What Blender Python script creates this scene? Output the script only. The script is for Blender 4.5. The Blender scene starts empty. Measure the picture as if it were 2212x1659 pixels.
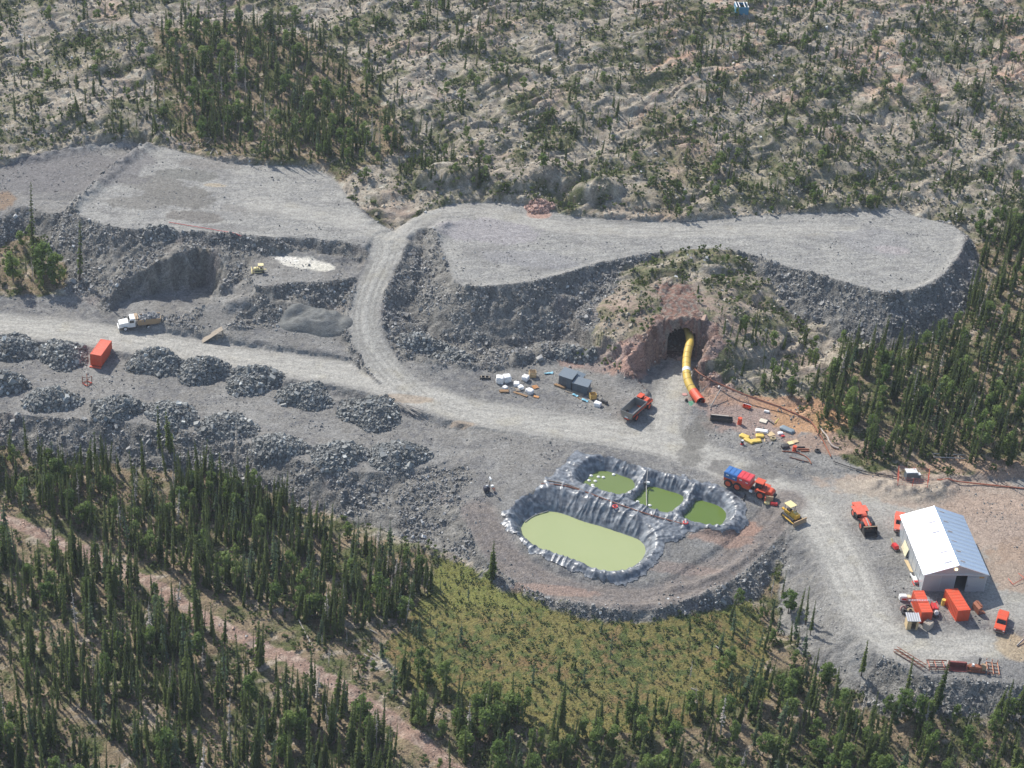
import bpy, math, random
import numpy as np
from mathutils import Vector, Matrix

# ------------------------------------------------------------------ camera, sky, sun, exposure
SC = bpy.context.scene
COL = SC.collection
CAM_H, PITCH, ROLL = 227.0, math.radians(33.0), math.radians(4.75)
FV, CX, CY = 4381.0, 1106.0, 829.5          # focal length and centre of the 2212 x 1659 reference frame
F_ = np.array([0, math.cos(PITCH), -math.sin(PITCH)])
R0 = np.array([1.0, 0, 0]); U0 = np.array([0, math.sin(PITCH), math.cos(PITCH)])
R_ = math.cos(ROLL) * R0 + math.sin(ROLL) * U0
U_ = math.cos(ROLL) * U0 - math.sin(ROLL) * R0
cam = bpy.data.cameras.new('camera'); camo = bpy.data.objects.new('camera', cam); COL.objects.link(camo)
M = Matrix(((R_[0], U_[0], -F_[0], 0), (R_[1], U_[1], -F_[1], 0), (R_[2], U_[2], -F_[2], CAM_H), (0, 0, 0, 1)))
camo.matrix_world = M
cam.sensor_width = 36.0; cam.lens = 36.0 * FV / 2212.0
cam.clip_start = 1.0; cam.clip_end = 6000.0
SC.camera = camo

SUN_EL = math.radians(43.0)
SX, SY = 0.68, -0.733                      # the way shadows fall over the ground
w = bpy.data.worlds.new('World'); SC.world = w; w.use_nodes = True
nt = w.node_tree; bg = nt.nodes['Background']
sky = nt.nodes.new('ShaderNodeTexSky'); sky.sky_type = 'NISHITA'; sky.sun_disc = False
sky.sun_elevation = SUN_EL; sky.sun_rotation = math.atan2(-SX, -SY)
nt.links.new(sky.outputs['Color'], bg.inputs['Color']); bg.inputs['Strength'].default_value = 0.15
sl = bpy.data.lights.new('sun', 'SUN'); sl.energy = 5.0; sl.angle = math.radians(0.5); sl.color = (1.0, 0.955, 0.88)
so = bpy.data.objects.new('sun', sl); COL.objects.link(so)
so.rotation_euler = Vector((SX * math.cos(SUN_EL), SY * math.cos(SUN_EL), -math.sin(SUN_EL))).to_track_quat('-Z', 'Y').to_euler()
SC.view_settings.view_transform = 'Standard'; SC.view_settings.look = 'None'
SC.view_settings.exposure = 0.18; SC.view_settings.gamma = 1.0

# ------------------------------------------------------------------ maths helpers
rng = np.random.default_rng(11); random.seed(11)

def K(ox, oy, s, pts):                      # points read off an enlarged crop of the photograph
    return [((ox + x / s) / 1.02712, (oy + y / s) / 1.02712) for x, y in pts]

def unproj(p, z):
    """where the sight line through picture point p meets the level z"""
    p = np.atleast_2d(np.asarray(p, float)); z = np.broadcast_to(np.asarray(z, float), (len(p),))
    a = (p[:, 0] - CX) / FV; b = (CY - p[:, 1]) / FV
    d = a[:, None] * R_ + b[:, None] * U_ + F_
    t = (z - CAM_H) / d[:, 2]
    return np.stack([d[:, 0] * t, d[:, 1] * t], 1)

def proj(x, y, z):
    v = np.stack([x, y, z - CAM_H], -1)
    w_ = v @ F_
    return CX + FV * (v @ R_) / w_, CY - FV * (v @ U_) / w_, w_

_pt = {}
def perlin(x, y, seed=0):
    if seed not in _pt:
        r = np.random.default_rng(1000 + seed); p = r.permutation(256)
        an = r.random(256) * 2 * np.pi
        _pt[seed] = (np.concatenate([p, p]), np.cos(an).astype(np.float32), np.sin(an).astype(np.float32))
    p, gx, gy = _pt[seed]
    x = np.asarray(x, np.float32); y = np.asarray(y, np.float32)
    xi = np.floor(x); yi = np.floor(y); fx = x - xi; fy = y - yi
    xi = xi.astype(np.int32) & 255; yi = yi.astype(np.int32) & 255
    def g(ix, iy, dx, dy):
        h = p[p[ix & 255] + (iy & 255)]
        return gx[h] * dx + gy[h] * dy
    u = fx * fx * fx * (fx * (fx * 6 - 15) + 10); v = fy * fy * fy * (fy * (fy * 6 - 15) + 10)
    a = g(xi, yi, fx, fy); b = g(xi + 1, yi, fx - 1, fy); c = g(xi, yi + 1, fx, fy - 1); d = g(xi + 1, yi + 1, fx - 1, fy - 1)
    return (a + u * (b - a) + v * ((c + u * (d - c)) - (a + u * (b - a)))) * 1.5

def fbm(x, y, octv=4, seed=0, gain=.5):
    s = 0; amp = 1; tot = 0
    for o in range(octv):
        s = s + amp * perlin(x * 2 ** o + 17.3 * o, y * 2 ** o - 9.1 * o, seed + o); tot += amp; amp *= gain
    return s / tot

def sst(a, b, x):
    t = np.clip((x - a) / (b - a), 0, 1); return t * t * (3 - 2 * t)

def inpoly(px, py, poly):
    r = np.zeros(px.shape, bool); n = len(poly)
    for i in range(n):
        x0, y0 = poly[i]; x1, y1 = poly[(i + 1) % n]
        if y0 == y1: continue
        c = (y0 > py) != (y1 > py)
        r ^= c & (px < (x1 - x0) * (py - y0) / (y1 - y0) + x0)
    return r

def segdist(X, Y, pts, closed, vals=None, margin=45.0):
    """distance to a line, position along it and a value carried along it"""
    D = np.full(X.shape, 999.0, np.float32); S = np.zeros(X.shape, np.float32); V = np.zeros(X.shape, np.float32)
    pts = np.asarray(pts)
    sel = (X > pts[:, 0].min() - margin) & (X < pts[:, 0].max() + margin) & (Y > pts[:, 1].min() - margin) & (Y < pts[:, 1].max() + margin)
    x = X[sel]; y = Y[sel]; d = np.full(x.shape, 999.0, np.float32); s = np.zeros(x.shape, np.float32); v = np.zeros(x.shape, np.float32)
    acc = 0; n = len(pts)
    for i in range(n if closed else n - 1):
        a = pts[i]; b = pts[(i + 1) % n]; e = b - a; L = math.hypot(*e)
        if L < 1e-6: continue
        t = np.clip(((x - a[0]) * e[0] + (y - a[1]) * e[1]) / (L * L), 0, 1)
        q = np.hypot(x - a[0] - t * e[0], y - a[1] - t * e[1])
        m = q < d
        d = np.where(m, q, d); s = np.where(m, acc + t * L, s)
        if vals is not None: v = np.where(m, vals[i] + t * (vals[(i + 1) % n] - vals[i]), v)
        acc += L
    D[sel] = d; S[sel] = s; V[sel] = v
    return D, S, V

def sdf(X, Y, pts, margin=45.0):
    D, S, _ = segdist(X, Y, pts, True, None, margin)
    ins = inpoly(X, Y, [tuple(p) for p in pts])
    return np.where(ins, -D, D), S

def smooth_poly(pts, it=2):
    p = np.asarray(pts, float)
    for _ in range(it):
        q = np.roll(p, -1, 0); p = np.stack([.75 * p + .25 * q, .25 * p + .75 * q], 1).reshape(-1, 2)
    return p

def smooth_line(pts, it=2):
    p = np.asarray(pts, float)
    for _ in range(it):
        a = p[:-1]; b = p[1:]
        m = np.stack([.75 * a + .25 * b, .25 * a + .75 * b], 1).reshape(-1, p.shape[1])
        p = np.concatenate([p[:1], m, p[-1:]])
    return p

# ------------------------------------------------------------------ the lie of the land
CTRL = [  # picture point and height of the untouched ground
 (-200,1750,-6.5),(500,1700,-6),(1000,1700,-5.5),(1500,1700,-5.5),(2350,1700,-5.5),(-200,1300,-5.5),(300,1250,-5),(600,1330,-5),
 (900,1400,-4.3),(1300,1400,-3.2),(1600,1420,-3.3),(1450,1345,-2.7),(1250,1330,-2.7),(1060,1270,-2.9),(1800,1500,-3.5),(2000,1570,-2.9),(2212,1580,-2.2),(2100,1545,-1.4),(2350,1520,-1),(1940,1520,-2.2),
 (-200,1000,-4),(100,960,-3.2),(300,1010,-3.6),(500,1060,-4),(750,1190,-4.2),(930,1250,-4),(1680,1290,-3.4),(1740,1370,-3.8),(1620,1330,-3.8),
 (0,880,.3),(300,850,.8),(500,880,.8),(700,930,.8),(860,960,1),(1000,960,1.2),(1050,1080,.8),(1015,1150,-.9),(800,1125,-3.1),(700,1085,-3.2),(900,1165,-3.1),(990,1205,-2.8),(850,1060,-.6),(950,1070,-.2),(700,1040,-.8),
 (1120,1250,-1.6),(1350,1290,-1.8),(1500,1250,-1.3),(1600,1190,-.3),(1650,1120,1),
 (-200,700,2),(0,700,2),(300,720,2),(600,790,2.2),(860,830,2.3),(1100,900,2),(1400,930,2),(1600,1000,2),(1800,1100,2),(2000,1040,2.4),
 (2212,1080,3.2),(2350,1080,3.4),(2100,1250,2.2),(2212,1250,3),(1950,1380,2),(2150,1440,2),(2350,1400,3),(1300,985,1.8),(1500,1010,1.9),
 (200,290,12),(0,330,10.5),(-150,340,10),(420,310,12),(640,345,12),(760,400,11.8),(900,400,12),(1100,400,12.5),(1300,410,12.5),(1600,430,12),(1900,425,12),
 (2100,455,10),(2212,560,8.5),(2300,560,8.5),(2212,420,12),(0,150,15),(300,150,17),(600,200,16),(1000,200,19),(1400,200,20),(1800,200,20),(2212,200,19),(2350,200,19),
 (-150,150,15),(-150,-60,19),(0,0,20),(500,0,22),(1100,0,26),(1600,0,26),(2212,0,25),(2350,0,25),(1100,-150,30),(300,-150,27),(1900,-150,30),
 (1440,560,10.6),(1430,600,10),(1380,640,9),(1500,640,10),(1560,600,9.5),(1335,650,8),(1300,700,5),(1610,640,7.5),(1640,690,5.2),(1720,745,3.4),(1820,745,3.4),(1920,730,3.4),
 (2010,735,3.2),(2090,690,5),(2150,600,6.8),(1560,700,8.5),(1590,770,6),(1620,830,3.2),(1680,800,4.6),(1760,860,3.4),(1820,890,3.2),(1950,850,4.2),(2212,850,5.2),(2212,700,6.2),
 (2350,800,5.5),(1900,985,2.6),(2100,990,3.4),(2250,990,4),(1385,715,8),(1345,765,4.5),(1230,790,2.4),(1290,800,2.3),(1080,780,2.6),
 (-30,600,3.6),(60,570,4.2),(100,530,4.8),(150,635,2.6),(-60,470,7),(-150,520,5),(300,560,8.5),(500,560,8.5),(700,560,8.5),(1000,560,7)]
CT = np.array(CTRL, float)
CXY = unproj(CT[:, :2], CT[:, 2]); CZ = CT[:, 2]
_phi = lambda d: np.sqrt(d * d + 64.0)
_n = len(CZ); _A = np.zeros((_n + 3, _n + 3))
_A[:_n, :_n] = _phi(np.hypot(CXY[:, None, 0] - CXY[None, :, 0], CXY[:, None, 1] - CXY[None, :, 1])) + np.eye(_n) * -.4
_A[:_n, _n] = 1; _A[:_n, _n + 1] = CXY[:, 0] / 100; _A[:_n, _n + 2] = CXY[:, 1] / 100; _A[_n:, :_n] = _A[:_n, _n:].T
_W = np.linalg.solve(_A, np.concatenate([CZ, np.zeros(3)]))
def base(x, y):
    x = np.clip(x, -185, 185); y = np.clip(y, 205, 610)
    sh = x.shape; x = x.ravel(); y = y.ravel(); out = np.empty(len(x), np.float32)
    for i in range(0, len(x), 60000):
        a = x[i:i + 60000]; b = y[i:i + 60000]
        out[i:i + 60000] = _phi(np.hypot(a[:, None] - CXY[:, 0], b[:, None] - CXY[:, 1])) @ _W[:_n] + _W[_n] + _W[_n + 1] * a / 100 + _W[_n + 2] * b / 100
    return out.reshape(sh)

GS = 0.37; GX0, GX1, GY0, GY1 = -158.0, 156.0, 219.0, 560.0
NX = int((GX1 - GX0) / GS) + 1; NY = int((GY1 - GY0) / GS) + 1
gx = GX0 + GS * np.arange(NX); gy = GY0 + GS * np.arange(NY)
X, Y = np.meshgrid(gx, gy); X = X.astype(np.float32); Y = Y.astype(np.float32)
# base on a coarse grid, then spread out
def coarse(fn, step=8):
    cx_ = np.arange(0, NX + step, step); cy_ = np.arange(0, NY + step, step)
    A, B = np.meshgrid(GX0 + GS * cx_, GY0 + GS * cy_); c = fn(A, B)
    ix = np.arange(NX) / step; iy = np.arange(NY) / step
    i0 = ix.astype(int); j0 = iy.astype(int); fx = (ix - i0)[None, :]; fy = (iy - j0)[:, None]
    return (c[j0][:, i0] * (1 - fx) * (1 - fy) + c[j0][:, i0 + 1] * fx * (1 - fy) + c[j0 + 1][:, i0] * (1 - fx) * fy + c[j0 + 1][:, i0 + 1] * fx * fy).astype(np.float32)
ZB = coarse(base)
PX, PY, PW = proj(X, Y, ZB)

# nature zones: 0 rock hillside, 1 forest floor, 2 bog ; works: 3 gravel pad, 4 road, 5 waste rock slope, 6 trail, 7 portal rock
ZONE = np.zeros(X.shape, np.int8)
FOREST = [[(-120,880),(0,908),(200,930),(400,960),(560,1030),(640,1095),(740,1130),(850,1180),(960,1215),(930,1260),(900,1330),(850,1390),(760,1430),(900,1470),(1100,1530),(1400,1560),(1640,1490),(1560,1400),(1600,1320),(1680,1240),(1740,1180),(1830,1330),(1950,1460),(2350,1480),(2350,1900),(-120,1900)],
          [(1745,865),(1800,790),(1900,748),(1990,745),(2080,650),(2110,520),(2350,440),(2350,1050),(2000,1060),(1830,1000),(1760,930),(1740,880)],
          [(330,60),(520,50),(700,90),(800,170),(850,260),(880,330),(740,380),(560,352),(470,340),(380,300),(330,200)],
          [(-120,460),(40,460),(140,540),(160,615),(100,640),(-120,640)]]
BOG = [(950,1215),(1060,1245),(1150,1270),(1280,1318),(1400,1330),(1560,1305),(1620,1290),(1660,1400),(1660,1500),(1480,1570),(1250,1600),(1050,1555),(890,1480),(820,1410),(870,1350),(920,1290)]
PLAIN = [(-120,640),(60,640),(160,635),(240,660),(430,640),(540,700),(740,690),(780,640),(800,560),(860,560),(830,690),(860,770),(960,790),(1060,800),(1180,775),(1290,785),(1340,810),(1390,825),(1500,850),(1540,850),(1620,850),(1700,880),(1760,930),(1830,1000),(1900,1030),(2000,1060),(2212,1040),(2350,1040),(2350,1475),(2150,1470),(1950,1450),(1880,1400),(1830,1330),(1790,1240),(1740,1150),(1700,1190),(1640,1250),(1560,1295),(1400,1322),(1280,1312),(1150,1265),(1060,1240),(960,1195),(850,1150),(740,1110),(640,1090),(560,1030),(400,960),(200,930),(0,910),(-120,900)]
jx = PX + 14 * perlin(X / 5, Y / 5, 3) + 7 * perlin(X / 1.7, Y / 1.7, 4); jy = PY + 9 * perlin(X / 5, Y / 5, 5) + 4 * perlin(X / 1.7, Y / 1.7, 6)
for pl in FOREST: ZONE[inpoly(jx, jy, pl)] = 1
ZONE[inpoly(jx, jy, BOG)] = 2
# rounded whaleback outcrops, lying along one grain
ca, sa = math.cos(math.radians(34)), math.sin(math.radians(34))
wx = X + 4.5 * perlin(X / 17, Y / 17, 21) + 1.6 * perlin(X / 5, Y / 5, 23); wy = Y + 4.5 * perlin(X / 17, Y / 17, 22) + 1.6 * perlin(X / 5, Y / 5, 24)
UU = wx * ca + wy * sa; VV = -wx * sa + wy * ca
b1 = np.abs(perlin(UU / 34, VV / 13, 30)); b2 = np.abs(perlin(UU / 13, VV / 5.0, 31)); b3 = np.abs(perlin(UU / 4.6, VV / 2.1, 32)); b4 = np.abs(perlin(UU / 1.9, VV / 1.0, 33))
b5 = perlin(X / 3.1, Y / 2.3, 34)
crack = np.minimum(np.abs(perlin(UU / 9, VV / 2.8, 35)) + .10 * (perlin(X / 6, Y / 6, 36) + .45), np.abs(perlin(UU / 4.5 + 9, VV / 5.5, 37)) + .12 * (perlin(X / 7, Y / 7, 38) + .5))
crack = sst(.075, .01, crack)
step = VV / 6.0 + 1.3 * perlin(UU / 15, VV / 9, 39); fr_ = step - np.floor(step)
ledge = sst(0, .8, fr_) * (1 - sst(.86, 1, fr_)) * (.5 + perlin(UU / 12, VV / 7, 40))
bump = 2.3 * b1 + .75 * b2 * (1 + .9 * b5) + .75 * ledge + .34 * b3 + .2 * b4 + .14 * b5 - .34 * crack - 1.2
AH = np.where(ZONE == 0, 1.0, np.where(ZONE == 1, .38, .08)).astype(np.float32)
# soften the change between zones
def blur(a, n):
    for _ in range(n):
        a = (a + np.roll(a, 1, 0) + np.roll(a, -1, 0) + np.roll(a, 1, 1) + np.roll(a, -1, 1)) / 5
    return a
AH = blur(AH, 10)
works = inpoly(jx, jy, PLAIN); AH = AH * blur(1 - works.astype(np.float32), 8)
Z = ZB + AH * bump
ZONE[works] = 3
WASTE = [[(780,560),(840,500),(900,470),(1100,500),(1290,560),(1345,580),(1320,640),(1295,700),(1275,770),(1180,785),(1060,805),(860,780),(820,690)], [(140,460),(330,480),(880,500),(850,640),(770,700),(420,715),(230,675),(150,640)], [(540,985),(640,1000),(760,1030),(860,1030),(950,1010),(1015,1000),(1020,1040),(985,1070),(1000,1120),(1050,1160),(1070,1245),(960,1200),(850,1155),(740,1115),(640,1095),(560,1035)], [(1690,1195),(1745,1140),(1800,1240),(1835,1335),(1885,1405),(1955,1458),(1900,1495),(1800,1445),(1735,1370),(1690,1290)]]
for pl in WASTE: ZONE[inpoly(jx, jy, pl)] = 5; AH = AH * np.where(ZONE == 5, .1, 1)
far = np.float32(0)
def clip_to(zp, d, t1, t2, inside, cutzone=0, talus=5, jit=.6):
    """fill up to a level (banks at slope t1) and cut down to it (banks at slope t2)"""
    global Z
    near = d < 44
    dd = np.maximum(0, d + jit * (perlin(X / 2.6, Y / 2.6, 41) + .6 * perlin(X / 1.1, Y / 1.1, 42)) * (d > 0.3))
    lo = zp - dd * t1; hi = zp + dd * t2
    fill = near & (Z < lo); cut = near & (Z > hi)
    Zn = np.where(fill, lo, np.where(cut, hi, Z))
    ZONE[fill & (lo - Z > .12) & (dd > 0)] = talus
    if cutzone is not None: ZONE[cut & (Z - hi > .25) & (dd > 0)] = cutzone
    if inside is not None: ZONE[(d <= 0)] = inside
    Z = Zn.astype(np.float32)

def padpoly(v, z): return smooth_poly(unproj(v, z), 2)
T36 = math.tan(math.radians(36))
LEFT_TERR = [(-120,400),(-40,375),(60,345),(150,325),(300,312),(330,320),(230,390),(160,455),(110,465),(50,440),(0,470),(-120,500)]
LEFT_PAD = [(330,312),(400,330),(470,348),(560,358),(640,358),(700,372),(735,400),(760,440),(800,475),(850,500),(860,525),(800,548),(740,540),(640,525),(540,513),(420,503),(330,497),(260,494),(200,480),(150,455),(220,385),(290,325)]
MID_PAD = [(850,512),(880,480),(940,450),(1000,437),(1100,438),(1180,455),(1250,470),(1350,475),(1450,482),(1560,472),(1680,462),(1800,460),(1900,455),(1935,447),(1985,470),(2040,480),(2075,495),(2087,520),(2070,560),(2035,600),(2000,625),(1930,640),(1890,632),(1800,605),(1700,577),(1620,548),(1560,540),(1480,538),(1400,548),(1330,560),(1270,578),(1200,600),(1130,615),(1060,622),(1010,624),(978,606),(962,560),(945,520),(930,492),(900,492),(870,520)]
RAMPY = [(425,695),(455,640),(520,605),(560,612),(545,640),(505,690),(470,718)]
BENCH = [(535,572),(560,556),(640,545),(760,560),(796,578),(785,598),(740,602),(690,612),(640,606),(590,616),(552,622)]
YARD = [(1640,1040),(1800,1010),(2000,1050),(2350,1020),(2350,1480),(2212,1478),(2060,1470),(1960,1450),(1890,1400),(1838,1330),(1800,1230),(1745,1130),(1690,1120)]
PILES_PAD = [(-120,690),(300,740),(600,800),(860,845),(960,890),(1010,930),(1010,980),(940,1005),(860,1020),(760,1020),(690,1010),(620,985),(530,955),(420,935),(300,915),(150,905),(0,892),(-120,880)]
BERM = [(1020,1090),(1075,1110),(1120,1230),(1200,1265),(1330,1285),(1450,1268),(1560,1210),(1620,1120),(1690,1080),(1740,1130),(1680,1200),(1580,1262),(1450,1305),(1330,1312),(1210,1295),(1120,1262),(1050,1200)]
for v, z, t2, zin in ((PILES_PAD, 1.0, 1.2, 3), (YARD, 2.1, .9, 3), (LEFT_TERR, 9.3, 1.3, 3), (LEFT_PAD, 11.0, 1.3, 3), (MID_PAD, 10.5, 1.6, 3), (BENCH, 8.5, .8, 3)):
    d, _ = sdf(X, Y, padpoly(v, z)); clip_to(z, d, T36 if z != 1.0 else .62, t2, zin, 5 if v is BENCH else (3 if v is PILES_PAD or v is YARD else 0))
# the low road round the ponds
bl = smooth_line(np.column_stack([unproj([(1030,1120),(1080,1200),(1150,1248),(1250,1280),(1350,1297),(1450,1285),(1560,1235),(1640,1170),(1700,1110)], -1.2), [0.4,-1.0,-1.5,-1.6,-1.6,-1.5,-1.0,.4,1.8]]))
d, s_, v_ = segdist(X, Y, bl[:, :2], False, bl[:, 2]); BLD = d; clip_to(v_, np.maximum(0, d - 3.3) - (d < 3.3) * .1, .6, .7, 3, 3)
# roads: picture points with their heights
ROADS = {
 'main': ([(-120,690,2),(0,703,2),(150,714,2),(300,737,2),(450,765,2.1),(600,787,2.2),(760,808,2.3),(860,835,2.3),(960,875,2.1),(1100,905,2),(1250,925,2),(1400,950,2),(1520,985,2),(1620,1030,2),(1720,1085,2),(1790,1150,2.1),(1830,1230,2.1),(1860,1310,2.1),(1910,1380,2.1),(2010,1410,2.1),(2120,1400,2.1)], 5.0),
 'ramp': ([(900,855,2.2),(850,812,2.6),(812,765,3.5),(786,715,4.9),(788,660,6.5),(808,605,8.3),(832,555,9.8),(842,518,10.8)], 3.3),
 'left': ([(842,518,10.8),(800,490,11),(720,470,11),(560,440,11)], 4.0),
 'mid': ([(842,520,10.8),(872,495,10.8),(905,468,10.6),(960,448,10.5),(1050,455,10.5),(1200,490,10.5),(1400,500,10.5),(1600,495,10.5),(1850,500,10.5)], 3.2),
 'portal': ([(1440,960,2),(1440,900,2),(1450,850,2),(1478,800,2)], 3.6),
 'yard': ([(1720,1085,2),(1850,1080,2.2),(2000,1120,2.4),(2120,1200,2.4),(2180,1300,2.3)], 7.0)}
ROADD = {}
for k, (pts, hw) in ROADS.items():
    p = np.array(pts, float); ln = smooth_line(np.column_stack([unproj(p[:, :2], p[:, 2]), p[:, 2]]))
    d, s_, v_ = segdist(X, Y, ln[:, :2], False, ln[:, 2]); ROADD[k] = (d, s_, ln)
    if k in ('main', 'ramp', 'portal'):
        clip_to(v_, np.maximum(0, d - (hw if k != 'main' else 4.2) - .4) - (d < hw) * .1, T36, 1.0, None, None, 5 if k == 'ramp' else 3)
    ZONE[(d < hw + .5 * perlin(X / 3, Y / 3, 45)) & np.isin(ZONE, (3, 5))] = 4
# the quarried pit under the left pad
PIT = [(240,664),(268,646),(330,636),(410,628),(440,612),(470,640),(430,690),(330,690),(250,690)]
d, _ = sdf(X, Y, padpoly(PIT, 2.2)); 
pitn = 1.2 * np.abs(perlin(X / 2.2, Y / 2.2, 51))
near = d < 14; hi = 2.2 + np.maximum(0, d + .8 * perlin(X / 2, Y / 2, 52)) * (1.9 + pitn)
cut = near & (Z > hi); ZONE[cut & (d > 0)] = 5; PITFACE = cut & (d > 0); ZONE[(d <= 0)] = 3
Z = np.where(cut, hi, Z)
ZONE[inpoly(PX + 8 * perlin(X / 2, Y / 2, 53), proj(X, Y, Z)[1], RAMPY) & (ZONE == 5)] = 3
# the rock knob the tunnel goes into
kn = unproj(K(1330, 640, 5.53, [(1010, 880)]), 2.0)[0] + np.array([-.5, 8.0])
kr = np.hypot((X - kn[0]) / 1.5, (Y - kn[1]) * 1.0); dome = 10.9 - .022 * kr ** 2 + .5 * bump + .5 * perlin(X / 5, Y / 5, 58)
km = (kr < 15) & (dome > Z) & np.isin(ZONE, (0, 1, 5)); Z = np.where(km, dome, Z); ZONE[km & (ZONE != 0) & (kr < 12)] = 0
# the portal cutting
CUT = K(1330, 640, 5.53, [(400,1090),(560,1020),(700,950),(765,882),(1225,890),(1150,980),(1140,1100),(1230,1220),(1340,1330),(1300,1430),(900,1400),(560,1260),(440,1140)])
d, _ = sdf(X, Y, unproj(CUT, 2.0)); near = d < 16
T2C = 2.9
hi = 2.0 + np.maximum(0, d + .55 * perlin(X / 2.2, Y / 2.2, 54) * (d > .4)) * T2C * (1 + .25 * perlin(X / 1.2, Y / 1.2, 55))
cut = near & (Z > hi); Z = np.where(cut, hi, Z); ZONE[cut & (d > 0)] = 7; ZONE[(d <= 0)] = 4
ZONE[(ZONE == 0) & (d > 0) & (d < 4.5 + 4 * perlin(X / 4, Y / 4, 56))] = 7
# tunnel slot
TA = unproj(K(1330, 640, 5.53, [(778, 880)]), 2.0)[0]; TB = unproj(K(1330, 640, 5.53, [(1212, 888)]), 2.0)[0]
TA = np.array(TA); TB = np.array(TB); te = (TB - TA); TWID = np.hypot(*te); te = te / TWID; tn = np.array([-te[1], te[0]])
if tn[1] < 0: tn = -tn
tu = (X - TA[0]) * te[0] + (Y - TA[1]) * te[1]; tv = (X - TA[0]) * tn[0] + (Y - TA[1]) * tn[1]
# the face above the mouth
hi = 2.0 + np.maximum(0, tv + .3 * perlin(X / 1.5, Y / 1.5, 57)) * T2C
inm = (tu > -.3) & (tu < TWID + .3) & (tv > -4) & (tv < 8)
Z = np.where(inm & (Z > hi), hi, Z)
# ponds
def KP(p): return K(1100, 990, 3.687, p)
WATER = {'low': (KP([(200,650),(260,590),(340,550),(430,525),(560,550),(700,610),(850,650),(1000,700),(1150,750),(1210,790),(1235,850),(1210,920),(1140,980),(1060,1020),(960,1035),(880,1035),(740,980),(560,910),(400,860),(270,790),(210,720)]), -1.3),
 'w1': (KP([(690,310),(740,270),(800,210),(880,195),(960,215),(1060,250),(1135,275),(1150,350),(1090,385),(1010,420),(900,390),(790,350)]), -.2),
 'w2': (KP([(1100,455),(1170,400),(1220,330),(1290,325),(1400,360),(1540,400),(1545,440),(1510,490),(1450,540),(1400,565),(1250,515)]), -.2),
 'w3': (KP([(1500,590),(1570,530),(1610,470),(1640,430),(1740,455),(1840,490),(1890,540),(1885,600),(1840,660),(1760,665),(1640,640)]), -.2)}
LINER = KP([(660,45),(760,70),(880,90),(1000,115),(1130,165),(1300,210),(1450,235),(1600,270),(1760,310),(1900,345),(2000,400),(2040,470),(2040,580),(2060,620),(1990,690),(1900,715),(1760,690),(1620,680),(1540,700),(1520,760),(1480,790),(1420,790),(1370,790),(1390,850),(1370,910),(1310,930),(1260,1000),(1170,1090),(1000,1145),(900,1120),(760,1080),(640,1030),(490,970),(400,930),(290,880),(210,820),(150,740),(60,660),(40,580),(50,540),(100,540),(110,490),(220,430),(270,400),(330,350),(380,290),(470,230),(540,170),(600,80)])
WD = {}
for k, (v, zw) in WATER.items():
    WD[k] = sdf(X, Y, padpoly(v, zw))
dl = WD['low'][0]; du = np.minimum(np.minimum(WD['w1'][0], WD['w2'][0]), WD['w3'][0])
rim = -.35 - np.maximum(0, dl - 2.0) * .95
Z = np.where((dl > .5) & (dl < 6) & (Z < rim), rim, Z)
crest = 1.25 - np.maximum(0, du - 2.6) * .75
Z = np.where((du > .5) & (du < 9) & (Z < crest), crest, Z)
for k, (v, zw) in WATER.items():
    dd = WD[k][0]
    Z = np.where(dd < 12, np.minimum(Z, np.where(dd > 0, zw + dd * (.95 if k != 'low' else .85), zw - np.minimum(1.2, -dd * .9))), Z)
Z = Z.astype(np.float32)
for q in [('w1', 'w2'), ('w2', 'w3')]:                       # the two fat low dams between the upper ponds
    m = (WD[q[0]][0] > 0) & (WD[q[1]][0] > 0) & (WD[q[0]][0] + WD[q[1]][0] < 3.4)
    Z = np.where(m, np.maximum(Z, -.2 + .75 * np.sqrt(np.maximum(0, 1 - ((WD[q[0]][0] - WD[q[1]][0]) / 3.4) ** 2))), Z)
# the reddish trail through the lower forest
TRAIL = [(-120,1080),(0,1118),(120,1165),(260,1225),(340,1265),(420,1320),(480,1355),(560,1395),(640,1430),(740,1490),(850,1560),(960,1640),(1040,1720)]
tl = smooth_line(unproj(TRAIL, -5)); TRD, TRS, _ = segdist(X, Y, tl, False)
ZONE[(TRD < 1.5 + .6 * perlin(X / 4, Y / 4, 61) + .35 * perlin(X / 1.3, Y / 1.3, 62)) & np.isin(ZONE, (0, 1, 2))] = 6
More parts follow.
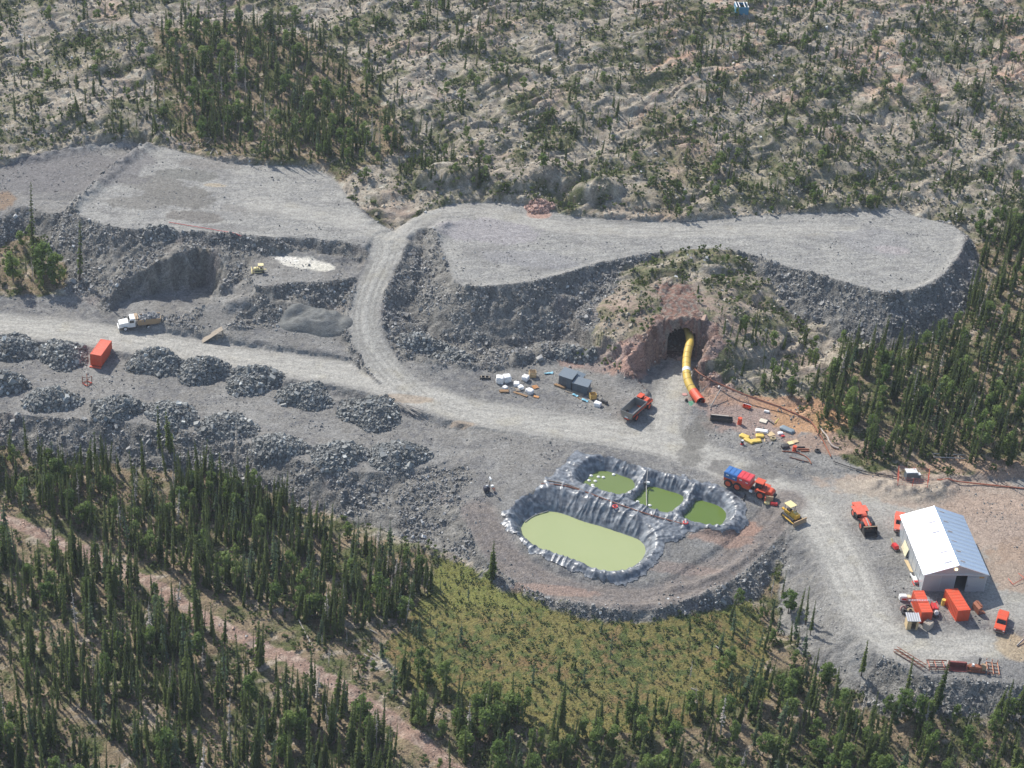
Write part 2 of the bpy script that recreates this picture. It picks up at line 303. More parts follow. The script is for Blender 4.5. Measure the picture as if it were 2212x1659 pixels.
# ridges heaped along pad edges, and surface roughness
tal = blur((ZONE == 5).astype(np.float32), 2); grv = blur(np.isin(ZONE, (3, 4)).astype(np.float32), 3)
rd = blur((ZONE == 4).astype(np.float32), 4)
for v, z, hgt, wd in (([(320,318),(285,335),(225,388),(152,452)], 11, 1.0, 1.6), ([(960,492),(938,512),(915,545),(890,590)], 10, 1.0, 1.8), ([(760,440),(800,478)], 11, .5, 1.2),
                      ([(1930,640),(2000,625),(2050,590),(2080,545),(2085,515)], 10.5, .8, 1.3), ([(1930,640),(1850,620),(1740,590)], 10.5, .5, 1.0), ([(1010,622),(1100,618),(1200,600),(1300,568)], 10.5, .45, .9),
                      ([(420,503),(540,513),(640,525),(740,540)], 11, .6, 1.2), ([(0,350),(60,347),(150,327),(290,312)], 9.3, .9, 1.5), ([(1640,1190),(1560,1245),(1450,1270)], -1, .5, .8),
                      ([(1560,1280),(1450,1308),(1330,1316),(1220,1300)], -1.5, .6, 1.2), ([(1290,770),(1350,800),(1385,815)], 2.2, .9, 1.6), ([(1180,770),(1240,765),(1300,780)], 2.3, 1.2, 2.0),
                      ([(1900,1050),(1960,1065),(2010,1070),(2040,1050)], 2.2, 1.3, 2.4), ([(840,690),(880,740),(930,770)], 5, .8, 2)):
    d, _, _ = segdist(X, Y, smooth_line(unproj(v, z)), False)
    Z += hgt * np.exp(-(d / wd) ** 2) * (1 + .5 * perlin(X / 1.6, Y / 1.6, 63))
Z += tal * (.55 * perlin(X / 5.5, Y / 5.5, 64) + .3 * perlin(X / 1.7, Y / 1.7, 65) + .16 * perlin(X / .85, Y / .85, 66))
Z += grv * (1 - .6 * rd) * (.16 * perlin(X / 7, Y / 7, 67) + .05 * perlin(X / 1.3, Y / 1.3, 68)) * (np.minimum(du, dl) > 6)
Z += (ZONE == 7) * (.35 * np.abs(perlin(X / 2.2, Y / 1.4, 69)) + .25 * perlin(X / .9, Y / .9, 70))
# wheel ruts
for k in ('ramp', 'main', 'mid'):
    d, s_, ln = ROADD[k]
    for o in (.95, 2.0): Z -= .07 * np.exp(-((d - o + .3 * perlin(s_ / 9, s_ * 0 + o, 71)) / .28) ** 2)
# two big outcrops standing up at the foot of the hill
for (px, py, z, ax, bx, h) in ((1285,425,12,7,3.2,3.2), (1120,395,12.5,9,4,2.6), (980,385,12.5,10,4,2.6), (1210,385,13,8,4,2.8), (1690,700,6,6,4,1.6), (1860,745,6,8,4,1.8)):
    p = unproj([(px, py)], z)[0]; a = (X - p[0]) * .94 + (Y - p[1]) * .34; b = -(X - p[0]) * .34 + (Y - p[1]) * .94
    q = 1 - (a / ax) ** 2 - (b / bx) ** 2
    m = (q > 0) & (ZONE == 0); Z = np.where(m, Z + h * np.sqrt(np.maximum(0, q)), Z)
ZPRE = Z.copy()                                               # before the tunnel slot is let in
SLOTM = (tu > .25) & (tu < TWID - .25) & (tv > .2) & (tv < 17)
Z = np.where(SLOTM, 1.9, Z).astype(np.float32)

def hz(x, y, A=None):
    A = Z if A is None else A
    x = np.asarray(x, float); y = np.asarray(y, float)
    i = np.clip((x - GX0) / GS, 0, NX - 1.001); j = np.clip((y - GY0) / GS, 0, NY - 1.001)
    i0 = i.astype(int); j0 = j.astype(int); fx = i - i0; fy = j - j0
    return A[j0, i0] * (1 - fx) * (1 - fy) + A[j0, i0 + 1] * fx * (1 - fy) + A[j0 + 1, i0] * (1 - fx) * fy + A[j0 + 1, i0 + 1] * fx * fy

def G(px, py, dz=0.0):
    """the ground seen at picture point px, py"""
    a = (px - CX) / FV; b = (CY - py) / FV; d = a * R_ + b * U_ + F_
    t0 = (34 - CAM_H) / d[2]; t1 = (-9 - CAM_H) / d[2]
    t = np.linspace(t0, t1, 900); h = hz(d[0] * t, d[1] * t) - (CAM_H + d[2] * t)
    k = int(np.argmax(h > 0)); tt = t[k]
    return Vector((d[0] * tt, d[1] * tt, float(hz(d[0] * tt, d[1] * tt)) + dz))
PX, PY, PW = proj(X, Y, Z)
# ------------------------------------------------------------------ material helpers
MATS = {}
def nodes(name):
    m = bpy.data.materials.new(name); m.use_nodes = True
    n = m.node_tree; b = n.nodes['Principled BSDF']; return m, n, b
def paint(name, rgb, rough=.5, metal=0.0, dirt=.35, dust=(.30, .27, .23), scale=1.6, spec=.5):
    """painted or bare material, dusted and worn unevenly"""
    if name in MATS: return MATS[name]
    m, n, b = nodes(name)
    tc = n.nodes.new('ShaderNodeTexCoord')
    no = n.nodes.new('ShaderNodeTexNoise'); no.inputs['Scale'].default_value = scale; no.inputs['Detail'].default_value = 6; no.inputs['Roughness'].default_value = .65
    rp = n.nodes.new('ShaderNodeMapRange'); rp.inputs['From Min'].default_value = .42; rp.inputs['From Max'].default_value = .75; rp.inputs['To Max'].default_value = dirt
    mx = n.nodes.new('ShaderNodeMix'); mx.data_type = 'RGBA'; mx.inputs['A'].default_value = (*rgb, 1); mx.inputs['B'].default_value = (*dust, 1)
    n.links.new(tc.outputs['Object'], no.inputs['Vector']); n.links.new(no.outputs['Fac'], rp.inputs['Value'])
    n.links.new(rp.outputs['Result'], mx.inputs['Factor']); n.links.new(mx.outputs['Result'], b.inputs['Base Color'])
    b.inputs['Roughness'].default_value = rough; b.inputs['Metallic'].default_value = metal; b.inputs['Specular IOR Level'].default_value = spec
    MATS[name] = m; return m

def ground_mat():
    m, n, b = nodes('ground')
    at = n.nodes.new('ShaderNodeAttribute'); at.attribute_name = 'Col'
    gr = n.nodes.new('ShaderNodeAttribute'); gr.attribute_name = 'Grain'
    tc = n.nodes.new('ShaderNodeNewGeometry')
    v1 = n.nodes.new('ShaderNodeTexVoronoi'); v1.inputs['Scale'].default_value = 3.0
    v2 = n.nodes.new('ShaderNodeTexVoronoi'); v2.inputs['Scale'].default_value = 6.5
    no = n.nodes.new('ShaderNodeTexNoise'); no.inputs['Scale'].default_value = 1.7; no.inputs['Detail'].default_value = 8; no.inputs['Roughness'].default_value = .7
    for q in (v1, v2, no): n.links.new(tc.outputs['Position'], q.inputs['Vector'])
    def math_(op, a, b_, c=None):
        q = n.nodes.new('ShaderNodeMath'); q.operation = op
        for i, x in enumerate((a, b_, c)):
            if x is None: continue
            if isinstance(x, (int, float)): q.inputs[i].default_value = x
            else: n.links.new(x, q.inputs[i])
        return q.outputs[0]
    s1 = n.nodes.new('ShaderNodeSeparateColor'); n.links.new(v1.outputs['Color'], s1.inputs[0])
    s2 = n.nodes.new('ShaderNodeSeparateColor'); n.links.new(v2.outputs['Color'], s2.inputs[0])
    a = math_('MULTIPLY', math_('SUBTRACT', s1.outputs[0], .5), .55)
    c = math_('MULTIPLY', math_('SUBTRACT', s2.outputs[0], .5), .5)
    e = math_('MULTIPLY', math_('SUBTRACT', no.outputs['Fac'], .5), 1.1)
    k = math_('ADD', math_('MULTIPLY', math_('ADD', math_('ADD', a, c), e), gr.outputs['Fac']), 1.0)
    mx = n.nodes.new('ShaderNodeVectorMath'); mx.operation = 'SCALE'
    n.links.new(at.outputs['Color'], mx.inputs[0]); n.links.new(k, mx.inputs['Scale']); n.links.new(mx.outputs[0], b.inputs['Base Color'])
    bp = n.nodes.new('ShaderNodeBump'); bp.inputs['Strength'].default_value = .75; bp.inputs['Distance'].default_value = .22
    hgt = math_('MULTIPLY', math_('ADD', math_('MULTIPLY', math_('SUBTRACT', 1.0, v1.outputs['Distance']), .6), math_('ADD', math_('MULTIPLY', s2.outputs[0], .25), no.outputs['Fac'])), gr.outputs['Fac'])
    n.links.new(hgt, bp.inputs['Height']); n.links.new(bp.outputs[0], b.inputs['Normal'])
    b.inputs['Roughness'].default_value = .92; b.inputs['Specular IOR Level'].default_value = .25
    return m
M_GROUND = ground_mat()

# ------------------------------------------------------------------ what the ground is made of (base colours)
def mix(a, b, t): return a + (b - a) * t[..., None]
def col(*c): return np.array(c, np.float32)
n1 = fbm(X / 22, Y / 22, 3, 80); n2 = fbm(X / 6, Y / 6, 3, 83); n3 = fbm(X / 1.6, Y / 1.6, 2, 86); n4 = fbm(UU / 9, VV / 2.4, 3, 88)
HP = sst(1150, 1500, PX) * sst(420, 60, PY)
rock = mix(np.broadcast_to(col(.365, .315, .245), X.shape + (3,)), col(.29, .25, .205), sst(-.3, .5, n2 + .4 * n1))
rock = mix(rock, col(.37, .35, .29), sst(.1, .55, n3 + .35 * n4))
rock = mix(rock, col(.45, .29, .205), np.clip(sst(.05, .5, n1 + .3 * n2) * .4 + sst(.0, .4, n4 + .5 * n1) * .75 * HP, 0, .85))
rock = mix(rock, col(.42, .28, .20), sst(.16, .02, np.abs((PY - 190 + (PX - 1600) * .30) / 160)) * (PX > 1350) * sst(-.1, .3, n2) * .75)
crev = np.maximum(sst(.17, .03, b2 + .1 * n3), sst(.16, .02, b3 + .12 * n2) * .7)
big = fbm(UU / 30, VV / 11, 3, 103)
moss = np.clip(np.maximum(crev * .8, sst(-.05, .35, n2 + .4 * n4 + .9 * big)) * sst(-.28, .12, big + .35 * n2), 0, 1)
veg = mix(np.broadcast_to(col(.10, .115, .048), X.shape + (3,)), col(.165, .14, .08), sst(-.1, .45, n3))
dk = sst(1250, 1450, PX) * sst(2050, 1900, PX) * sst(230, 330, PY) * sst(480, 430, PY)
moss = np.clip(np.maximum(np.maximum(moss, crack * .55 * sst(-.4, .2, big)), dk * sst(-.35, .25, n2 + .4 * n3) * .8), 0, 1)
rock = rock * .92 * (1 + .24 * perlin(X / .8, Y / .7, 89) + .2 * n4 + .16 * perlin(UU / 2.2, VV / .9, 90) + .10 * n1)[..., None]
moss = np.clip(np.maximum(moss, sst(1250, 700, PX) * sst(-.1, .35, big + .5 * n2) * .7), 0, 1)
rock = mix(rock, veg, moss * .92)
fore = mix(np.broadcast_to(col(.215, .165, .105), X.shape + (3,)), col(.085, .095, .035), sst(-.15, .3, n2 + .3 * n3))
fore = mix(fore, col(.31, .26, .20), sst(.15, .5, n4 + .4 * n3))
bog = mix(np.broadcast_to(col(.17, .148, .05), X.shape + (3,)), col(.185, .128, .058), sst(0, .45, n2 + .4 * n1))
bog = mix(bog, col(.075, .095, .028), sst(-.1, .3, n3 + .6 * n1)); bog = mix(bog, col(.155, .165, .045), sst(1335, 1300, PY + 20 * n2) * .7)
streak = fbm((X * .96 + Y * .28) / 7, (-X * .28 + Y * .96) / .8, 3, 92)
plain = mix(np.broadcast_to(col(.212, .206, .198), X.shape + (3,)), col(.26, .257, .252), sst(-.35, .5, n2 + streak * .5))
swirl = fbm((X + 6 * perlin(X / 30, Y / 30, 93)) / 16, (Y + 6 * perlin(X / 30, Y / 30, 94)) / 3.5, 4, 96)
plain = mix(plain, col(.15, .15, .155), np.clip(sst(.1, .5, n3 + n1) + sst(.05, .5, swirl) * .7, 0, 1))
upad = np.clip(blur(np.isin(ZONE, (3, 4)).astype(np.float32) * ((Z > 9.6)), 3), 0, 1)
plain = mix(plain, mix(mix(np.broadcast_to(col(.315, .312, .30), X.shape + (3,)), col(.255, .254, .252), sst(-.25, .4, streak + .6 * n2)), col(.20, .198, .198), sst(.05, .55, swirl + .5 * n1) * .8), upad)
road = mix(np.broadcast_to(col(.42, .41, .385), X.shape + (3,)), col(.35, .343, .325), sst(-.3, .5, streak + .5 * n2))
road = mix(road, col(.42, .395, .33), sst(.1, .5, n2) * .5)
tall = mix(np.broadcast_to(col(.172, .168, .160), X.shape + (3,)), col(.225, .219, .207), sst(-.2, .4, n3 + .6 * n2))
tall = mix(tall, col(.20, .175, .175), sst(.2, .5, n1 + n2 * .5) * .6)
trail = mix(np.broadcast_to(col(.265, .18, .14), X.shape + (3,)), col(.33, .255, .205), sst(-.2, .5, n3 + .5 * n2))
port = mix(np.broadcast_to(col(.19, .112, .085), X.shape + (3,)), col(.24, .185, .165), sst(-.3, .4, n2 + n3 * .5)); port = mix(port, col(.28, .185, .14), sst(.15, .5, n3))
CO = np.zeros(X.shape + (3,), np.float32); GRN = np.zeros(X.shape, np.float32)
for zc, c, g in ((0, rock, .75), (1, fore, 1.0), (2, bog, .9), (3, plain, .75), (4, plain, .6), (5, tall, 1.0), (6, trail, .8), (7, port, .9)):
    m = (ZONE == zc).astype(np.float32); m = blur(m, 1) if zc in (3, 4, 5) else m
    CO += c * m[..., None]; GRN += g * m
CO /= np.maximum(.3, sum((blur((ZONE == zc).astype(np.float32), 1) if zc in (3, 4, 5) else (ZONE == zc).astype(np.float32)) for zc in range(8)))[..., None]
# worn road surface, fading out at the sides
for k, (d, s_, ln) in ROADD.items():
    hw = ROADS[k][1]; f = sst(hw * 1.25, hw * .45, d + .7 * n2 + .5 * streak) * np.isin(ZONE, (3, 4))
    CO = mix(CO, road, f * (.62 if k in ('left', 'mid', 'yard') else .95))
    if k in ('ramp', 'main', 'portal', 'mid', 'left'):
        for o in ((.95, 2.05) if k == 'ramp' else (.9, 2.3, 3.6)): CO *= (1 - (.26 if k == 'ramp' else .12) * np.exp(-((d - o + (.4 if k == 'ramp' else 1.3) * perlin(s_ / 14, s_ * 0 + o, 95)) / .3) ** 2) * np.isin(ZONE, (3, 4)))[..., None]
bz = sst(4.6, 2.2, BLD + .6 * n2) * np.isin(ZONE, (3, 4)); CO = mix(CO, mix(np.broadcast_to(col(.235, .205, .19), X.shape + (3,)), col(.19, .17, .165), sst(-.2, .3, n3 + streak)), bz * .85)
for o in (.9, 2.1): CO *= (1 - .18 * np.exp(-((BLD - o + .3 * perlin(X / 9, Y / 9, 98)) / .35) ** 2) * (bz > 0))[..., None]
kz = sst(17, 5, kr) * (ZONE == 0); CO = mix(CO, mix(np.broadcast_to(col(.26, .185, .145), X.shape + (3,)), col(.20, .175, .14), sst(-.2, .3, n2 + n3 * .5)), kz * .75); kv = sst(19, 8, kr) * (ZONE == 0) * sst(-.1, .3, n2 + .6 * n3 + .3 * n1); CO = mix(CO, veg, kv * .8); moss = np.maximum(moss, kv)
BLOBS = [  # picture point, height, size along / across, colour, strength: stains, spills and patches of other soil
 (2050,1065,2.4,24,7,(.385,.305,.25),.8),(2160,1130,2.6,12,12,(.37,.285,.235),.8),(1930,1060,2.2,12,4,(.38,.345,.29),.5),(2190,1220,2.6,6,9,(.34,.25,.19),.7),(2120,1010,2.6,14,3,(.40,.27,.19),.7),
 (1640,905,2.4,13,7,(.33,.24,.21),.75),(1750,905,2.6,9,6,(.45,.26,.13),.75),(1700,870,3,14,3,(.40,.23,.14),.8),(1560,860,2.6,7,3,(.38,.25,.19),.7),(1800,960,2.4,10,4,(.33,.23,.18),.7),
 (1350,800,2.4,5,4,(.37,.23,.18),.8),(1300,790,2.3,6,3,(.30,.23,.21),.6),(1235,785,2.3,3,2,(.36,.22,.18),.5),(885,862,2.2,6,1.6,(.36,.27,.19),.5),(1000,915,2,3,.9,(.40,.29,.2),.5),
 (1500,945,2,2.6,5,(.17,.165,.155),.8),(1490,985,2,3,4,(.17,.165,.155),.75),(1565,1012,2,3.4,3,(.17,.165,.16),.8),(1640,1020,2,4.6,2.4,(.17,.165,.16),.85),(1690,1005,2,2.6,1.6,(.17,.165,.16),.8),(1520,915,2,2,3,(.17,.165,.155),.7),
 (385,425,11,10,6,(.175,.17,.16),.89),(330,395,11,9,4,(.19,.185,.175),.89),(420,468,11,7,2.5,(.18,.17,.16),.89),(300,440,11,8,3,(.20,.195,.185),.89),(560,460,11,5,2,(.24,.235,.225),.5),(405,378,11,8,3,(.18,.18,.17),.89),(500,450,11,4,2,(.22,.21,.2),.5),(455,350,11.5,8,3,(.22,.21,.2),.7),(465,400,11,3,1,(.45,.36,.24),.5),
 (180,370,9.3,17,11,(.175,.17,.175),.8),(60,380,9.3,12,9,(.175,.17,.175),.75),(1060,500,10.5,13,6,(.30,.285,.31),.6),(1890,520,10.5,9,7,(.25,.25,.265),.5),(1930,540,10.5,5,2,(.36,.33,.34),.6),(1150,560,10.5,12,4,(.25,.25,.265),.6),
 (655,568,8.5,6,2.6,(.62,.60,.55),.96),(620,560,8.5,3,1.4,(.66,.64,.60),.95),(690,577,8.5,3.4,1.8,(.60,.58,.52),.95),
 (2120,1480,2,9,5,(.19,.19,.19),.6),(2195,1400,2.4,4,4,(.40,.31,.2),.7),(2150,1440,2,7,3,(.19,.19,.195),.6),(1400,1230,-1.6,16,1.6,(.30,.22,.19),.4),(1200,1275,-1.6,9,1.5,(.33,.23,.19),.6),(1590,1140,.4,5,2.6,(.33,.21,.165),.8),(1560,1165,0,7,2.2,(.30,.2,.16),.7),
 (1165,450,12,3.4,2.2,(.42,.27,.22),.85),(5,445,8,3,5,(.24,.16,.10),.7),(1240,720,3,4,6,(.2,.19,.19),.5)]
for (px, py, z, a, b, c, k) in BLOBS:
    p = unproj([(px, py)], z)[0]; q = np.hypot((X - p[0]) / a, (Y - p[1]) / b) + .34 * n2 + .22 * n3
    f = sst(1.02, .78, q) * k
    m = f > 0
    if k < .9: f = np.where(np.isin(ZONE, (0,)) & (c[0] < .3), 0, f)
    CO = mix(CO, col(*c), f)
CO *= (1 + .22 * n3 * GRN)[..., None]
CO = np.where(np.isin(ZONE, (3, 4, 5))[..., None], CO * col(.955, .935, .885), CO)
CO = np.clip(CO, .01, .9)

def set_mesh(me, V, Fq, smooth=True):
    nv, nf = len(V), len(Fq); k = Fq.shape[1]
    me.vertices.add(nv); me.vertices.foreach_set('co', np.ascontiguousarray(V, np.float32).ravel())
    me.loops.add(nf * k); me.loops.foreach_set('vertex_index', np.ascontiguousarray(Fq, np.int32).ravel())
    me.polygons.add(nf); me.polygons.foreach_set('loop_start', (np.arange(nf) * k).astype(np.int32))
    me.polygons.foreach_set('use_smooth', np.full(nf, smooth))
    me.update(calc_edges=True)
def set_attr(me, name, arr, dom='POINT'):
    if arr.ndim == 2:
        a = me.attributes.new(name, 'FLOAT_COLOR', dom); a.data.foreach_set('color', np.concatenate([arr, np.ones((len(arr), 1))], 1).astype(np.float32).ravel())
    else:
        a = me.attributes.new(name, 'FLOAT', dom); a.data.foreach_set('value', arr.astype(np.float32))
def link(name, me, mats=(), parent=None):
    o = bpy.data.objects.new(name, me); COL.objects.link(o)
    for m in mats: me.materials.append(m)
    if parent: o.parent = parent
    return o
def tag(o, label=None, cat=None, group=None, kind=None):
    if label: o['label'] = label
    if cat: o['category'] = cat
    if group: o['group'] = group
    if kind: o['kind'] = kind
    return o

VIS = (PX > -130) & (PX < 2340) & (PY > -110) & (PY < 1790)
fz = ZONE[:-1, :-1]; fv = VIS[:-1, :-1] | VIS[1:, 1:]
fv &= ~(SLOTM[:-1, :-1] & SLOTM[1:, 1:] & (tv[:-1, :-1] > 17))
idx = np.arange(NX * NY).reshape(NY, NX)
FQ = np.stack([idx[:-1, :-1], idx[:-1, 1:], idx[1:, 1:], idx[1:, :-1]], -1)
VALL = np.stack([X, Y, Z], -1).reshape(-1, 3); CALL = CO.reshape(-1, 3); GALL = GRN.ravel()
for codes, nm in (((0,), 'rock_hillside'), ((1,), 'forest_floor'), ((2,), 'bog'), ((3,), 'gravel_pad'), ((4,), 'gravel_road'), ((5,), 'waste_rock_slope'), ((6,), 'dirt_trail'), ((7,), 'cut_rock')):
    q = FQ[np.isin(fz, codes) & fv].reshape(-1, 4)
    u, inv = np.unique(q, return_inverse=True)
    me = bpy.data.meshes.new(nm); set_mesh(me, VALL[u], inv.reshape(-1, 4)); set_attr(me, 'Col', CALL[u]); set_attr(me, 'Grain', GALL[u])
    tag(link(nm, me, [M_GROUND]), kind='structure')
# the country beyond, coarser
ax = np.arange(-1300, 1301, 26.0); ay = np.arange(-700, 2501, 26.0); A, B = np.meshgrid(ax, ay)
zz = base(A, B).reshape(A.shape) - 1.5 + 5 * fbm(A / 120, B / 120, 3, 99)
zz = np.where((A > GX0 - 30) & (A < GX1 + 30) & (B > GY0 - 30) & (B < GY1 + 30), -14.0, zz)
i2 = np.arange(A.size).reshape(A.shape); q = np.stack([i2[:-1, :-1], i2[:-1, 1:], i2[1:, 1:], i2[1:, :-1]], -1).reshape(-1, 4)
me = bpy.data.meshes.new('ground'); set_mesh(me, np.stack([A, B, zz], -1).reshape(-1, 3), q)
cc = np.broadcast_to(col(.20, .18, .12), (A.size, 3)) * (1 + .3 * fbm(A / 60, B / 60, 3, 97)).reshape(-1, 1); set_attr(me, 'Col', cc); set_attr(me, 'Grain', np.ones(A.size))
tag(link('ground', me, [M_GROUND]), kind='structure')

# ------------------------------------------------------------------ loose broken rock
def rock_verts(n, r, sx=(.7, 1.35)):
    """n angular stones: bent boxes, turned every way"""
    c = np.array([[-1,-1,-1],[1,-1,-1],[1,1,-1],[-1,1,-1],[-1,-1,1],[1,-1,1],[1,1,1],[-1,1,1]], float) * .55
    v = c[None] * r.uniform(*sx, (n, 1, 3)) + r.uniform(-.24, .24, (n, 8, 3))
    a, b, g = (r.uniform(0, 2 * np.pi, n) for _ in range(3))
    def rot(v, th, i, j):
        o = v.copy(); cs, sn = np.cos(th)[:, None], np.sin(th)[:, None]
        o[..., i] = v[..., i] * cs - v[..., j] * sn; o[..., j] = v[..., i] * sn + v[..., j] * cs; return o
    return rot(rot(rot(v, a, 0, 1), b, 1, 2), g, 0, 2)
BOXF = np.array([[0,3,2,1],[4,5,6,7],[0,1,5,4],[1,2,6,5],[2,3,7,6],[3,0,4,7]])
def stone_mat():
    m, n, b = nodes('broken_stone')
    at = n.nodes.new('ShaderNodeAttribute'); at.attribute_name = 'Col'; n.links.new(at.outputs['Color'], b.inputs['Base Color'])
    b.inputs['Roughness'].default_value = .78; b.inputs['Specular IOR Level'].default_value = .4
    return m
M_STONE = stone_mat()
def stones_mesh(name, P, S, Cc, r):
    n = len(P); v = rock_verts(n, r) * S[:, None, None] + P[:, None, :]
    f = (BOXF[None] + 8 * np.arange(n)[:, None, None]).reshape(-1, 4)
    me = bpy.data.meshes.new(name); set_mesh(me, v.reshape(-1, 3), f, False); set_attr(me, 'Col', np.repeat(Cc, 8, 0)); return me
rr = np.random.default_rng(5)
N = 900000
sx_ = rr.uniform(GX0 + 1, GX1 - 1, N); sy_ = rr.uniform(GY0 + 1, GY1 - 1, N)
ii = ((sx_ - GX0) / GS).astype(int); jj = ((sy_ - GY0) / GS).astype(int)
zc = ZONE[jj, ii]; vis = VIS[jj, ii] & (PX[jj, ii] > -40) & (PX[jj, ii] < 2255) & (PY[jj, ii] > -20) & (PY[jj, ii] < 1690)
zz0 = Z[jj, ii]; patch = fbm(sx_ / 6, sy_ / 6, 3, 110)
dens = np.select([zc == 5, zc == 3, zc == 6, zc == 7, zc == 0], [np.clip(.75 + 2.2 * patch, .12, 1), np.clip(.06 + .5 * (patch - .15), .025, .5), .10, .14, np.clip(.06 + .3 * patch, .01, .3)], 0)
mind = np.minimum(WD['low'][0], np.minimum(WD['w1'][0], np.minimum(WD['w2'][0], WD['w3'][0])))
rdm = np.minimum.reduce([ROADD[k][0] / ROADS[k][1] for k in ROADD])
dens *= np.where((zc == 3) & (rdm[jj, ii] < 1.2), .06, 1) * np.where((zc == 3) & (zz0 > 9.6), .4, 1) * (mind[jj, ii] > 7.5) * np.where(PITFACE[jj, ii], .12, 1)
k = vis & (rr.random(N) < dens)
sx_, sy_, zc, ii, jj = sx_[k], sy_[k], zc[k], ii[k], jj[k]; n = len(sx_)
size = np.where(zc == 5, rr.lognormal(-1.9, .48, n) * (1 + .5 * patch[k]), np.where(np.isin(zc, (0, 7)), rr.lognormal(-1.4, .4, n), rr.lognormal(-1.95, .35, n))); size = np.clip(size, .08, .85)
g_ = rr.uniform(.11, .34, n) ** 1.0; tint = np.stack([g_ * 1.03, g_ * 1.01, g_ * .96], 1)
warm = np.isin(zc, (6, 7)); tint[warm] = (np.stack([g_ * 1.55, g_ * 1.08, g_ * .85], 1))[warm]; hl = zc == 0; tint[hl] = (np.stack([g_ * 1.35, g_ * 1.2, g_ * .95], 1))[hl]
pale = rr.random(n) < .035; tint[pale] = np.stack([g_, g_, g_ * .97], 1)[pale] * 2.0
zz_ = hz(sx_, sy_)
print('stones', n)
for sel, nm in ((zc == 5, 'waste_rock'), (zc != 5, 'gravel')):
    me = stones_mesh(nm, np.stack([sx_, sy_, zz_ + size * .12], 1)[sel], size[sel], np.clip(tint, 0, .8)[sel], rr)
    tag(link(nm, me, [M_STONE]), kind='stuff', label={'waste_rock': 'dark broken waste rock covering the dump slopes', 'gravel': 'small stones scattered over the gravel pads and trail'}[nm], cat='rock')
# ------------------------------------------------------------------ trees and shrubs
def leaf_mat(name, c1, c2, rough=.7):
    m, n, b = nodes(name)
    oi = n.nodes.new('ShaderNodeObjectInfo'); ge = n.nodes.new('ShaderNodeNewGeometry')
    no = n.nodes.new('ShaderNodeTexNoise'); no.inputs['Scale'].default_value = 1.3; no.inputs['Detail'].default_value = 3
    n.links.new(ge.outputs['Position'], no.inputs['Vector'])
    ad = n.nodes.new('ShaderNodeMath'); ad.operation = 'ADD'; n.links.new(oi.outputs['Random'], ad.inputs[0]); n.links.new(no.outputs['Fac'], ad.inputs[1])
    mr = n.nodes.new('ShaderNodeMapRange'); mr.inputs['From Min'].default_value = .35; mr.inputs['From Max'].default_value = 1.35; n.links.new(ad.outputs[0], mr.inputs['Value'])
    mx = n.nodes.new('ShaderNodeMix'); mx.data_type = 'RGBA'; mx.inputs['A'].default_value = (*c1, 1); mx.inputs['B'].default_value = (*c2, 1)
    n.links.new(mr.outputs[0], mx.inputs['Factor']); n.links.new(mx.outputs['Result'], b.inputs['Base Color'])
    b.inputs['Roughness'].default_value = rough; b.inputs['Specular IOR Level'].default_value = .3
    tr = n.nodes.new('ShaderNodeBsdfTranslucent'); n.links.new(mx.outputs['Result'], tr.inputs['Color'])
    ms = n.nodes.new('ShaderNodeMixShader'); ms.inputs[0].default_value = .5
    n.links.new(b.outputs[0], ms.inputs[1]); n.links.new(tr.outputs[0], ms.inputs[2]); n.links.new(ms.outputs[0], n.nodes['Material Output'].inputs['Surface'])
    return m
M_SPRUCE = leaf_mat('spruce_needles', (.088, .132, .038), (.178, .225, .070))
M_GREY = leaf_mat('pale_needles', (.10, .16, .09), (.165, .225, .125))
M_LEAF = leaf_mat('birch_leaves', (.115, .19, .045), (.23, .30, .09))
M_SHRUB = leaf_mat('shrub_leaves', (.075, .125, .036), (.185, .235, .075))
M_BARK = paint('bark', (.12, .10, .085), .9, dirt=.5, dust=(.22, .2, .18))
M_DEAD = paint('dead_wood', (.42, .38, .33), .85, dirt=.5, dust=(.25, .22, .2))

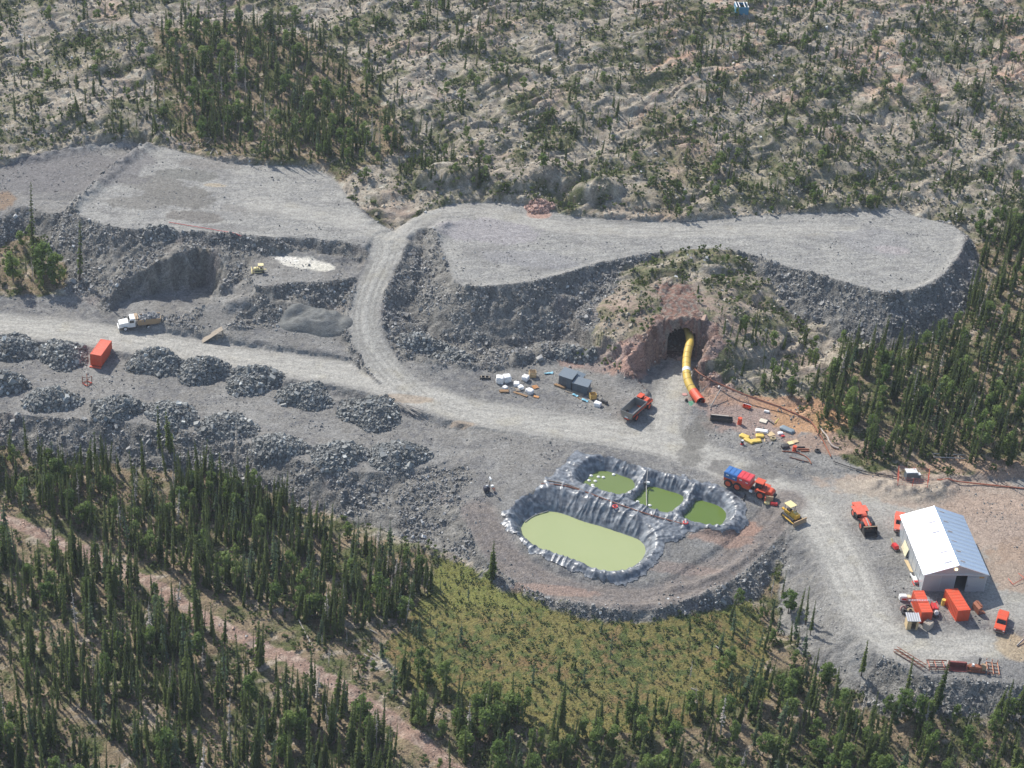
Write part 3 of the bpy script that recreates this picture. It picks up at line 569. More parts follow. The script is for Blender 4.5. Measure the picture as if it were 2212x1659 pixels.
def tube(P, rad, seg=5):
    """tapering tube along points"""
    V = []; Fc = []
    for i, (p, r) in enumerate(zip(P, rad)):
        for k in range(seg):
            a = 2 * math.pi * k / seg; V.append((p[0] + r * math.cos(a), p[1] + r * math.sin(a), p[2]))
    for i in range(len(P) - 1):
        for k in range(seg):
            Fc.append((i * seg + k, i * seg + (k + 1) % seg, (i + 1) * seg + (k + 1) % seg, (i + 1) * seg + k))
    return V, Fc
def tomesh(name, V, F, mats):
    me = bpy.data.meshes.new(name); me.from_pydata([tuple(v) for v in V], [], F); 
    for m in mats: me.materials.append(m)
    me.update(); return me
def diamonds(tri):
    V = []; F = []
    for q in tri:
        k = len(V); V += list(q); F.append((k, k + 1, k + 2, k + 3))
    return V, F
def spruce_parts(r, R0=.075, whorls=40, sparse=1.0, bare=.06, club=0.0, droop=.45):
    tv_, tf = tube([(0, 0, -.02), (.002, .001, .3), (0, .002, .65), (0, 0, 1.0)], [.013, .010, .007, .002], 5)
    Q = []
    ph = r.random() * 6
    for i in range(whorls):
        t = bare + (1 - bare) * (i + .3 * r.random()) / whorls
        rad = R0 * ((1 - t) ** .72) * (.62 + .75 * r.random()) + .007 + club * math.exp(-((t - .93) / .04) ** 2)
        if t < .25: rad *= .75 + t
        for j in range(5 if t < .75 else 4):
            if r.random() > sparse: continue
            a = ph + i * 1.9 + j * 2 * math.pi / 5 + r.uniform(-.4, .4); L = rad * r.uniform(.65, 1.2); z = t + r.uniform(-.012, .012)
            d = np.array([math.cos(a), math.sin(a), 0]); s = np.array([-math.sin(a), math.cos(a), 0]); wv = L * r.uniform(.30, .45)
            p0 = np.array([0, 0, z]); tip = d * L + np.array([0, 0, z - droop * L]); md = d * L * .6 + np.array([0, 0, z - droop * .25 * L])
            Q.append((p0, md - s * wv, tip, md + s * wv))
            up = np.array([0, 0, wv * .9]); Q.append((p0, md - up * 1.2, tip, md + up * .5))
    cv, cf = diamonds(Q); return (tv_, tf), (cv, cf)
def leafy_parts(r, n=520, clumps=11, wide=.26, base_=.22, top=1.0, leaf=.03):
    T = [tube([(0, 0, -.02), (.01, 0, .3), (.0, .015, .7), (.01, 0, .92)], [.016, .013, .008, .003], 5)]
    for q in range(4):
        a = q * 1.7 + r.random(); z = r.uniform(.3, .6)
        T.append(tube([(0, 0, z), (.09 * math.cos(a), .09 * math.sin(a), z + .12), (.17 * math.cos(a), .17 * math.sin(a), z + .26)], [.007, .005, .002], 4))
    V = []; F = []
    for v, f in T:
        k = len(V); V += v; F += [tuple(i + k for i in q) for q in f]
    cs = []
    for q in range(clumps):
        t = r.uniform(base_ + .06, top - .09); rad = wide * math.sin(math.pi * min(1, max(.12, (t - base_ + .14) / (top - base_ + .2)))) ** .8
        a = r.uniform(0, 6.28); rr_ = rad * math.sqrt(r.random()) * .75
        cs.append((rr_ * math.cos(a), rr_ * math.sin(a), t, r.uniform(.06, .125)))
    Q = []
    for i in range(n):
        c = cs[r.integers(len(cs))]; v = r.normal(size=3); v /= np.linalg.norm(v); rad = c[3] * r.uniform(.55, 1.05)
        p = np.array(c[:3]) + v * rad * np.array([1, 1, .95]); nrm = v + r.normal(size=3) * .7; nrm /= np.linalg.norm(nrm)
        t1 = np.cross(nrm, r.normal(size=3)); t1 /= np.linalg.norm(t1); t2 = np.cross(nrm, t1); L = leaf * r.uniform(.6, 1.4)
        Q.append((p - t1 * L, p - t2 * L * .75, p + t1 * L, p + t2 * L * .75))
    cv, cf = diamonds(Q); return (V, F), (cv, cf)
r_ = np.random.default_rng(3)
def mk(nm, pc, leafm, barkm=None):
    (a, b), (c, d) = pc
    tr = tomesh(nm + '_trunk', a, b, [barkm or M_BARK]); cr = tomesh(nm + '_crown', c, d, [leafm])
    k = len(a); both = tomesh(nm, list(a) + list(c), list(b) + [tuple(i + k for i in f) for f in d], [barkm or M_BARK, leafm])
    mi = np.zeros(len(b) + len(d), np.int32); mi[len(b):] = 1; both.polygons.foreach_set('material_index', mi)
    return tr, cr, both
SPR = [mk('spruce', spruce_parts(r_, R0=a, whorls=w_, sparse=s, bare=b, club=c), m) for a, w_, s, b, c, m in
       ((.052, 46, .95, .05, 0, M_SPRUCE), (.042, 46, .9, .05, .012, M_SPRUCE), (.066, 44, .95, .04, 0, M_SPRUCE), (.036, 44, .8, .12, .016, M_SPRUCE), (.047, 46, .9, .16, .006, M_SPRUCE), (.078, 42, .9, .03, 0, M_SPRUCE),
        (.085, 34, .55, .1, 0, M_GREY), (.07, 30, .35, .15, 0, M_GREY))]
LEA = [mk('leafy', leafy_parts(r_, n=nn, clumps=c, wide=wd, base_=b), M_LEAF) for nn, c, wd, b in ((900, 17, .19, .12), (820, 15, .25, .16), (900, 18, .17, .1), (820, 14, .26, .12))]
SHR = [mk('shrub', leafy_parts(r_, n=170, clumps=6, wide=wd, base_=.02, leaf=.085), M_SHRUB) for wd in (.45, .6, .38)]
SNAG = [mk('snag', spruce_parts(r_, R0=.06, whorls=16, sparse=.5, bare=.25, droop=.2), M_DEAD, M_DEAD) for _ in range(2)]

# stands: outline on the ground, trees per square metre, least and greatest height, share of leafy trees, label, group
NT = {'T1': ([(-130,880),(0,905),(200,935),(400,975),(560,1050),(640,1110),(740,1150),(850,1200),(930,1240),(930,1280),(890,1340),(840,1370),(740,1385),(640,1345),(540,1318),(420,1262),(300,1205),(150,1140),(0,1090),(-130,1060)], .25, 5, 10.5, .08, 'between the rock piles and the reddish trail'),
 'T2': ([(-130,1130),(120,1190),(300,1262),(420,1345),(560,1425),(700,1490),(820,1590),(920,1760),(-130,1760)], .17, 6, 12.5, .07, 'on the near side of the reddish trail'),
 'T3': ([(780,1490),(900,1445),(1000,1490),(1150,1530),(1300,1550),(1500,1520),(1650,1470),(1800,1445),(1900,1500),(2050,1540),(2340,1480),(2340,1760),(1010,1760),(900,1590)], .155, 5, 11, .32, 'in the near stand below the bog and the yard'),
 'T3b': ([(640,1365),(800,1395),(890,1415),(900,1450),(790,1500),(700,1460)], .07, 3, 7, .1, 'between the reddish trail and the bog'),
 'T4': ([(1560,1325),(1620,1285),(1690,1275),(1740,1360),(1790,1440),(1850,1480),(1700,1500),(1560,1540),(1480,1530),(1530,1420)], .085, 3.5, 8.5, .25, 'on the bog edge beside the yard bank'),
 'T5': ([(960,1240),(1150,1280),(1280,1325),(1400,1335),(1560,1310),(1560,1500),(1250,1540),(1050,1500),(880,1440)], .012, 2.5, 6, 0, 'standing alone on the open bog'),
 'T5b': ([(820,1220),(950,1230),(960,1290),(900,1390),(800,1390),(820,1300)], .10, 3, 7, .08, 'at the upper corner of the bog'),
 'T6': ([(1765,880),(1800,800),(1900,745),(2000,730),(2080,650),(2120,560),(2230,480),(2340,440),(2340,1015),(2100,1000),(2000,985),(1880,995),(1830,960)], .17, 6, 11.5, .14, 'in the dense stand right of the tunnel'),
 'T6b': ([(1540,720),(1620,690),(1800,745),(1900,745),(1790,805),(1750,870),(1640,840),(1560,800)], .15, 2.5, 7.5, .3, 'on the rock slope beside the tunnel mouth'),
 'T6c': ([(1325,640),(1400,560),(1500,548),(1590,560),(1605,640),(1540,690),(1400,660)], .06, 1.2, 3.2, .35, 'on the knob above the tunnel'),
 'T7': ([(350,60),(520,50),(700,90),(800,170),(850,260),(870,330),(740,370),(560,348),(470,335),(400,290),(340,220)], .135, 5, 9.5, .24, 'in the stand behind the upper left pad'),
 'T8': ([(230,160),(350,200),(420,300),(240,300),(150,250)], .06, 4, 8, .12, 'in the stand behind the upper left pad'),
 'T12': ([(830,390),(870,300),(1000,240),(1040,330),(960,390)], .05, 4, 7, .1, 'on the rocky hillside'),
 'T13': ([(860,-60),(1080,-60),(1060,110),(900,130)], .055, 4, 7.5, .15, 'on the rocky hillside'),
 'T9': ([(-130,-120),(2340,-120),(2340,440),(1940,440),(1600,450),(1300,420),(870,410),(750,375),(420,305),(200,295),(-130,345)], .055, 1.6, 6.4, .24, 'on the rocky hillside'),
 'T9b': ([(1480,30),(2340,30),(2340,430),(1940,440),(1600,440),(1420,300)], .08, 1.5, 5.2, .2, 'on the rocky hillside'),
 'T9c': ([(1420,400),(1700,400),(1950,440),(1900,460),(1600,470),(1440,470)], .12, 1.8, 5, .4, 'on the rocky hillside'),
 'T10': ([(1980,450),(2100,465),(2340,430),(2340,560),(2120,545),(2095,500)], .10, 4, 8, .4, 'beside the upper right pad'),
 'T11': ([(-130,480),(40,475),(120,540),(150,605),(90,628),(-130,605)], .10, 4, 9, .5, 'in the clump left of the quarried face')}
TREES = []   # x, y, z, h, kind, stand
rt = np.random.default_rng(21)
for key, (pl, dn, h0, h1, lf, where) in NT.items():
    zc_ = {'T1': -4, 'T2': -5, 'T3': -5}.get(key, None)
    pw = np.array([G(*p)[:2] if (0 < p[0] < 2212 and 0 < p[1] < 1659) else unproj([p], 24 if p[1] < 200 else (9 if p[1] < 600 else (3 if p[1] < 900 else -4.5)))[0] for p in pl])
    x0, y0 = pw.min(0) - 3; x1, y1 = pw.max(0) + 3
    n = int((x1 - x0) * (y1 - y0) * dn * 1.9 * {'T1': 1.5, 'T2': 1.25, 'T3': 1.2, 'T6': 1.2, 'T7': 1.2}.get(key, 1.25))
    x = rt.uniform(x0, x1, n); y = rt.uniform(y0, y1, n); z = hz(x, y)
    cl = fbm(x / 13, y / 13, 3, 120) + .4 * perlin(x / 4.5, y / 4.5, 125)
    px, py, _ = proj(x, y, z)
    ii = np.clip(((x - GX0) / GS).astype(int), 0, NX - 1); jj = np.clip(((y - GY0) / GS).astype(int), 0, NY - 1)
    ok = inpoly(px, py, pl) & np.isin(ZONE[jj, ii], (0, 1, 2)) & (TRD[jj, ii] > 1.7) & (rt.random(n) < np.clip((.42 if key in ('T9', 'T9b') else .53) + (1.7 if key in ('T9', 'T9b') else (1.1 if key == 'T2' else .75)) * cl, .03, 1)) & (x > GX0 + 2) & (x < GX1 - 2) & (y > GY0 + 2) & (y < GY1 - 2)
    for a, b, c in zip(x[ok], y[ok], z[ok]):
        h = (h0 + (h1 - h0) * rt.beta(1.5, 2.4)) * (.45 if rt.random() < .16 else 1)
        q = rt.random(); kind = 'leafy' if q < lf else ('snag' if q < lf + .03 else 'spruce')
        if kind == 'leafy': h *= .72
        TREES.append((a, b, c, h, kind, key))
HAND = [(70,545,17,'spruce'),(172,605,15,'spruce'),(1062,1248,8.5,'spruce'),(92,600,9,'leafy'),(118,618,8,'leafy'),(130,612,7.5,'leafy'),(30,610,8,'leafy'),(1702,1325,5.5,'leafy'),(1722,1345,8,'spruce'),(1740,1350,8.5,'spruce'),(1750,1372,8,'spruce'),
        (1610,1400,8,'pale'),(1585,1365,6,'pale'),(985,1410,5,'pale'),(1150,1480,5,'pale'),(1355,1560,6.5,'pale'),(1260,1480,6,'pale'),(1490,1470,5,'snag'),(1205,1470,6,'spruce'),(1860,1460,9,'spruce'),(1960,1490,8,'spruce'),(2020,1530,11,'spruce'),(2190,1550,13,'spruce'),(2205,1560,11,'spruce'),(1105,1340,3,'snag'),(940,1390,5,'pale'),(905,1380,5.5,'pale'),(885,1300,6,'pale'),(820,1240,5,'pale'),
        (512,1000,10,'snag'),(540,1010,9,'snag'),(548,1015,9,'snag'),(368,975,10,'spruce'),(345,970,10,'spruce'),(2145,490,5,'leafy'),(2110,500,6,'leafy'),(1735,580,0,'x')]
for px, py, h, kd in HAND:
    if h: p = G(px, py); TREES.append((p[0], p[1], p[2], h, kd, 'H'))
TREES = [t for t in TREES]
TX = np.array([t[:4] for t in TREES]); tpx, tpy, tpw = proj(TX[:, 0], TX[:, 1], TX[:, 2] + TX[:, 3] * .5)
onscr = (tpx > -5) & (tpx < 2217) & (tpy > -5) & (tpy < 1664)
score = TX[:, 3] / tpw * onscr
def choose(kinds, nmax):
    c = [i for i, t in enumerate(TREES) if t[4] in kinds and onscr[i]]
    c.sort(key=lambda i: -score[i]); return set(c[:nmax])
IND = choose(('spruce', 'pale'), 292) | choose(('leafy',), 290) | choose(('snag',), 290)
print('trees', len(TREES), {k: sum(1 for t in TREES if t[4] == k) for k in ('spruce', 'leafy', 'snag', 'pale')}, 'individual', len(IND))
WHERE = {k: v[5] for k, v in NT.items()}
def tree_label(i):
    a, b, c, h, kind, key = TREES[i]
    if key == 'H':
        p = tpx[i], tpy[i] + score[i] * 0
        near = {0: 'tall bare-stemmed spruce standing left of the rubble slope below the upper left pad'}
        k = [j for j in range(len(HAND)) if abs(HAND[j][2] - h) < 1e-6 and (G(HAND[j][0], HAND[j][1]) - Vector((a, b, c))).length < .05]
        k = k[0] if k else 0
        LB = {0: 'tallest thin spruce against the rubble below the upper left pad', 1: 'tall thin spruce with bare rubble all round, right of the leafy clump', 2: 'lone dark spruce on the rubble bank left of the lower pond',
              7: 'round bushy green tree on the rubble bank below the bulldozer'}
        if k in LB: return LB[k], None
        nm = {'spruce': 'dark narrow spruce', 'leafy': 'bright green leafy tree', 'snag': 'grey dead tree', 'pale': 'pale feathery larch'}[HAND[k][3]]
        wh = 'on or beside the open bog' if HAND[k][1] > 1200 and HAND[k][0] < 1650 else ('against the rubble bank of the yard' if HAND[k][0] > 1650 and HAND[k][1] > 1200 else ('in front of the rock piles' if HAND[k][1] > 900 else ('in the leafy clump left of the quarried face' if HAND[k][0] < 400 else 'beside the end of the upper right pad')))
        return nm + ' ' + wh, nm + 's ' + wh
    lo, hi = NT[key][2], NT[key][3]
    sz = 'tall' if h > lo + .55 * (hi - lo) else ('middling' if h > lo + .3 * (hi - lo) else 'short')
    nm = {'spruce': 'dark narrow spruce', 'leafy': 'bright green leafy tree', 'snag': 'grey dead tree'}[kind]
    if kind == 'leafy': sz = ''
    l = (sz + ' ' + nm + ' ' + WHERE[key]).strip()
    return l, l.replace('spruce ', 'spruces ').replace('tree ', 'trees ')
def copy_obj(src_me, name, parent):
    o = bpy.data.objects.new(name, src_me); COL.objects.link(o); o.parent = parent; return o
FOR = []
for i, (a, b, c, h, kind, key) in enumerate(TREES):
    v = int(rt.integers(0, 6)); 
    if kind == 'spruce' and key in ('T5', 'T4', 'T5b', 'T3b') and rt.random() < .6: v = 6 + int(rt.integers(0, 2))
    if kind == 'pale' or (kind == 'spruce' and key in ('T1', 'T2', 'T3', 'T6', 'T7') and rt.random() < .09): v = 6 + i % 2
    if key == 'H' and kind == 'spruce' and h > 12: v = 3
    rz = rt.uniform(0, 6.28); tx, ty = rt.normal(0, .045, 2); fx = rt.uniform(.75, 1.35)
    if key in ('T9', 'T9b', 'T6c', 'T9c'): fx *= 1.25
    if i in IND:
        lib = {'spruce': SPR, 'pale': SPR, 'leafy': LEA, 'snag': SNAG}[kind]; v = v % len(lib) if kind not in ('spruce', 'pale') else v
        o = bpy.data.objects.new({'spruce': 'spruce_tree', 'pale': 'larch_tree', 'leafy': 'leafy_tree', 'snag': 'dead_tree'}[kind], None)
        o.empty_display_size = .3; COL.objects.link(o); o.location = (a, b, c - .05); o.rotation_euler = (tx, ty, rz); o.scale = (h * fx, h * fx, h)
        l, g = tree_label(i); tag(o, l, 'tree', g)
        copy_obj(lib[v][2 if kind == 'snag' else 0], 'trunk', o)
        if kind != 'snag': copy_obj(lib[v][1], 'crown', o)
    else:
        FOR.append((a, b, c - .05, h, fx, rz, tx, ty, {'spruce': v, 'leafy': 8 + v % 4, 'pale': v, 'snag': 12 + v % 2}[kind]))
PROTO = bpy.data.collections.new('tree_kinds')
for k, q in enumerate(SPR + LEA + SNAG): PROTO.objects.link(bpy.data.objects.new('kind_%02d' % k, q[2]))
def scatter(name, D, coll, label, cat, scl=None):
    """one object holding plants nobody could count, as instances on its points"""
    D = np.array(D); me = bpy.data.meshes.new(name); me.vertices.add(len(D)); me.vertices.foreach_set('co', D[:, :3].astype(np.float32).ravel())
    s = me.attributes.new('scl', 'FLOAT_VECTOR', 'POINT'); s.data.foreach_set('vector', np.stack([D[:, 3] * D[:, 4], D[:, 3] * D[:, 4], D[:, 3]], 1).astype(np.float32).ravel())
    s = me.attributes.new('rot', 'FLOAT_VECTOR', 'POINT'); s.data.foreach_set('vector', np.stack([D[:, 6], D[:, 7], D[:, 5]], 1).astype(np.float32).ravel())
    s = me.attributes.new('pick', 'INT', 'POINT'); s.data.foreach_set('value', D[:, 8].astype(np.int32))
    o = link(name, me); ng = bpy.data.node_groups.new(name, 'GeometryNodeTree')
    ng.interface.new_socket('Geometry', in_out='INPUT', socket_type='NodeSocketGeometry'); ng.interface.new_socket('Geometry', in_out='OUTPUT', socket_type='NodeSocketGeometry')
    gi = ng.nodes.new('NodeGroupInput'); go = ng.nodes.new('NodeGroupOutput'); ip = ng.nodes.new('GeometryNodeInstanceOnPoints'); ci = ng.nodes.new('GeometryNodeCollectionInfo')
    ci.inputs['Collection'].default_value = coll; ci.inputs['Separate Children'].default_value = True; ci.inputs['Reset Children'].default_value = True
    def at(nm, ty):
        q = ng.nodes.new('GeometryNodeInputNamedAttribute'); q.data_type = ty; q.inputs['Name'].default_value = nm; return q.outputs[0]
    ip.inputs['Pick Instance'].default_value = True
    e2r = ng.nodes.new('FunctionNodeEulerToRotation'); ng.links.new(at('rot', 'FLOAT_VECTOR'), e2r.inputs[0])
    for a, b in ((gi.outputs[0], ip.inputs['Points']), (ci.outputs[0], ip.inputs['Instance']), (at('pick', 'INT'), ip.inputs['Instance Index']), (e2r.outputs[0], ip.inputs['Rotation']), (at('scl', 'FLOAT_VECTOR'), ip.inputs['Scale']), (ip.outputs[0], go.inputs[0])):
        ng.links.new(a, b)
    md = o.modifiers.new('scatter', 'NODES'); md.node_group = ng
    return tag(o, label, cat, kind='stuff')
scatter('forest', FOR, PROTO, 'the rest of the dark spruces spread over hillside and forest', 'trees')
PROTO2 = bpy.data.collections.new('bush_kinds')
for k, q in enumerate(SHR): PROTO2.objects.link(bpy.data.objects.new('bush_%02d' % k, q[2]))
BUSH = []
N = 150000; x = rt.uniform(GX0 + 2, GX1 - 2, N); y = rt.uniform(GY0 + 2, GY1 - 2, N)
ii = ((x - GX0) / GS).astype(int); jj = ((y - GY0) / GS).astype(int); zc_ = ZONE[jj, ii]
bm_ = moss[jj, ii]; cl = fbm(x / 8, y / 8, 3, 130)
pr = np.select([zc_ == 0, zc_ == 1, zc_ == 2], [np.clip(bm_ * .42 + .35 * sst(0, .35, cl), .02, .8), np.clip(.4 + .7 * cl, .05, .8), np.clip(.9 + .6 * cl, .35, 1)], 0) * VIS[jj, ii]
k = (rt.random(N) < pr) & (TRD[jj, ii] > 2.2)
for a, b, zk in zip(x[k], y[k], zc_[k]):
    h = {0: .35 + 1.5 * rt.random() ** 2.2, 1: .4 + 1.1 * rt.random() ** 2, 2: .22 + .7 * rt.random() ** 2}[int(zk)]
    BUSH.append((a, b, float(hz(a, b)) - .05, h, rt.uniform(.9, 1.7), rt.uniform(0, 6.28), 0, 0, int(rt.integers(0, 3))))
print('bushes', len(BUSH), 'forest', len(FOR))
scatter('undergrowth', BUSH, PROTO2, 'low green shrubs and ground cover on the bog, forest floor and rock', 'undergrowth')
# ------------------------------------------------------------------ building kit
import bmesh
class MB:
    def __init__(s): s.V = []; s.F = []
    def add(s, V, F):
        k = len(s.V); s.V += [tuple(v) for v in V]; s.F += [tuple(i + k for i in f) for f in F]; return s
    def box(s, c, d, rz=0.0, top=(1, 1), ry=0.0):
        x, y, z = (q / 2 for q in d); tx, ty = top; V = []
        for X_, Y_, Z_ in ((-x,-y,-z),(x,-y,-z),(x,y,-z),(-x,y,-z),(-x*tx,-y*ty,z),(x*tx,-y*ty,z),(x*tx,y*ty,z),(-x*tx,y*ty,z)):
            X2 = X_ * math.cos(ry) + Z_ * math.sin(ry); Z2 = -X_ * math.sin(ry) + Z_ * math.cos(ry)
            V.append((c[0] + X2 * math.cos(rz) - Y_ * math.sin(rz), c[1] + X2 * math.sin(rz) + Y_ * math.cos(rz), c[2] + Z2))
        return s.add(V, BOXF.tolist())
    def cyl(s, p, q, r, r2=None, n=12, cap=True):
        p = np.array(p, float); q = np.array(q, float); r2 = r if r2 is None else r2; d = q - p; d /= np.linalg.norm(d)
        a = np.cross(d, [0, 0, 1] if abs(d[2]) < .9 else [1, 0, 0]); a /= np.linalg.norm(a); b = np.cross(d, a); V = []
        for P_, R in ((p, r), (q, r2)):
            for k in range(n): t = 2 * math.pi * k / n; V.append(P_ + R * (a * math.cos(t) + b * math.sin(t)))
        Fc = [(k, (k + 1) % n, n + (k + 1) % n, n + k) for k in range(n)]
        if cap: Fc += [tuple(range(n - 1, -1, -1)), tuple(range(n, 2 * n))]
        return s.add(V, Fc)
    def bar(s, p, q, w):                         # square bar
        return s.cyl(p, q, w * .707, n=4)
    def prof(s, pts, y0, y1):                    # outline in x,z pushed along y
        n = len(pts); V = [(x, y0, z) for x, z in pts] + [(x, y1, z) for x, z in pts]
        return s.add(V, [tuple(range(n)), tuple(range(2 * n - 1, n - 1, -1))] + [(i, i + n, (i + 1) % n + n, (i + 1) % n) for i in range(n)])
    def tray(s, x0, x1, w0, w1, z0, z1, t=.12, slope=0.0):   # an open box with leaning sides
        a, b = w0 / 2, w1 / 2
        out = [(x0,-a,z0),(x1,-a,z0),(x1,a,z0),(x0,a,z0),(x0-slope,-b,z1),(x1+slope,-b,z1),(x1+slope,b,z1),(x0-slope,b,z1)]
        inn = [(x0+t,-a+t,z0+t),(x1-t,-a+t,z0+t),(x1-t,a-t,z0+t),(x0+t,a-t,z0+t),(x0-slope+t,-b+t,z1),(x1+slope-t,-b+t,z1),(x1+slope-t,b-t,z1),(x0-slope+t,b-t,z1)]
        F = [(0,3,2,1),(0,1,5,4),(1,2,6,5),(2,3,7,6),(3,0,4,7),(8,9,10,11),(8,12,13,9),(9,13,14,10),(10,14,15,11),(11,15,12,8),(4,5,13,12),(5,6,14,13),(6,7,15,14),(7,4,12,15)]
        return s.add(out + inn, F)
    def build(s, name, m, parent=None, bevel=0.0, smooth=False):
        me = bpy.data.meshes.new(name); bm = bmesh.new()
        vs = [bm.verts.new(v) for v in s.V]
        for f in s.F:
            try: bm.faces.new([vs[i] for i in f])
            except ValueError: pass
        bmesh.ops.recalc_face_normals(bm, faces=bm.faces)
        if bevel: bmesh.ops.bevel(bm, geom=[e for e in bm.edges if len(e.link_faces) == 2 and e.calc_face_angle() > .6], offset=bevel, segments=2, affect='EDGES', clamp_overlap=True)
        if smooth:
            for f in bm.faces: f.smooth = True
        bm.to_mesh(me); bm.free(); return link(name, me, [m] if m else (), parent)
def thing(name, label, cat, loc, rz=0.0, group=None, rx=0.0):
    o = bpy.data.objects.new(name, None); o.empty_display_size = .5; COL.objects.link(o); o.location = loc; o.rotation_euler = (rx, 0, rz)
    return tag(o, label, cat, group)
def one(mb, name, m, label, cat, loc, rz=0.0, group=None, bevel=.02):
    o = mb.build(name, m, None, bevel); o.location = loc; o.rotation_euler = (0, 0, rz); return tag(o, label, cat, group)
def PK(ox, oy, s, x, y): return K(ox, oy, s, [(x, y)])[0]
def GK(ox, oy, s, x, y, dz=0.0): return G(*PK(ox, oy, s, x, y), dz)
def ang(a, b): return math.atan2(b[1] - a[1], b[0] - a[0])

# ------------------------------------------------------------------ tunnel
def wpt(u, v, z): p = TA + te * u + tn * v; return (p[0], p[1], z)
hwid = TWID / 2 - .55; uc = TWID / 2
def archz(u): 
    q = np.clip(1 - ((u - uc) / hwid) ** 2, 0, 1); return np.where(np.abs(u - uc) < hwid, 2.0 + 4.6 + 2.0 * np.sqrt(q), -9)
us = np.linspace(-.3, TWID + .3, 40); vs = np.linspace(0, 17.6, 72); A, B = np.meshgrid(us, vs)
wxp = TA[0] + te[0] * A + tn[0] * B; wyp = TA[1] + te[1] * A + tn[1] * B; zc = hz(wxp, wyp, ZPRE)
zc = zc + .18 * perlin(A * 1.4, B * 1.4, 140) + .03; ar = archz(A)
iq = np.arange(A.size).reshape(A.shape); q = np.stack([iq[:-1, :-1], iq[:-1, 1:], iq[1:, 1:], iq[1:, :-1]], -1)
zm = np.maximum.reduce([zc[:-1, :-1], zc[1:, 1:], zc[1:, :-1], zc[:-1, 1:]]); am = np.minimum.reduce([ar[:-1, :-1], ar[:-1, 1:]])
q = q[~(zm < am + .25)].reshape(-1, 4)
me = bpy.data.meshes.new('tunnel_roof'); set_mesh(me, np.stack([wxp, wyp, zc], -1).reshape(-1, 3), q)
cc = mix(np.broadcast_to(col(.20, .118, .09), A.shape + (3,)), col(.22, .18, .15), sst(-.2, .4, perlin(A, B, 141))); set_attr(me, 'Col', cc.reshape(-1, 3)); set_attr(me, 'Grain', np.full(A.size, .9))
tun = thing('tunnel', 'dark tunnel mouth blasted into pink rock, with a yellow duct running in', 'tunnel', (0, 0, 0))
link('rock_roof', me, [M_GROUND], tun)
pr_ = [(uc - hwid - .45, 1.8)] + [(uc + (u - uc) * (1 + .45 / hwid), float(archz(np.array(u))) + .7) for u in np.linspace(uc - hwid * .999, uc + hwid * .999, 15)] + [(uc + hwid + .45, 1.8)]
V = []; Fq = []; ring = np.linspace(0, 1, 14)
for t in ring:
    for (u, z) in pr_:
        iu = int(np.clip(np.searchsorted(us, u), 0, 39)); v0 = float(vs[int(np.argmax(zc[:, iu] >= min(z, 9.0)))]) + .12; V.append(wpt(u + .15 * perlin(np.array(t * 9), np.array(z), 142) * (t > 0), v0 + (17 - v0) * t, z))
k = len(pr_)
for i in range(len(ring) - 1):
    for j in range(k - 1): Fq.append((i * k + j, i * k + j + 1, (i + 1) * k + j + 1, (i + 1) * k + j))
Fq.append(tuple(range((len(ring) - 1) * k, len(ring) * k)))
lm = MB().add(V, Fq); lm.build('rock_lining', paint('tunnel_rock', (.13, .095, .08), .95, dirt=.4, dust=(.08, .07, .065)), tun)

# ------------------------------------------------------------------ ponds: liners and water
def liner_mat():
    m, n, b = nodes('pond_liner')
    no = n.nodes.new('ShaderNodeTexNoise'); no.inputs['Scale'].default_value = 1.1; no.inputs['Detail'].default_value = 7
    ge = n.nodes.new('ShaderNodeNewGeometry'); n.links.new(ge.outputs['Position'], no.inputs['Vector'])
    mx = n.nodes.new('ShaderNodeMix'); mx.data_type = 'RGBA'; mx.inputs['A'].default_value = (.085, .095, .11, 1); mx.inputs['B'].default_value = (.25, .27, .29, 1)
    mr = n.nodes.new('ShaderNodeMapRange'); mr.inputs['From Min'].default_value = .4; mr.inputs['From Max'].default_value = .68; n.links.new(no.outputs['Fac'], mr.inputs['Value'])
    n.links.new(mr.outputs[0], mx.inputs['Factor']); n.links.new(mx.outputs['Result'], b.inputs['Base Color'])
    bp = n.nodes.new('ShaderNodeBump'); bp.inputs['Strength'].default_value = .2; bp.inputs['Distance'].default_value = .06; n.links.new(no.outputs['Fac'], bp.inputs['Height']); n.links.new(bp.outputs[0], b.inputs['Normal'])
    b.inputs['Roughness'].default_value = .42; b.inputs['Specular IOR Level'].default_value = .7; return m
M_LINER = liner_mat()
LW = np.array([G(*p)[:2] for p in LINER]); LW = smooth_poly(LW, 1)
fs = .15; xs = np.arange(LW[:, 0].min() - 1, LW[:, 0].max() + 1, fs); ys = np.arange(LW[:, 1].min() - 1, LW[:, 1].max() + 1, fs)
A, B = np.meshgrid(xs, ys); A = A.astype(np.float32); B = B.astype(np.float32)
ld, ls = sdf(A, B, LW); ld = ld + .6 * perlin(A / 2.4, B / 2.4, 152) + .4 * perlin(A / 1.2, B / 1.2, 150) + .2 * perlin(A / .5, B / .5, 151)
wd = {k: sdf(A, B, padpoly(v, zw)) for k, (v, zw) in WATER.items()}
dup = np.minimum.reduce([wd[k][0] for k in ('w1', 'w2', 'w3')]); sup = np.select([wd['w1'][0] == dup, wd['w2'][0] == dup], [wd['w1'][1], wd['w2'][1] + 70], wd['w3'][1] + 140)
zl = hz(A, B)
def folds(s, d, sd): 
    w1_ = s + .4 * perlin(s * .5, d * .4, sd) + .3 * d * perlin(s / 6, d * 0 + 2.5, sd + 1)
    r1 = 1 - np.abs(perlin(w1_ * .5, d * .07, sd + 2)); r2 = 1 - np.abs(perlin(w1_ * 1.3 + .15 * d, d * .12, sd + 3))
    return r1 ** 5 * .5 + r2 ** 6 * .26 * (.4 + perlin(s / 3, d / 2, sd + 4))
low_side = wd['low'][0] < dup * 1.25 + .2
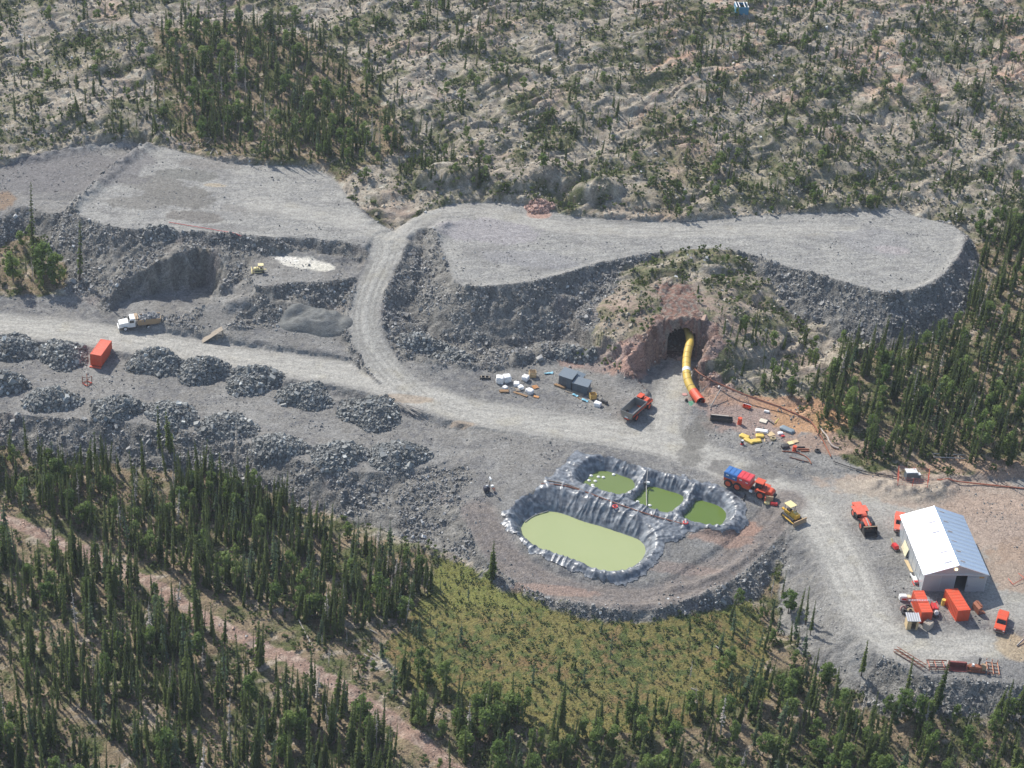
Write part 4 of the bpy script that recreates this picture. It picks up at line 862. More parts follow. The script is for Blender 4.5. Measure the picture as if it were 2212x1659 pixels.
fo = np.where(low_side, folds(ls * 0 + wd['low'][1], wd['low'][0], 160), folds(sup, dup, 170))
cr_ = .07 * (1 - np.abs(perlin(A / 1.5 + .8 * perlin(A / 2, B / 2, 181), B / 1.1, 180))) ** 3 + .03 * (1 - np.abs(perlin(A / .6 + B / .9, B / .5, 182))) ** 2
edge = sst(-.1, -1.0, ld)
zl = zl + .05 + (fo * .8 + cr_) * (.35 + .65 * edge) * np.where(np.minimum(wd['low'][0], dup) > 0, sst(-.2, .9, np.minimum(wd['low'][0], dup)) * .85 + .15, .15)
iq = np.arange(A.size).reshape(A.shape); q = np.stack([iq[:-1, :-1], iq[:-1, 1:], iq[1:, 1:], iq[1:, :-1]], -1)
ok = (ld[:-1, :-1] < 0) & (wd['low'][0][:-1, :-1] > -1.6) & (dup[:-1, :-1] > -1.6)
for sel, nm, lb in ((low_side, 'lower', 'crumpled dark grey plastic liner round the big pale green lower pond'), (~low_side, 'upper', 'crumpled dark grey plastic liner round the three joined upper ponds')):
    f = q[ok & sel[:-1, :-1]].reshape(-1, 4); u, inv = np.unique(f, return_inverse=True)
    me = bpy.data.meshes.new('pond_liner'); set_mesh(me, np.stack([A, B, zl], -1).reshape(-1, 3)[u], inv.reshape(-1, 4)); tag(link('pond_liner', me, [M_LINER]), lb, 'pond liner')
def water_mat(name, c, c2):
    m, n, b = nodes(name); no = n.nodes.new('ShaderNodeTexNoise'); no.inputs['Scale'].default_value = .16; no.inputs['Detail'].default_value = 4
    ge = n.nodes.new('ShaderNodeNewGeometry'); n.links.new(ge.outputs['Position'], no.inputs['Vector'])
    mx = n.nodes.new('ShaderNodeMix'); mx.data_type = 'RGBA'; mx.inputs['A'].default_value = (*c, 1); mx.inputs['B'].default_value = (*c2, 1); n.links.new(no.outputs['Fac'], mx.inputs['Factor']); n.links.new(mx.outputs['Result'], b.inputs['Base Color'])
    n2_ = n.nodes.new('ShaderNodeTexNoise'); n2_.inputs['Scale'].default_value = 3.0; n2_.inputs['Detail'].default_value = 3; n.links.new(ge.outputs['Position'], n2_.inputs['Vector'])
    bp = n.nodes.new('ShaderNodeBump'); bp.inputs['Strength'].default_value = .12; bp.inputs['Distance'].default_value = .04; n.links.new(n2_.outputs['Fac'], bp.inputs['Height']); n.links.new(bp.outputs[0], b.inputs['Normal'])
    b.inputs['Roughness'].default_value = .12; b.inputs['IOR'].default_value = 1.33; return m
for k, c, c2 in (('low', (.325, .37, .175), (.37, .405, .205)), ('w1', (.15, .20, .065), (.175, .225, .08)), ('w2', (.125, .18, .045), (.145, .20, .055)), ('w3', (.13, .19, .042), (.105, .16, .035))):
    v, zw = WATER[k]; p = padpoly(v, zw); ce = p.mean(0); p = ce + (p - ce) * 1.035; me = bpy.data.meshes.new('water')
    me.from_pydata([(a, b, zw) for a, b in p], [], [tuple(range(len(p)))]); me.update()
    tag(link('water', me, [water_mat('water_' + k, c, c2)]), kind='structure')
M_WHITE = paint('white_paint', (.78, .78, .76), .45, dirt=.18)
WH = ' '
FL = [(780,243),(840,253),(880,256),(964,233),(762,282),(814,287),(792,321),(795,336),(752,341),(1160,456),(1260,486),(432,523),(322,552)]
for i, (a, b) in enumerate(FL):
    pz = -.2 if i < 11 else -1.3; p = unproj([PK(1100, 990, 3.687, a, b)], pz)[0]
    mb = MB(); mb.cyl((0, 0, -.12), (0, 0, .12), .36, .33, 12); mb.cyl((0, 0, .12), (0, 0, .22), .3, .12, 12)
    g = 'white floats on the left upper pond' if i < 9 else ('white floats on the middle upper pond' if i < 11 else 'small pale floats at the edge of the lower pond')
    one(mb, 'float', M_WHITE, ['round white float bobbing on the left upper pond', 'round white float on the middle upper pond', 'small pale float at the edge of the big lower pond'][0 if i < 9 else (1 if i < 11 else 2)], 'float', (p[0], p[1], pz + .02), 0, g)
def pipe_pts(px, ox, oy, s, dz): return [tuple(GK(ox, oy, s, a, b, dz)) for a, b in px]
def curve_tube(pts, r, it=2, seg=7, drape=None):
    P = smooth_line(np.array(pts), it); mb = MB(); V = []; Fc = []
    if drape is not None: P[:, 2] = np.maximum(P[:, 2], hz(P[:, 0], P[:, 1]) + drape)
    for i in range(len(P)):
        d = P[min(i + 1, len(P) - 1)] - P[max(i - 1, 0)]; d /= np.linalg.norm(d); a = np.cross(d, [0, 0, 1]); a /= max(1e-6, np.linalg.norm(a)); b = np.cross(d, a)
        for k in range(seg): t = 2 * math.pi * k / seg; V.append(P[i] + r * (a * math.cos(t) + b * math.sin(t)))
    for i in range(len(P) - 1):
        for k in range(seg): Fc.append((i * seg + k, i * seg + (k + 1) % seg, (i + 1) * seg + (k + 1) % seg, (i + 1) * seg + k))
    Fc += [tuple(range(seg)), tuple(range(len(P) * seg - seg, len(P) * seg))]
    return mb.add(V, Fc)
M_RUST = paint('rusty_steel', (.30, .11, .06), .75, .2, dirt=.5, dust=(.18, .08, .05)); M_BLACK = paint('black_rubber', (.02, .02, .022), .7, dirt=.35, dust=(.16, .15, .14)); M_HOSE = paint('grey_hose', (.34, .33, .31), .6, dirt=.3)
M_RED = paint('red_paint', (.62, .03, .03), .45, dirt=.15)
def tube_thing(pts, r, name, m, label, cat, **kw): 
    o = curve_tube(pts, r, **kw).build(name, m, None, 0, True); return tag(o, label, cat)
tube_thing(pipe_pts([(370,320),(560,330),(760,395),(980,480),(1240,570),(1460,630),(1540,655)], 1100, 990, 3.687, .35), .10, 'hose', M_RUST, 'thin brown pipe lying along the bank between the lower and upper ponds', 'pipe', drape=.25)
tube_thing(pipe_pts([(410,292),(560,318),(720,375)], 1100, 990, 3.687, .4), .09, 'hose', paint('wood_pole', (.30, .23, .17), .8), 'pale wooden pole lying on the liner at the left end of the bank between ponds', 'pole', drape=.3)
tube_thing([(*unproj([PK(1100, 990, 3.687, a, b)], z)[0], z) for a, b, z in ((1245,200,2.0),(1238,260,1.2),(1232,320,.4),(1232,420,.1),(1235,490,.3),(1240,530,1.2))], .09, 'hose', M_HOSE, 'pale hose crossing the middle upper pond from bank to bank', 'hose')
tube_thing([(*unproj([PK(1100, 990, 3.687, a, b)], z)[0], z) for a, b, z in ((430,530,-1.15),(340,555,-1.15),(290,580,-1.2),(240,620,-1.2))], .08, 'hose', M_HOSE, 'thin dark hose floating across the left end of the big lower pond', 'hose')
tube_thing([tuple(GK(1580, 1010, 11.06, a, b, .2)) for a, b in ((820,980),(790,1050),(760,1120))], .12, 'hose', M_BLACK, 'short black hose end lying on the liner beside the articulated truck', 'hose', drape=.2)
for a, b, lb in ((975, 507, 'red life ring on the bank between ponds, by the middle upper pond'), (1550, 641, 'dark red life ring on the bank below the right upper pond')):
    mb = MB(); R1, R2 = .42, .13; V = [( (R1 + R2 * math.cos(q)) * math.cos(t), (R1 + R2 * math.cos(q)) * math.sin(t), .15 + R2 * math.sin(q)) for t in np.linspace(0, 2 * math.pi, 16, False) for q in np.linspace(0, 2 * math.pi, 8, False)]
    mb.add(V, [(i * 8 + j, i * 8 + (j + 1) % 8, ((i + 1) % 16) * 8 + (j + 1) % 8, ((i + 1) % 16) * 8 + j) for i in range(16) for j in range(8)])
    one(mb, 'life_ring', M_RED, lb, 'life ring', GK(1100, 990, 3.687, a, b, .25), bevel=0)
p = unproj([PK(1100, 990, 3.687, 1246, 306)], .7)[0]; pu = thing('pump', 'small white pump standing on the dam between the left and middle upper ponds', 'pump', (p[0], p[1], .55))
mb = MB(); mb.box((0, 0, .3), (.6, .45, .5)); mb.build('casing', M_WHITE, pu, .04); mb = MB(); mb.cyl((-.3, 0, .4), (-.75, 0, .35), .12, n=10); mb.build('inlet', M_HOSE, pu)

# ------------------------------------------------------------------ heaps of broken rock tipped in rows
rp = np.random.default_rng(77)
def heap(cx_, cy_, rx, ry, h, label, group=None, stones=420, tint_=(1, 1, 1), name='rock_pile', smooth_=False, s0=-.95):
    c = G(cx_, cy_) if cx_ > 0 else Vector((*unproj([(cx_, cy_)], .9)[0], .9)); rings, seg = 14, 40
    sd = int(rp.integers(0, 40)) + 200; V = [(0, 0, h)]; rot = rp.uniform(0, 3.1)
    def hh(r, a): return h * (max(0, 1 - r ** 1.55)) 
    for i in range(1, rings + 1):
        r = i / rings
        for k in range(seg):
            a = 2 * math.pi * k / seg; wob = 1 + .12 * math.sin(2 * a + rot) + .08 * math.sin(3 * a + 2 * rot) + .05 * math.sin(5 * a + rot)
            x, y = rx * r * wob * math.cos(a), ry * r * wob * math.sin(a)
            z = hh(r, a) + (0 if smooth_ else .16 * math.sin(x * 1.3 + rot) * math.sin(y * 1.5) * (1 - r)) + float(hz(c[0] + x, c[1] + y)) - c[2] - .12 * (r > .97)
            if smooth_: z += .12 * math.sin(r * 19) * (1 - r) * (1 if math.cos(a) > -.3 else .3)
            V.append((x, y, z))
    Fc = [(0, 1 + k, 1 + (k + 1) % seg) for k in range(seg)] + [(1 + (i - 1) * seg + k, 1 + i * seg + k, 1 + i * seg + (k + 1) % seg, 1 + (i - 1) * seg + (k + 1) % seg) for i in range(1, rings) for k in range(seg)]
    o = MB().add(V, Fc).build(name, M_GROUND, None, 0, True); me = o.data
    base_c = col(.165, .166, .158) if not smooth_ else col(.155, .158, .15); vv = np.array([v.co for v in me.vertices]); nz = perlin(vv[:, 0] + c[0], vv[:, 1] + c[1], 201)
    set_attr(me, 'Col', np.clip((base_c * tint_) * (1 + .35 * nz)[:, None], .02, .8)); set_attr(me, 'Grain', np.full(len(vv), .45 if smooth_ else 1.0))
    o.location = c; tag(o, label, 'rock pile', group)
    if stones:
        n = int(stones * 2.6); rr_ = np.sqrt(rp.random(n)) * 1.04; a = rp.uniform(0, 2 * np.pi, n); wob = 1 + .12 * np.sin(2 * a + rot) + .08 * np.sin(3 * a + 2 * rot) + .05 * np.sin(5 * a + rot)
        x, y = rx * rr_ * wob * np.cos(a), ry * rr_ * wob * np.sin(a); z = np.array([hh(q, 0) for q in rr_]) + hz(c[0] + x, c[1] + y) - c[2]
        sz = np.clip(rp.lognormal(s0 - .58, .45, n), .1, .8); g = rp.uniform(.10, .32, n); cc = np.stack([g * .99, g * 1.01, g * .96], 1) * np.array(tint_); pale_ = rp.random(n) < .05; cc[pale_] *= 1.9
        m2 = stones_mesh('loose_stones', np.stack([x, y, z + sz * .1], 1), sz, np.clip(cc, 0, .8), rp); s_ = link('loose_stones', m2, [M_STONE], o); tag(s_, kind='stuff')
    return o
ROW = 'rock piles tipped in two rows below the haul road'
for px, py, rx, lb in ((25,757,4.6,'dark rock pile at the left edge of the picture, in the row beside the road'),(135,772,4.6,'dark rock pile just left of the orange container'),(335,790,4.8,'dark rock pile first right of the orange container, beside the road'),(437,806,4.5,'dark rock pile second right of the orange container, beside the road'),
    (545,828,4.9,'dark rock pile third right of the orange container, beside the road'),(658,860,4.8,'dark rock pile fourth right of the orange container, beside the road'),(800,895,5.6,'broad dark rock pile at the right end of the roadside row, below bare timbers'),(5,830,4.2,'dark rock pile at the left edge, in the row nearer the trees'),
    (112,866,4.6,'dark rock pile below the red steel frame'),(252,886,4.7,'dark rock pile in the tree-side row, right below the gap with the steel frame'),(372,898,4.6,'dark rock pile in the tree-side row with a pale flat stone on top'),(492,922,4.8,'dark rock pile in the tree-side row, middle of its right half'),(600,965,4.7,'dark rock pile at the outer corner of the tree-side row'),(730,985,5.0,'low dark rock pile behind the corner pile of the tree-side row'),(860,985,5.0,'low sprawling rock pile at the right end above the rubble bank')):
    heap(px, py, rx * 1.08, rx * rp.uniform(.9, 1.05), rp.uniform(2.1, 2.8) * (.8 if py > 960 else 1), lb, ROW, 430)
heap(682, 700, 7.0, 5.2, 2.0, 'smooth grey-green stockpile of fine gravel with terraced ridges', None, 0, (1, 1, 1), 'gravel_pile', True)
heap(1165, 452, 3.2, 2.2, 1.0, 'small pile of pinkish rubble at the back of the middle pad', None, 190, (2.1, 1.35, 1.15), 'rubble_pile', False, -1.1)
heap(915, 745, 5.2, 3.2, 1.6, 'low dark heap of rubble right of the ramp bend', None, 260); heap(975, 775, 4.2, 3.0, 1.3, 'low dark heap of rubble at the foot of the middle dump, beside the road', None, 220)
heap(1245, 768, 4.2, 2.4, 1.2, 'low grey mound behind the two grey storage sheds', None, 90); heap(350, 500, 3.2, 1.8, .8, 'small heap of rubble on the lip of the upper left pad', None, 120)
# ------------------------------------------------------------------ shed, containers, vehicles
M_ORANGE = paint('orange_paint', (.68, .085, .030), .5, dirt=.38, dust=(.35, .17, .10)); M_ORANGE2 = paint('faded_orange_paint', (.72, .13, .07), .5, dirt=.35, dust=(.55, .30, .22))
M_STEEL = paint('bare_steel', (.24, .245, .24), .45, .6, dirt=.4, dust=(.3, .28, .25)); M_GLASS = paint('dark_glass', (.015, .018, .022), .08, dirt=.1); M_DARK = paint('dark_frame', (.035, .035, .038), .6, dirt=.4, dust=(.16, .14, .12))
M_YEL = paint('yellow_paint', (.70, .42, .05), .45, dirt=.35, dust=(.35, .27, .14)); M_CREAM = paint('cream_paint', (.78, .66, .33), .45, dirt=.15); M_WOOD = paint('raw_wood', (.50, .36, .19), .8, dirt=.5, dust=(.30, .22, .14)); M_OLDWOOD = paint('weathered_wood', (.36, .30, .23), .85, dirt=.5, dust=(.2, .17, .13))
M_BLUE = paint('blue_paint', (.045, .16, .42), .4, dirt=.2, dust=(.2, .3, .45)); M_BIN = paint('red_bin_paint', (.68, .05, .06), .4, dirt=.2, dust=(.6, .25, .25)); M_TAN = paint('tan_paint', (.42, .29, .17), .6, dirt=.5, dust=(.3, .24, .18)); M_GUN = paint('grey_cladding', (.10, .125, .15), .55, dirt=.35, dust=(.19, .2, .21))
M_ROOFM = paint('galvanised_roof', (.84, .87, .92), .28, .85, dirt=.12, dust=(.7, .7, .7)); M_WALLM = paint('galvanised_wall', (.50, .53, .55), .42, .35, dirt=.15, dust=(.42, .42, .42))

def wheel(par, x, y, r, wd, rim_m, rimr=.5):
    mb = MB(); V = []; n = 20; pf = [(-wd/2, r*.62), (-wd/2, r*.93), (-wd*.36, r), (wd*.36, r), (wd/2, r*.93), (wd/2, r*.62)]
    for k in range(n):
        t = 2 * math.pi * k / n
        for yy, q in pf: V.append((x + q * math.cos(t), y + yy, r + q * math.sin(t)))
    m = len(pf); mb.add(V, [(k * m + j, k * m + (j + 1) % m, ((k + 1) % n) * m + (j + 1) % m, ((k + 1) % n) * m + j) for k in range(n) for j in range(m)])
    w_ = mb.build('wheel', M_BLACK, par, 0, False); mb = MB(); mb.cyl((x, y - wd * .44, r), (x, y + wd * .44, r), r * .64, n=16); s = 1 if y > 0 else -1
    mb.cyl((x, y + s * wd * .42, r), (x, y + s * wd * .53, r), r * .26, n=10); mb.build('rim', rim_m, w_); return w_
# the big shed
e1 = Vector(G(*PK(1960, 1260, 9.22, 770, 486))); e2 = Vector(G(*PK(1960, 1260, 9.22, 2040, 486))); bk = Vector(G(*PK(1970, 1120, 9.22, 108, 590)))
zf = 2.15; e1.z = e2.z = zf; wdt = (e2 - e1).length; rz = ang(e1, e2); ux = Vector((math.cos(rz), math.sin(rz), 0)); uy = Vector((-math.sin(rz), math.cos(rz), 0)); L = (bk - e1).dot(uy)
print('shed', wdt, L, math.degrees(rz))
hw, HW, RH = wdt / 2, 3.9, 6.0
sh = thing('workshop', 'long galvanised metal workshop shed with white gabled roof and open front doorway', 'shed', (e1 + e2) / 2, rz)   # x across, y back; front wall at y=0
Ln = L; d0, d1 = (.51 - .5) * wdt, (.69 - .5) * wdt
def sheet(name, V, F, m, t=.06):
    o = MB().add(V, F).build(name, m, sh); md = o.modifiers.new('thick', 'SOLIDIFY'); md.thickness = t; md.offset = -1; return o
mb = MB(); mb.add([(-hw,0,-.3),(d0,0,-.3),(d0,0,HW-.35),(d1,0,HW-.35),(d1,0,-.3),(hw,0,-.3),(hw,0,HW),(0,0,RH),(-hw,0,HW)], [(0,1,2,8),(2,3,7,8),(3,4,5,6),(3,6,7)]); mb.add([(hw,Ln,-.3),(-hw,Ln,-.3),(-hw,Ln,HW),(0,Ln,RH),(hw,Ln,HW)], [(0,1,2,3,4)])
mb.add([(-hw,Ln,-.3),(-hw,0,-.3),(-hw,0,HW),(-hw,Ln,HW)], [(0,1,2,3)]); mb.add([(hw,0,-.3),(hw,Ln,-.3),(hw,Ln,HW),(hw,0,HW)], [(0,1,2,3)])
mb.build('wall', M_WALLM, sh)
mb = MB()                                     # raised seams of the wall sheets
for i in range(1, 7): mb.box((-hw - .03, Ln * i / 7, HW / 2 - .1), (.05, .09, HW))
for q in (-.23, .02, .2): 
    if not (d0 < q * wdt < d1): mb.box((q * wdt, -.03, HW / 2 - .15), (.06, .05, HW - .3))
mb.box((0, -.06, HW - .12), (wdt, .1, .26)); mb.box((-hw, -.02, HW / 2), (.12, .12, HW)); mb.box((hw, -.02, HW / 2), (.12, .12, HW)); mb.build('trim', paint('pale_trim', (.62, .65, .66), .45, .2, dirt=.1), sh)
ov = .35; sl_ = (RH - HW) / hw
for s, nm in ((-1, 'left'), (1, 'right')):
    V = []; n = 56; F = []
    for i in range(n + 1):                     # ribbed sheets
        y = -ov + (Ln + 2 * ov) * i / n; r_off = .035 if i % 4 == 0 else 0
        V += [(0, y, RH + .07 + r_off), (s * (hw + ov), y, HW - sl_ * ov + .07 + r_off)]
    F = [(2 * i, 2 * i + 1, 2 * i + 3, 2 * i + 2) for i in range(n)]
    o = MB().add(V, F).build('roof_panel', M_ROOFM, sh); md = o.modifiers.new('thick', 'SOLIDIFY'); md.thickness = .05; md.offset = -1
    for i in range(6):
        y = Ln * (.065 + .172 * i) + .4; sx0 = .8; a = math.atan(sl_); ln = 1.45 if s < 0 else 1.0
        mb = MB(); mb.box((s * (sx0 + ln / 2), y, RH - sl_ * (sx0 + ln / 2) + .135), (ln, .42 if s < 0 else .16, .03), ry=s * a)
        mb.build('skylight' if s < 0 else 'rust_streak', paint('roof_light', (.56, .54, .60), .4, dirt=.2) if s < 0 else paint('rust_stain', (.42, .33, .27), .7, dirt=.5, dust=(.5, .42, .36)), sh)
mb = MB(); mb.cyl((0, -ov, RH + .1), (0, Ln + ov, RH + .1), .13, n=8); mb.build('ridge_cap', M_ROOFM, sh)
mb = MB(); mb.box((0, Ln / 2, .02), (wdt - .3, Ln - .3, .06)); mb.build('floor', paint('concrete', (.22, .21, .2), .9), sh)
mb = MB(); mb.box((d1 + (d1 - d0) / 2 + .1, -.12, (HW - .5) / 2 - .1), (d1 - d0, .07, HW - .5)); dr = mb.build('sliding_door', M_WALLM, sh); mb = MB(); mb.box((d1 + .25, -.18, 1.4), (.06, .06, .35)); mb.build('handle', M_DARK, dr)
lp = bpy.data.materials.new('lit_lamp'); lp.use_nodes = True; lp.node_tree.nodes['Principled BSDF'].inputs['Emission Color'].default_value = (1, .72, .4, 1); lp.node_tree.nodes['Principled BSDF'].inputs['Emission Strength'].default_value = 2.5
mb = MB(); mb.box((-.25, -.16, RH - .95), (.5, .2, .34)); mb.build('lamp', lp, sh, .04)
mb = MB(); mb.box((hw - .9, -.03, HW - .75), (.95, .04, .3)); mb.build('sign_plate', paint('amber_plate', (.60, .34, .08), .5), sh)
def shw(x, y, z=0): return (e1 + e2) / 2 + ux * x + uy * y + Vector((0, 0, z))

def container(a, b, L, label, W=2.44, H=2.55, skid=False, m=None):
    """a, b: the two ground corners of its near end"""
    m = m or M_ORANGE; a = Vector(a); b = Vector(b); z = min(a.z, b.z) if abs(a.z - b.z) < .6 else (a.z + b.z) / 2; rz = ang(a, b); W = (b - a).length if W is None else W
    t = thing('shipping_container', label, 'container', ((a.x + b.x) / 2, (a.y + b.y) / 2, z - .05), rz); z0 = .3 if skid else .12
    for s in (-1, 1):                          # ribbed side sheets
        V = []; n = int(L / .14)
        for i in range(n + 1): o_ = .035 * (1 if (i // 2) % 2 else -1); y = .1 + (L - .2) * i / n; V += [(s * (W / 2 - .06 + o_), y, z0 + .1), (s * (W / 2 - .06 + o_), y, z0 + H - .1)]
        MB().add(V, [(2*i, 2*i+2, 2*i+3, 2*i+1) for i in range(n)]).build('side_panel', m, t)
    V = []; n = int(L / .2)
    for i in range(n + 1): o_ = .02 * (1 if (i // 2) % 2 else -1); y = .08 + (L - .16) * i / n; V += [(-W / 2 + .05, y, z0 + H - .03 + o_), (W / 2 - .05, y, z0 + H - .03 + o_)]
    MB().add(V, [(2*i, 2*i+1, 2*i+3, 2*i+2) for i in range(n)]).build('roof', m, t)
    mb = MB()
    for s in (-1, 1):
        for y in (.07, L - .07): mb.box((s * (W / 2 - .07), y, z0 + H / 2), (.15, .15, H))
        for zz in (z0 + .07, z0 + H - .06): mb.box((s * (W / 2 - .07), L / 2, zz), (.12, L - .3, .13))
    for y in (.07, L - .07):
        for zz in (z0 + .07, z0 + H - .06): mb.box((0, y, zz), (W - .3, .12, .13))
    mb.build('frame', m, t); mb = MB(); mb.box((0, L - .09, z0 + H / 2), (W - .28, .06, H - .24)); mb.build('end_wall', m, t); mb = MB(); mb.box((0, L / 2, z0 + .1), (W - .25, L - .3, .06)); mb.build('floor', M_OLDWOOD, t)
    for s in (-1, 1):
        mb = MB(); mb.box((s * (W / 4 - .06), .05, z0 + H / 2), (W / 2 - .16, .06, H - .26)); d_ = mb.build('door', m, t); mb = MB()
        for o_ in (.25, .62): mb.cyl((s * o_, -.01, z0 + .15), (s * o_, -.01, z0 + H - .15), .025, n=6); mb.box((s * (o_ + .12), -.02, z0 + 1.1), (.28, .03, .05))
        mb.build('locking_bar', m, d_)
    if skid:
        mb = MB()
        for s in (-1, 1): mb.box((s * .8, L / 2 - .2, .14), (.2, L + .5, .3))
        mb.box((0, -.35, .2), (W + .1, .5, .14)); mb.build('skid', M_ORANGE2, t, .02)
    return t, rz
a, b = GK(160, 660, 9.22, 376, 1405), GK(160, 660, 9.22, 602, 1440)
container(a, b, 6.0, 'orange shipping container standing alone among the rock piles', None, 2.65, True)
a, b = GK(1960, 1260, 9.22, 733, 1142), GK(1960, 1260, 9.22, 962, 1136)
CONT1, CR1 = container(a, b, 6.05, 'orange shipping container at the workshop corner, ladder across its roof', None, 2.5)
a, b = GK(1960, 1260, 9.22, 1478, 1098), GK(1960, 1260, 9.22, 1732, 1088)
container(a, b, 6.05, 'orange shipping container before the workshop doorway, half in shade', None, 2.5)
# ladder on the first container
lx = CONT1.location; q0 = Vector((*unproj([PK(1960, 1260, 9.22, 497, 662)], lx.z + 2.75)[0], lx.z + 2.78)); q1 = Vector((*unproj([PK(1960, 1260, 9.22, 1000, 662)], lx.z + 2.75)[0], lx.z + 2.78))
ld_ = (q1 - q0).length; mb = MB()
for s in (-.2, .2): mb.bar((0, s, 0), (ld_, s, 0), .07)
for i in range(1, int(ld_ / .3)): mb.bar((i * .3, -.2, 0), (i * .3, .2, 0), .05)
one(mb, 'ladder', paint('aluminium', (.75, .75, .76), .35, .6, dirt=.1), 'silver ladder lying crosswise on the roof of the orange container', 'ladder', q0, ang(q0, q1), None, 0)

def articulated(name, label, r_px, f_px, haul):
    a, b = Vector(r_px), Vector(f_px); c = (a + b) / 2; rz = ang(a, b); t = thing(name, label, 'truck', (c.x, c.y, min(a.z, b.z, c.z) - .03), rz); return t
# articulated truck loaded with two bins
ra = GK(1580, 1010, 11.06, 600, 760); fa = GK(1580, 1010, 11.06, 1230, 990)
t = articulated('articulated_truck', 'orange articulated truck carrying blue and red covered bins, parked by the ponds', ra, fa, False); c = t.location.copy(); rz = t.rotation_euler.z
for x in (-4.0, -2.1, 2.7):
    for y in (-1.15, 1.15): wheel(t, x, y, .88, .68, M_ORANGE)
mb = MB(); mb.prof([(-5.1,1.15),(.1,1.0),(.5,1.5),(.3,1.9),(-5.1,1.9)], -1.25, 1.25); mb.build('bed', M_ORANGE, t, .05)
mb = MB(); mb.box((-1.5, 0, .95), (7, .7, .35)); mb.box((1.1, 0, 1.0), (1.2, .55, .5)); mb.build('chassis', M_DARK, t)
mb = MB(); mb.prof([(1.3,.9),(4.9,.8),(5.0,1.5),(4.5,1.95),(2.9,2.05),(1.3,1.5)], -.95, .95); mb.build('hood', M_ORANGE, t, .08)
mb = MB(); mb.box((1.9, 0, 2.35), (1.5, 1.5, 1.3), top=(.92, .95)); cb = mb.build('cab', M_GLASS, t, .03); mb = MB(); mb.box((1.9, 0, 3.06), (1.8, 1.75, .16)); mb.build('cab_roof', M_ORANGE, cb, .05)
mb = MB()
for sx_ in (-.68, .68):
    for sy_ in (-.7, .7): mb.bar((1.9 + sx_, sy_, 1.7), (1.9 + sx_ * .94, sy_ * .96, 3.0), .09)
mb.build('cab_pillar', M_ORANGE, cb)
for s in (-1, 1): mb = MB(); mb.box((2.7, s * 1.18, 1.9), (1.9, .75, .12)); mb.build('mudguard', M_ORANGE, t, .04)
mb = MB(); mb.box((4.98, 0, 1.25), (.1, 1.3, .7)); mb.build('grille', M_DARK, t); mb = MB(); mb.box((5.1, 0, .75), (.35, 2.0, .35)); mb.build('bumper', M_DARK, t, .04)
mb = MB(); mb.cyl((3.4, -.55, 1.9), (3.4, -.55, 2.9), .09, n=8); mb.build('exhaust', M_DARK, t); mb = MB(); mb.cyl((1.0, -1.2, .95), (.4, -1.2, .95), .26, n=12); mb.build('tank', M_WHITE, t)
for x0, x1, m, lb in ((-5.15, -2.45, M_BLUE, 'blue lidded steel bin on the back of the articulated truck'), (-2.4, .25, M_BIN, 'red lidded steel bin carried behind the cab of the articulated truck')):
    bt = thing('skip_bin', lb, 'bin', c, rz); mb = MB(); mb.box(((x0 + x1) / 2, 0, 2.45), (x1 - x0, 2.5, 1.05), top=(1, 1.02)); mb.build('box', m, bt, .03)
    mb = MB(); mb.box(((x0 + x1) / 2, 0, 3.03), (x1 - x0 + .05, 2.6, .1)); 
    for i in range(3): mb.box((x0 + (x1 - x0) * (i + .5) / 3, 0, 3.11), ((x1 - x0) / 3 - .16, 2.3, .08))
    mb.build('lid', m, bt, .02); mb = MB()
    for s in (-1, 1): mb.box((x0 + .75, s * 1.27, 2.62), (.55, .03, .28)); 
    mb.build('white_plate', M_WHITE, bt); mb = MB(); mb.box((x1 - .6, -1.27, 2.45), (.5, .03, .16)); mb.build('white_plate', M_WHITE, bt)
# empty haul truck by the tunnel
ra = GK(1350, 850, 18.43, 800, 1530); fa = GK(1350, 850, 18.43, 1500, 830); t = articulated('haul_truck', 'orange haul truck with an empty grey tray, standing below the tunnel', ra, fa, True)
for x in (-2.6, 2.6):
    for y in (-1.15, 1.15): wheel(t, x, y, .82, .7, M_ORANGE)
mb = MB(); mb.tray(-4.3, 1.1, 2.1, 2.95, .95, 2.6, .14, .25); mb.build('tray', M_STEEL, t, .02); mb = MB(); mb.box((-1.2, 0, .85), (6, 1.0, .4)); mb.box((1.5, 0, .95), (1.6, .8, .5)); mb.build('chassis', M_ORANGE, t); mb = MB()
for s in (-1, 1): mb.box((-1.7, s * 1.36, 1.75), (4.9, .1, .22)); 
mb.build('tray_rib', M_ORANGE, t)
mb = MB(); mb.prof([(1.6,.8),(4.5,.8),(4.6,1.3),(4.2,1.7),(1.6,1.75)], -1.15, 1.15); mb.build('body', M_ORANGE, t, .08)
mb = MB(); mb.box((2.5, .72, 2.1), (1.5, 1.0, .8), top=(.9, .9)); mb.box((2.5, .72, 2.62), (1.75, 1.15, .14)); mb.build('cab', M_ORANGE, t, .05); mb = MB(); mb.box((2.5, .72, 2.25), (1.55, 1.04, .4), top=(.93, .93)); mb.build('window', M_GLASS, t)
mb = MB(); mb.box((2.7, -.5, 1.95), (1.7, 1.1, .5)); mb.build('engine_cover', M_ORANGE, t, .1); mb = MB(); mb.box((3.7, -.75, 1.85), (.7, .6, .35)); mb.build('air_filter', M_STEEL, t, .05); mb = MB()
for s in (-1, 1): mb.box((2.6, s * 1.2, 1.72), (1.9, .6, .1))
mb.build('mudguard', M_ORANGE, t, .03); mb = MB(); mb.box((-4.45, 0, 1.35), (.1, .7, .25)); mb.build('tail_plate', M_WHITE, t)
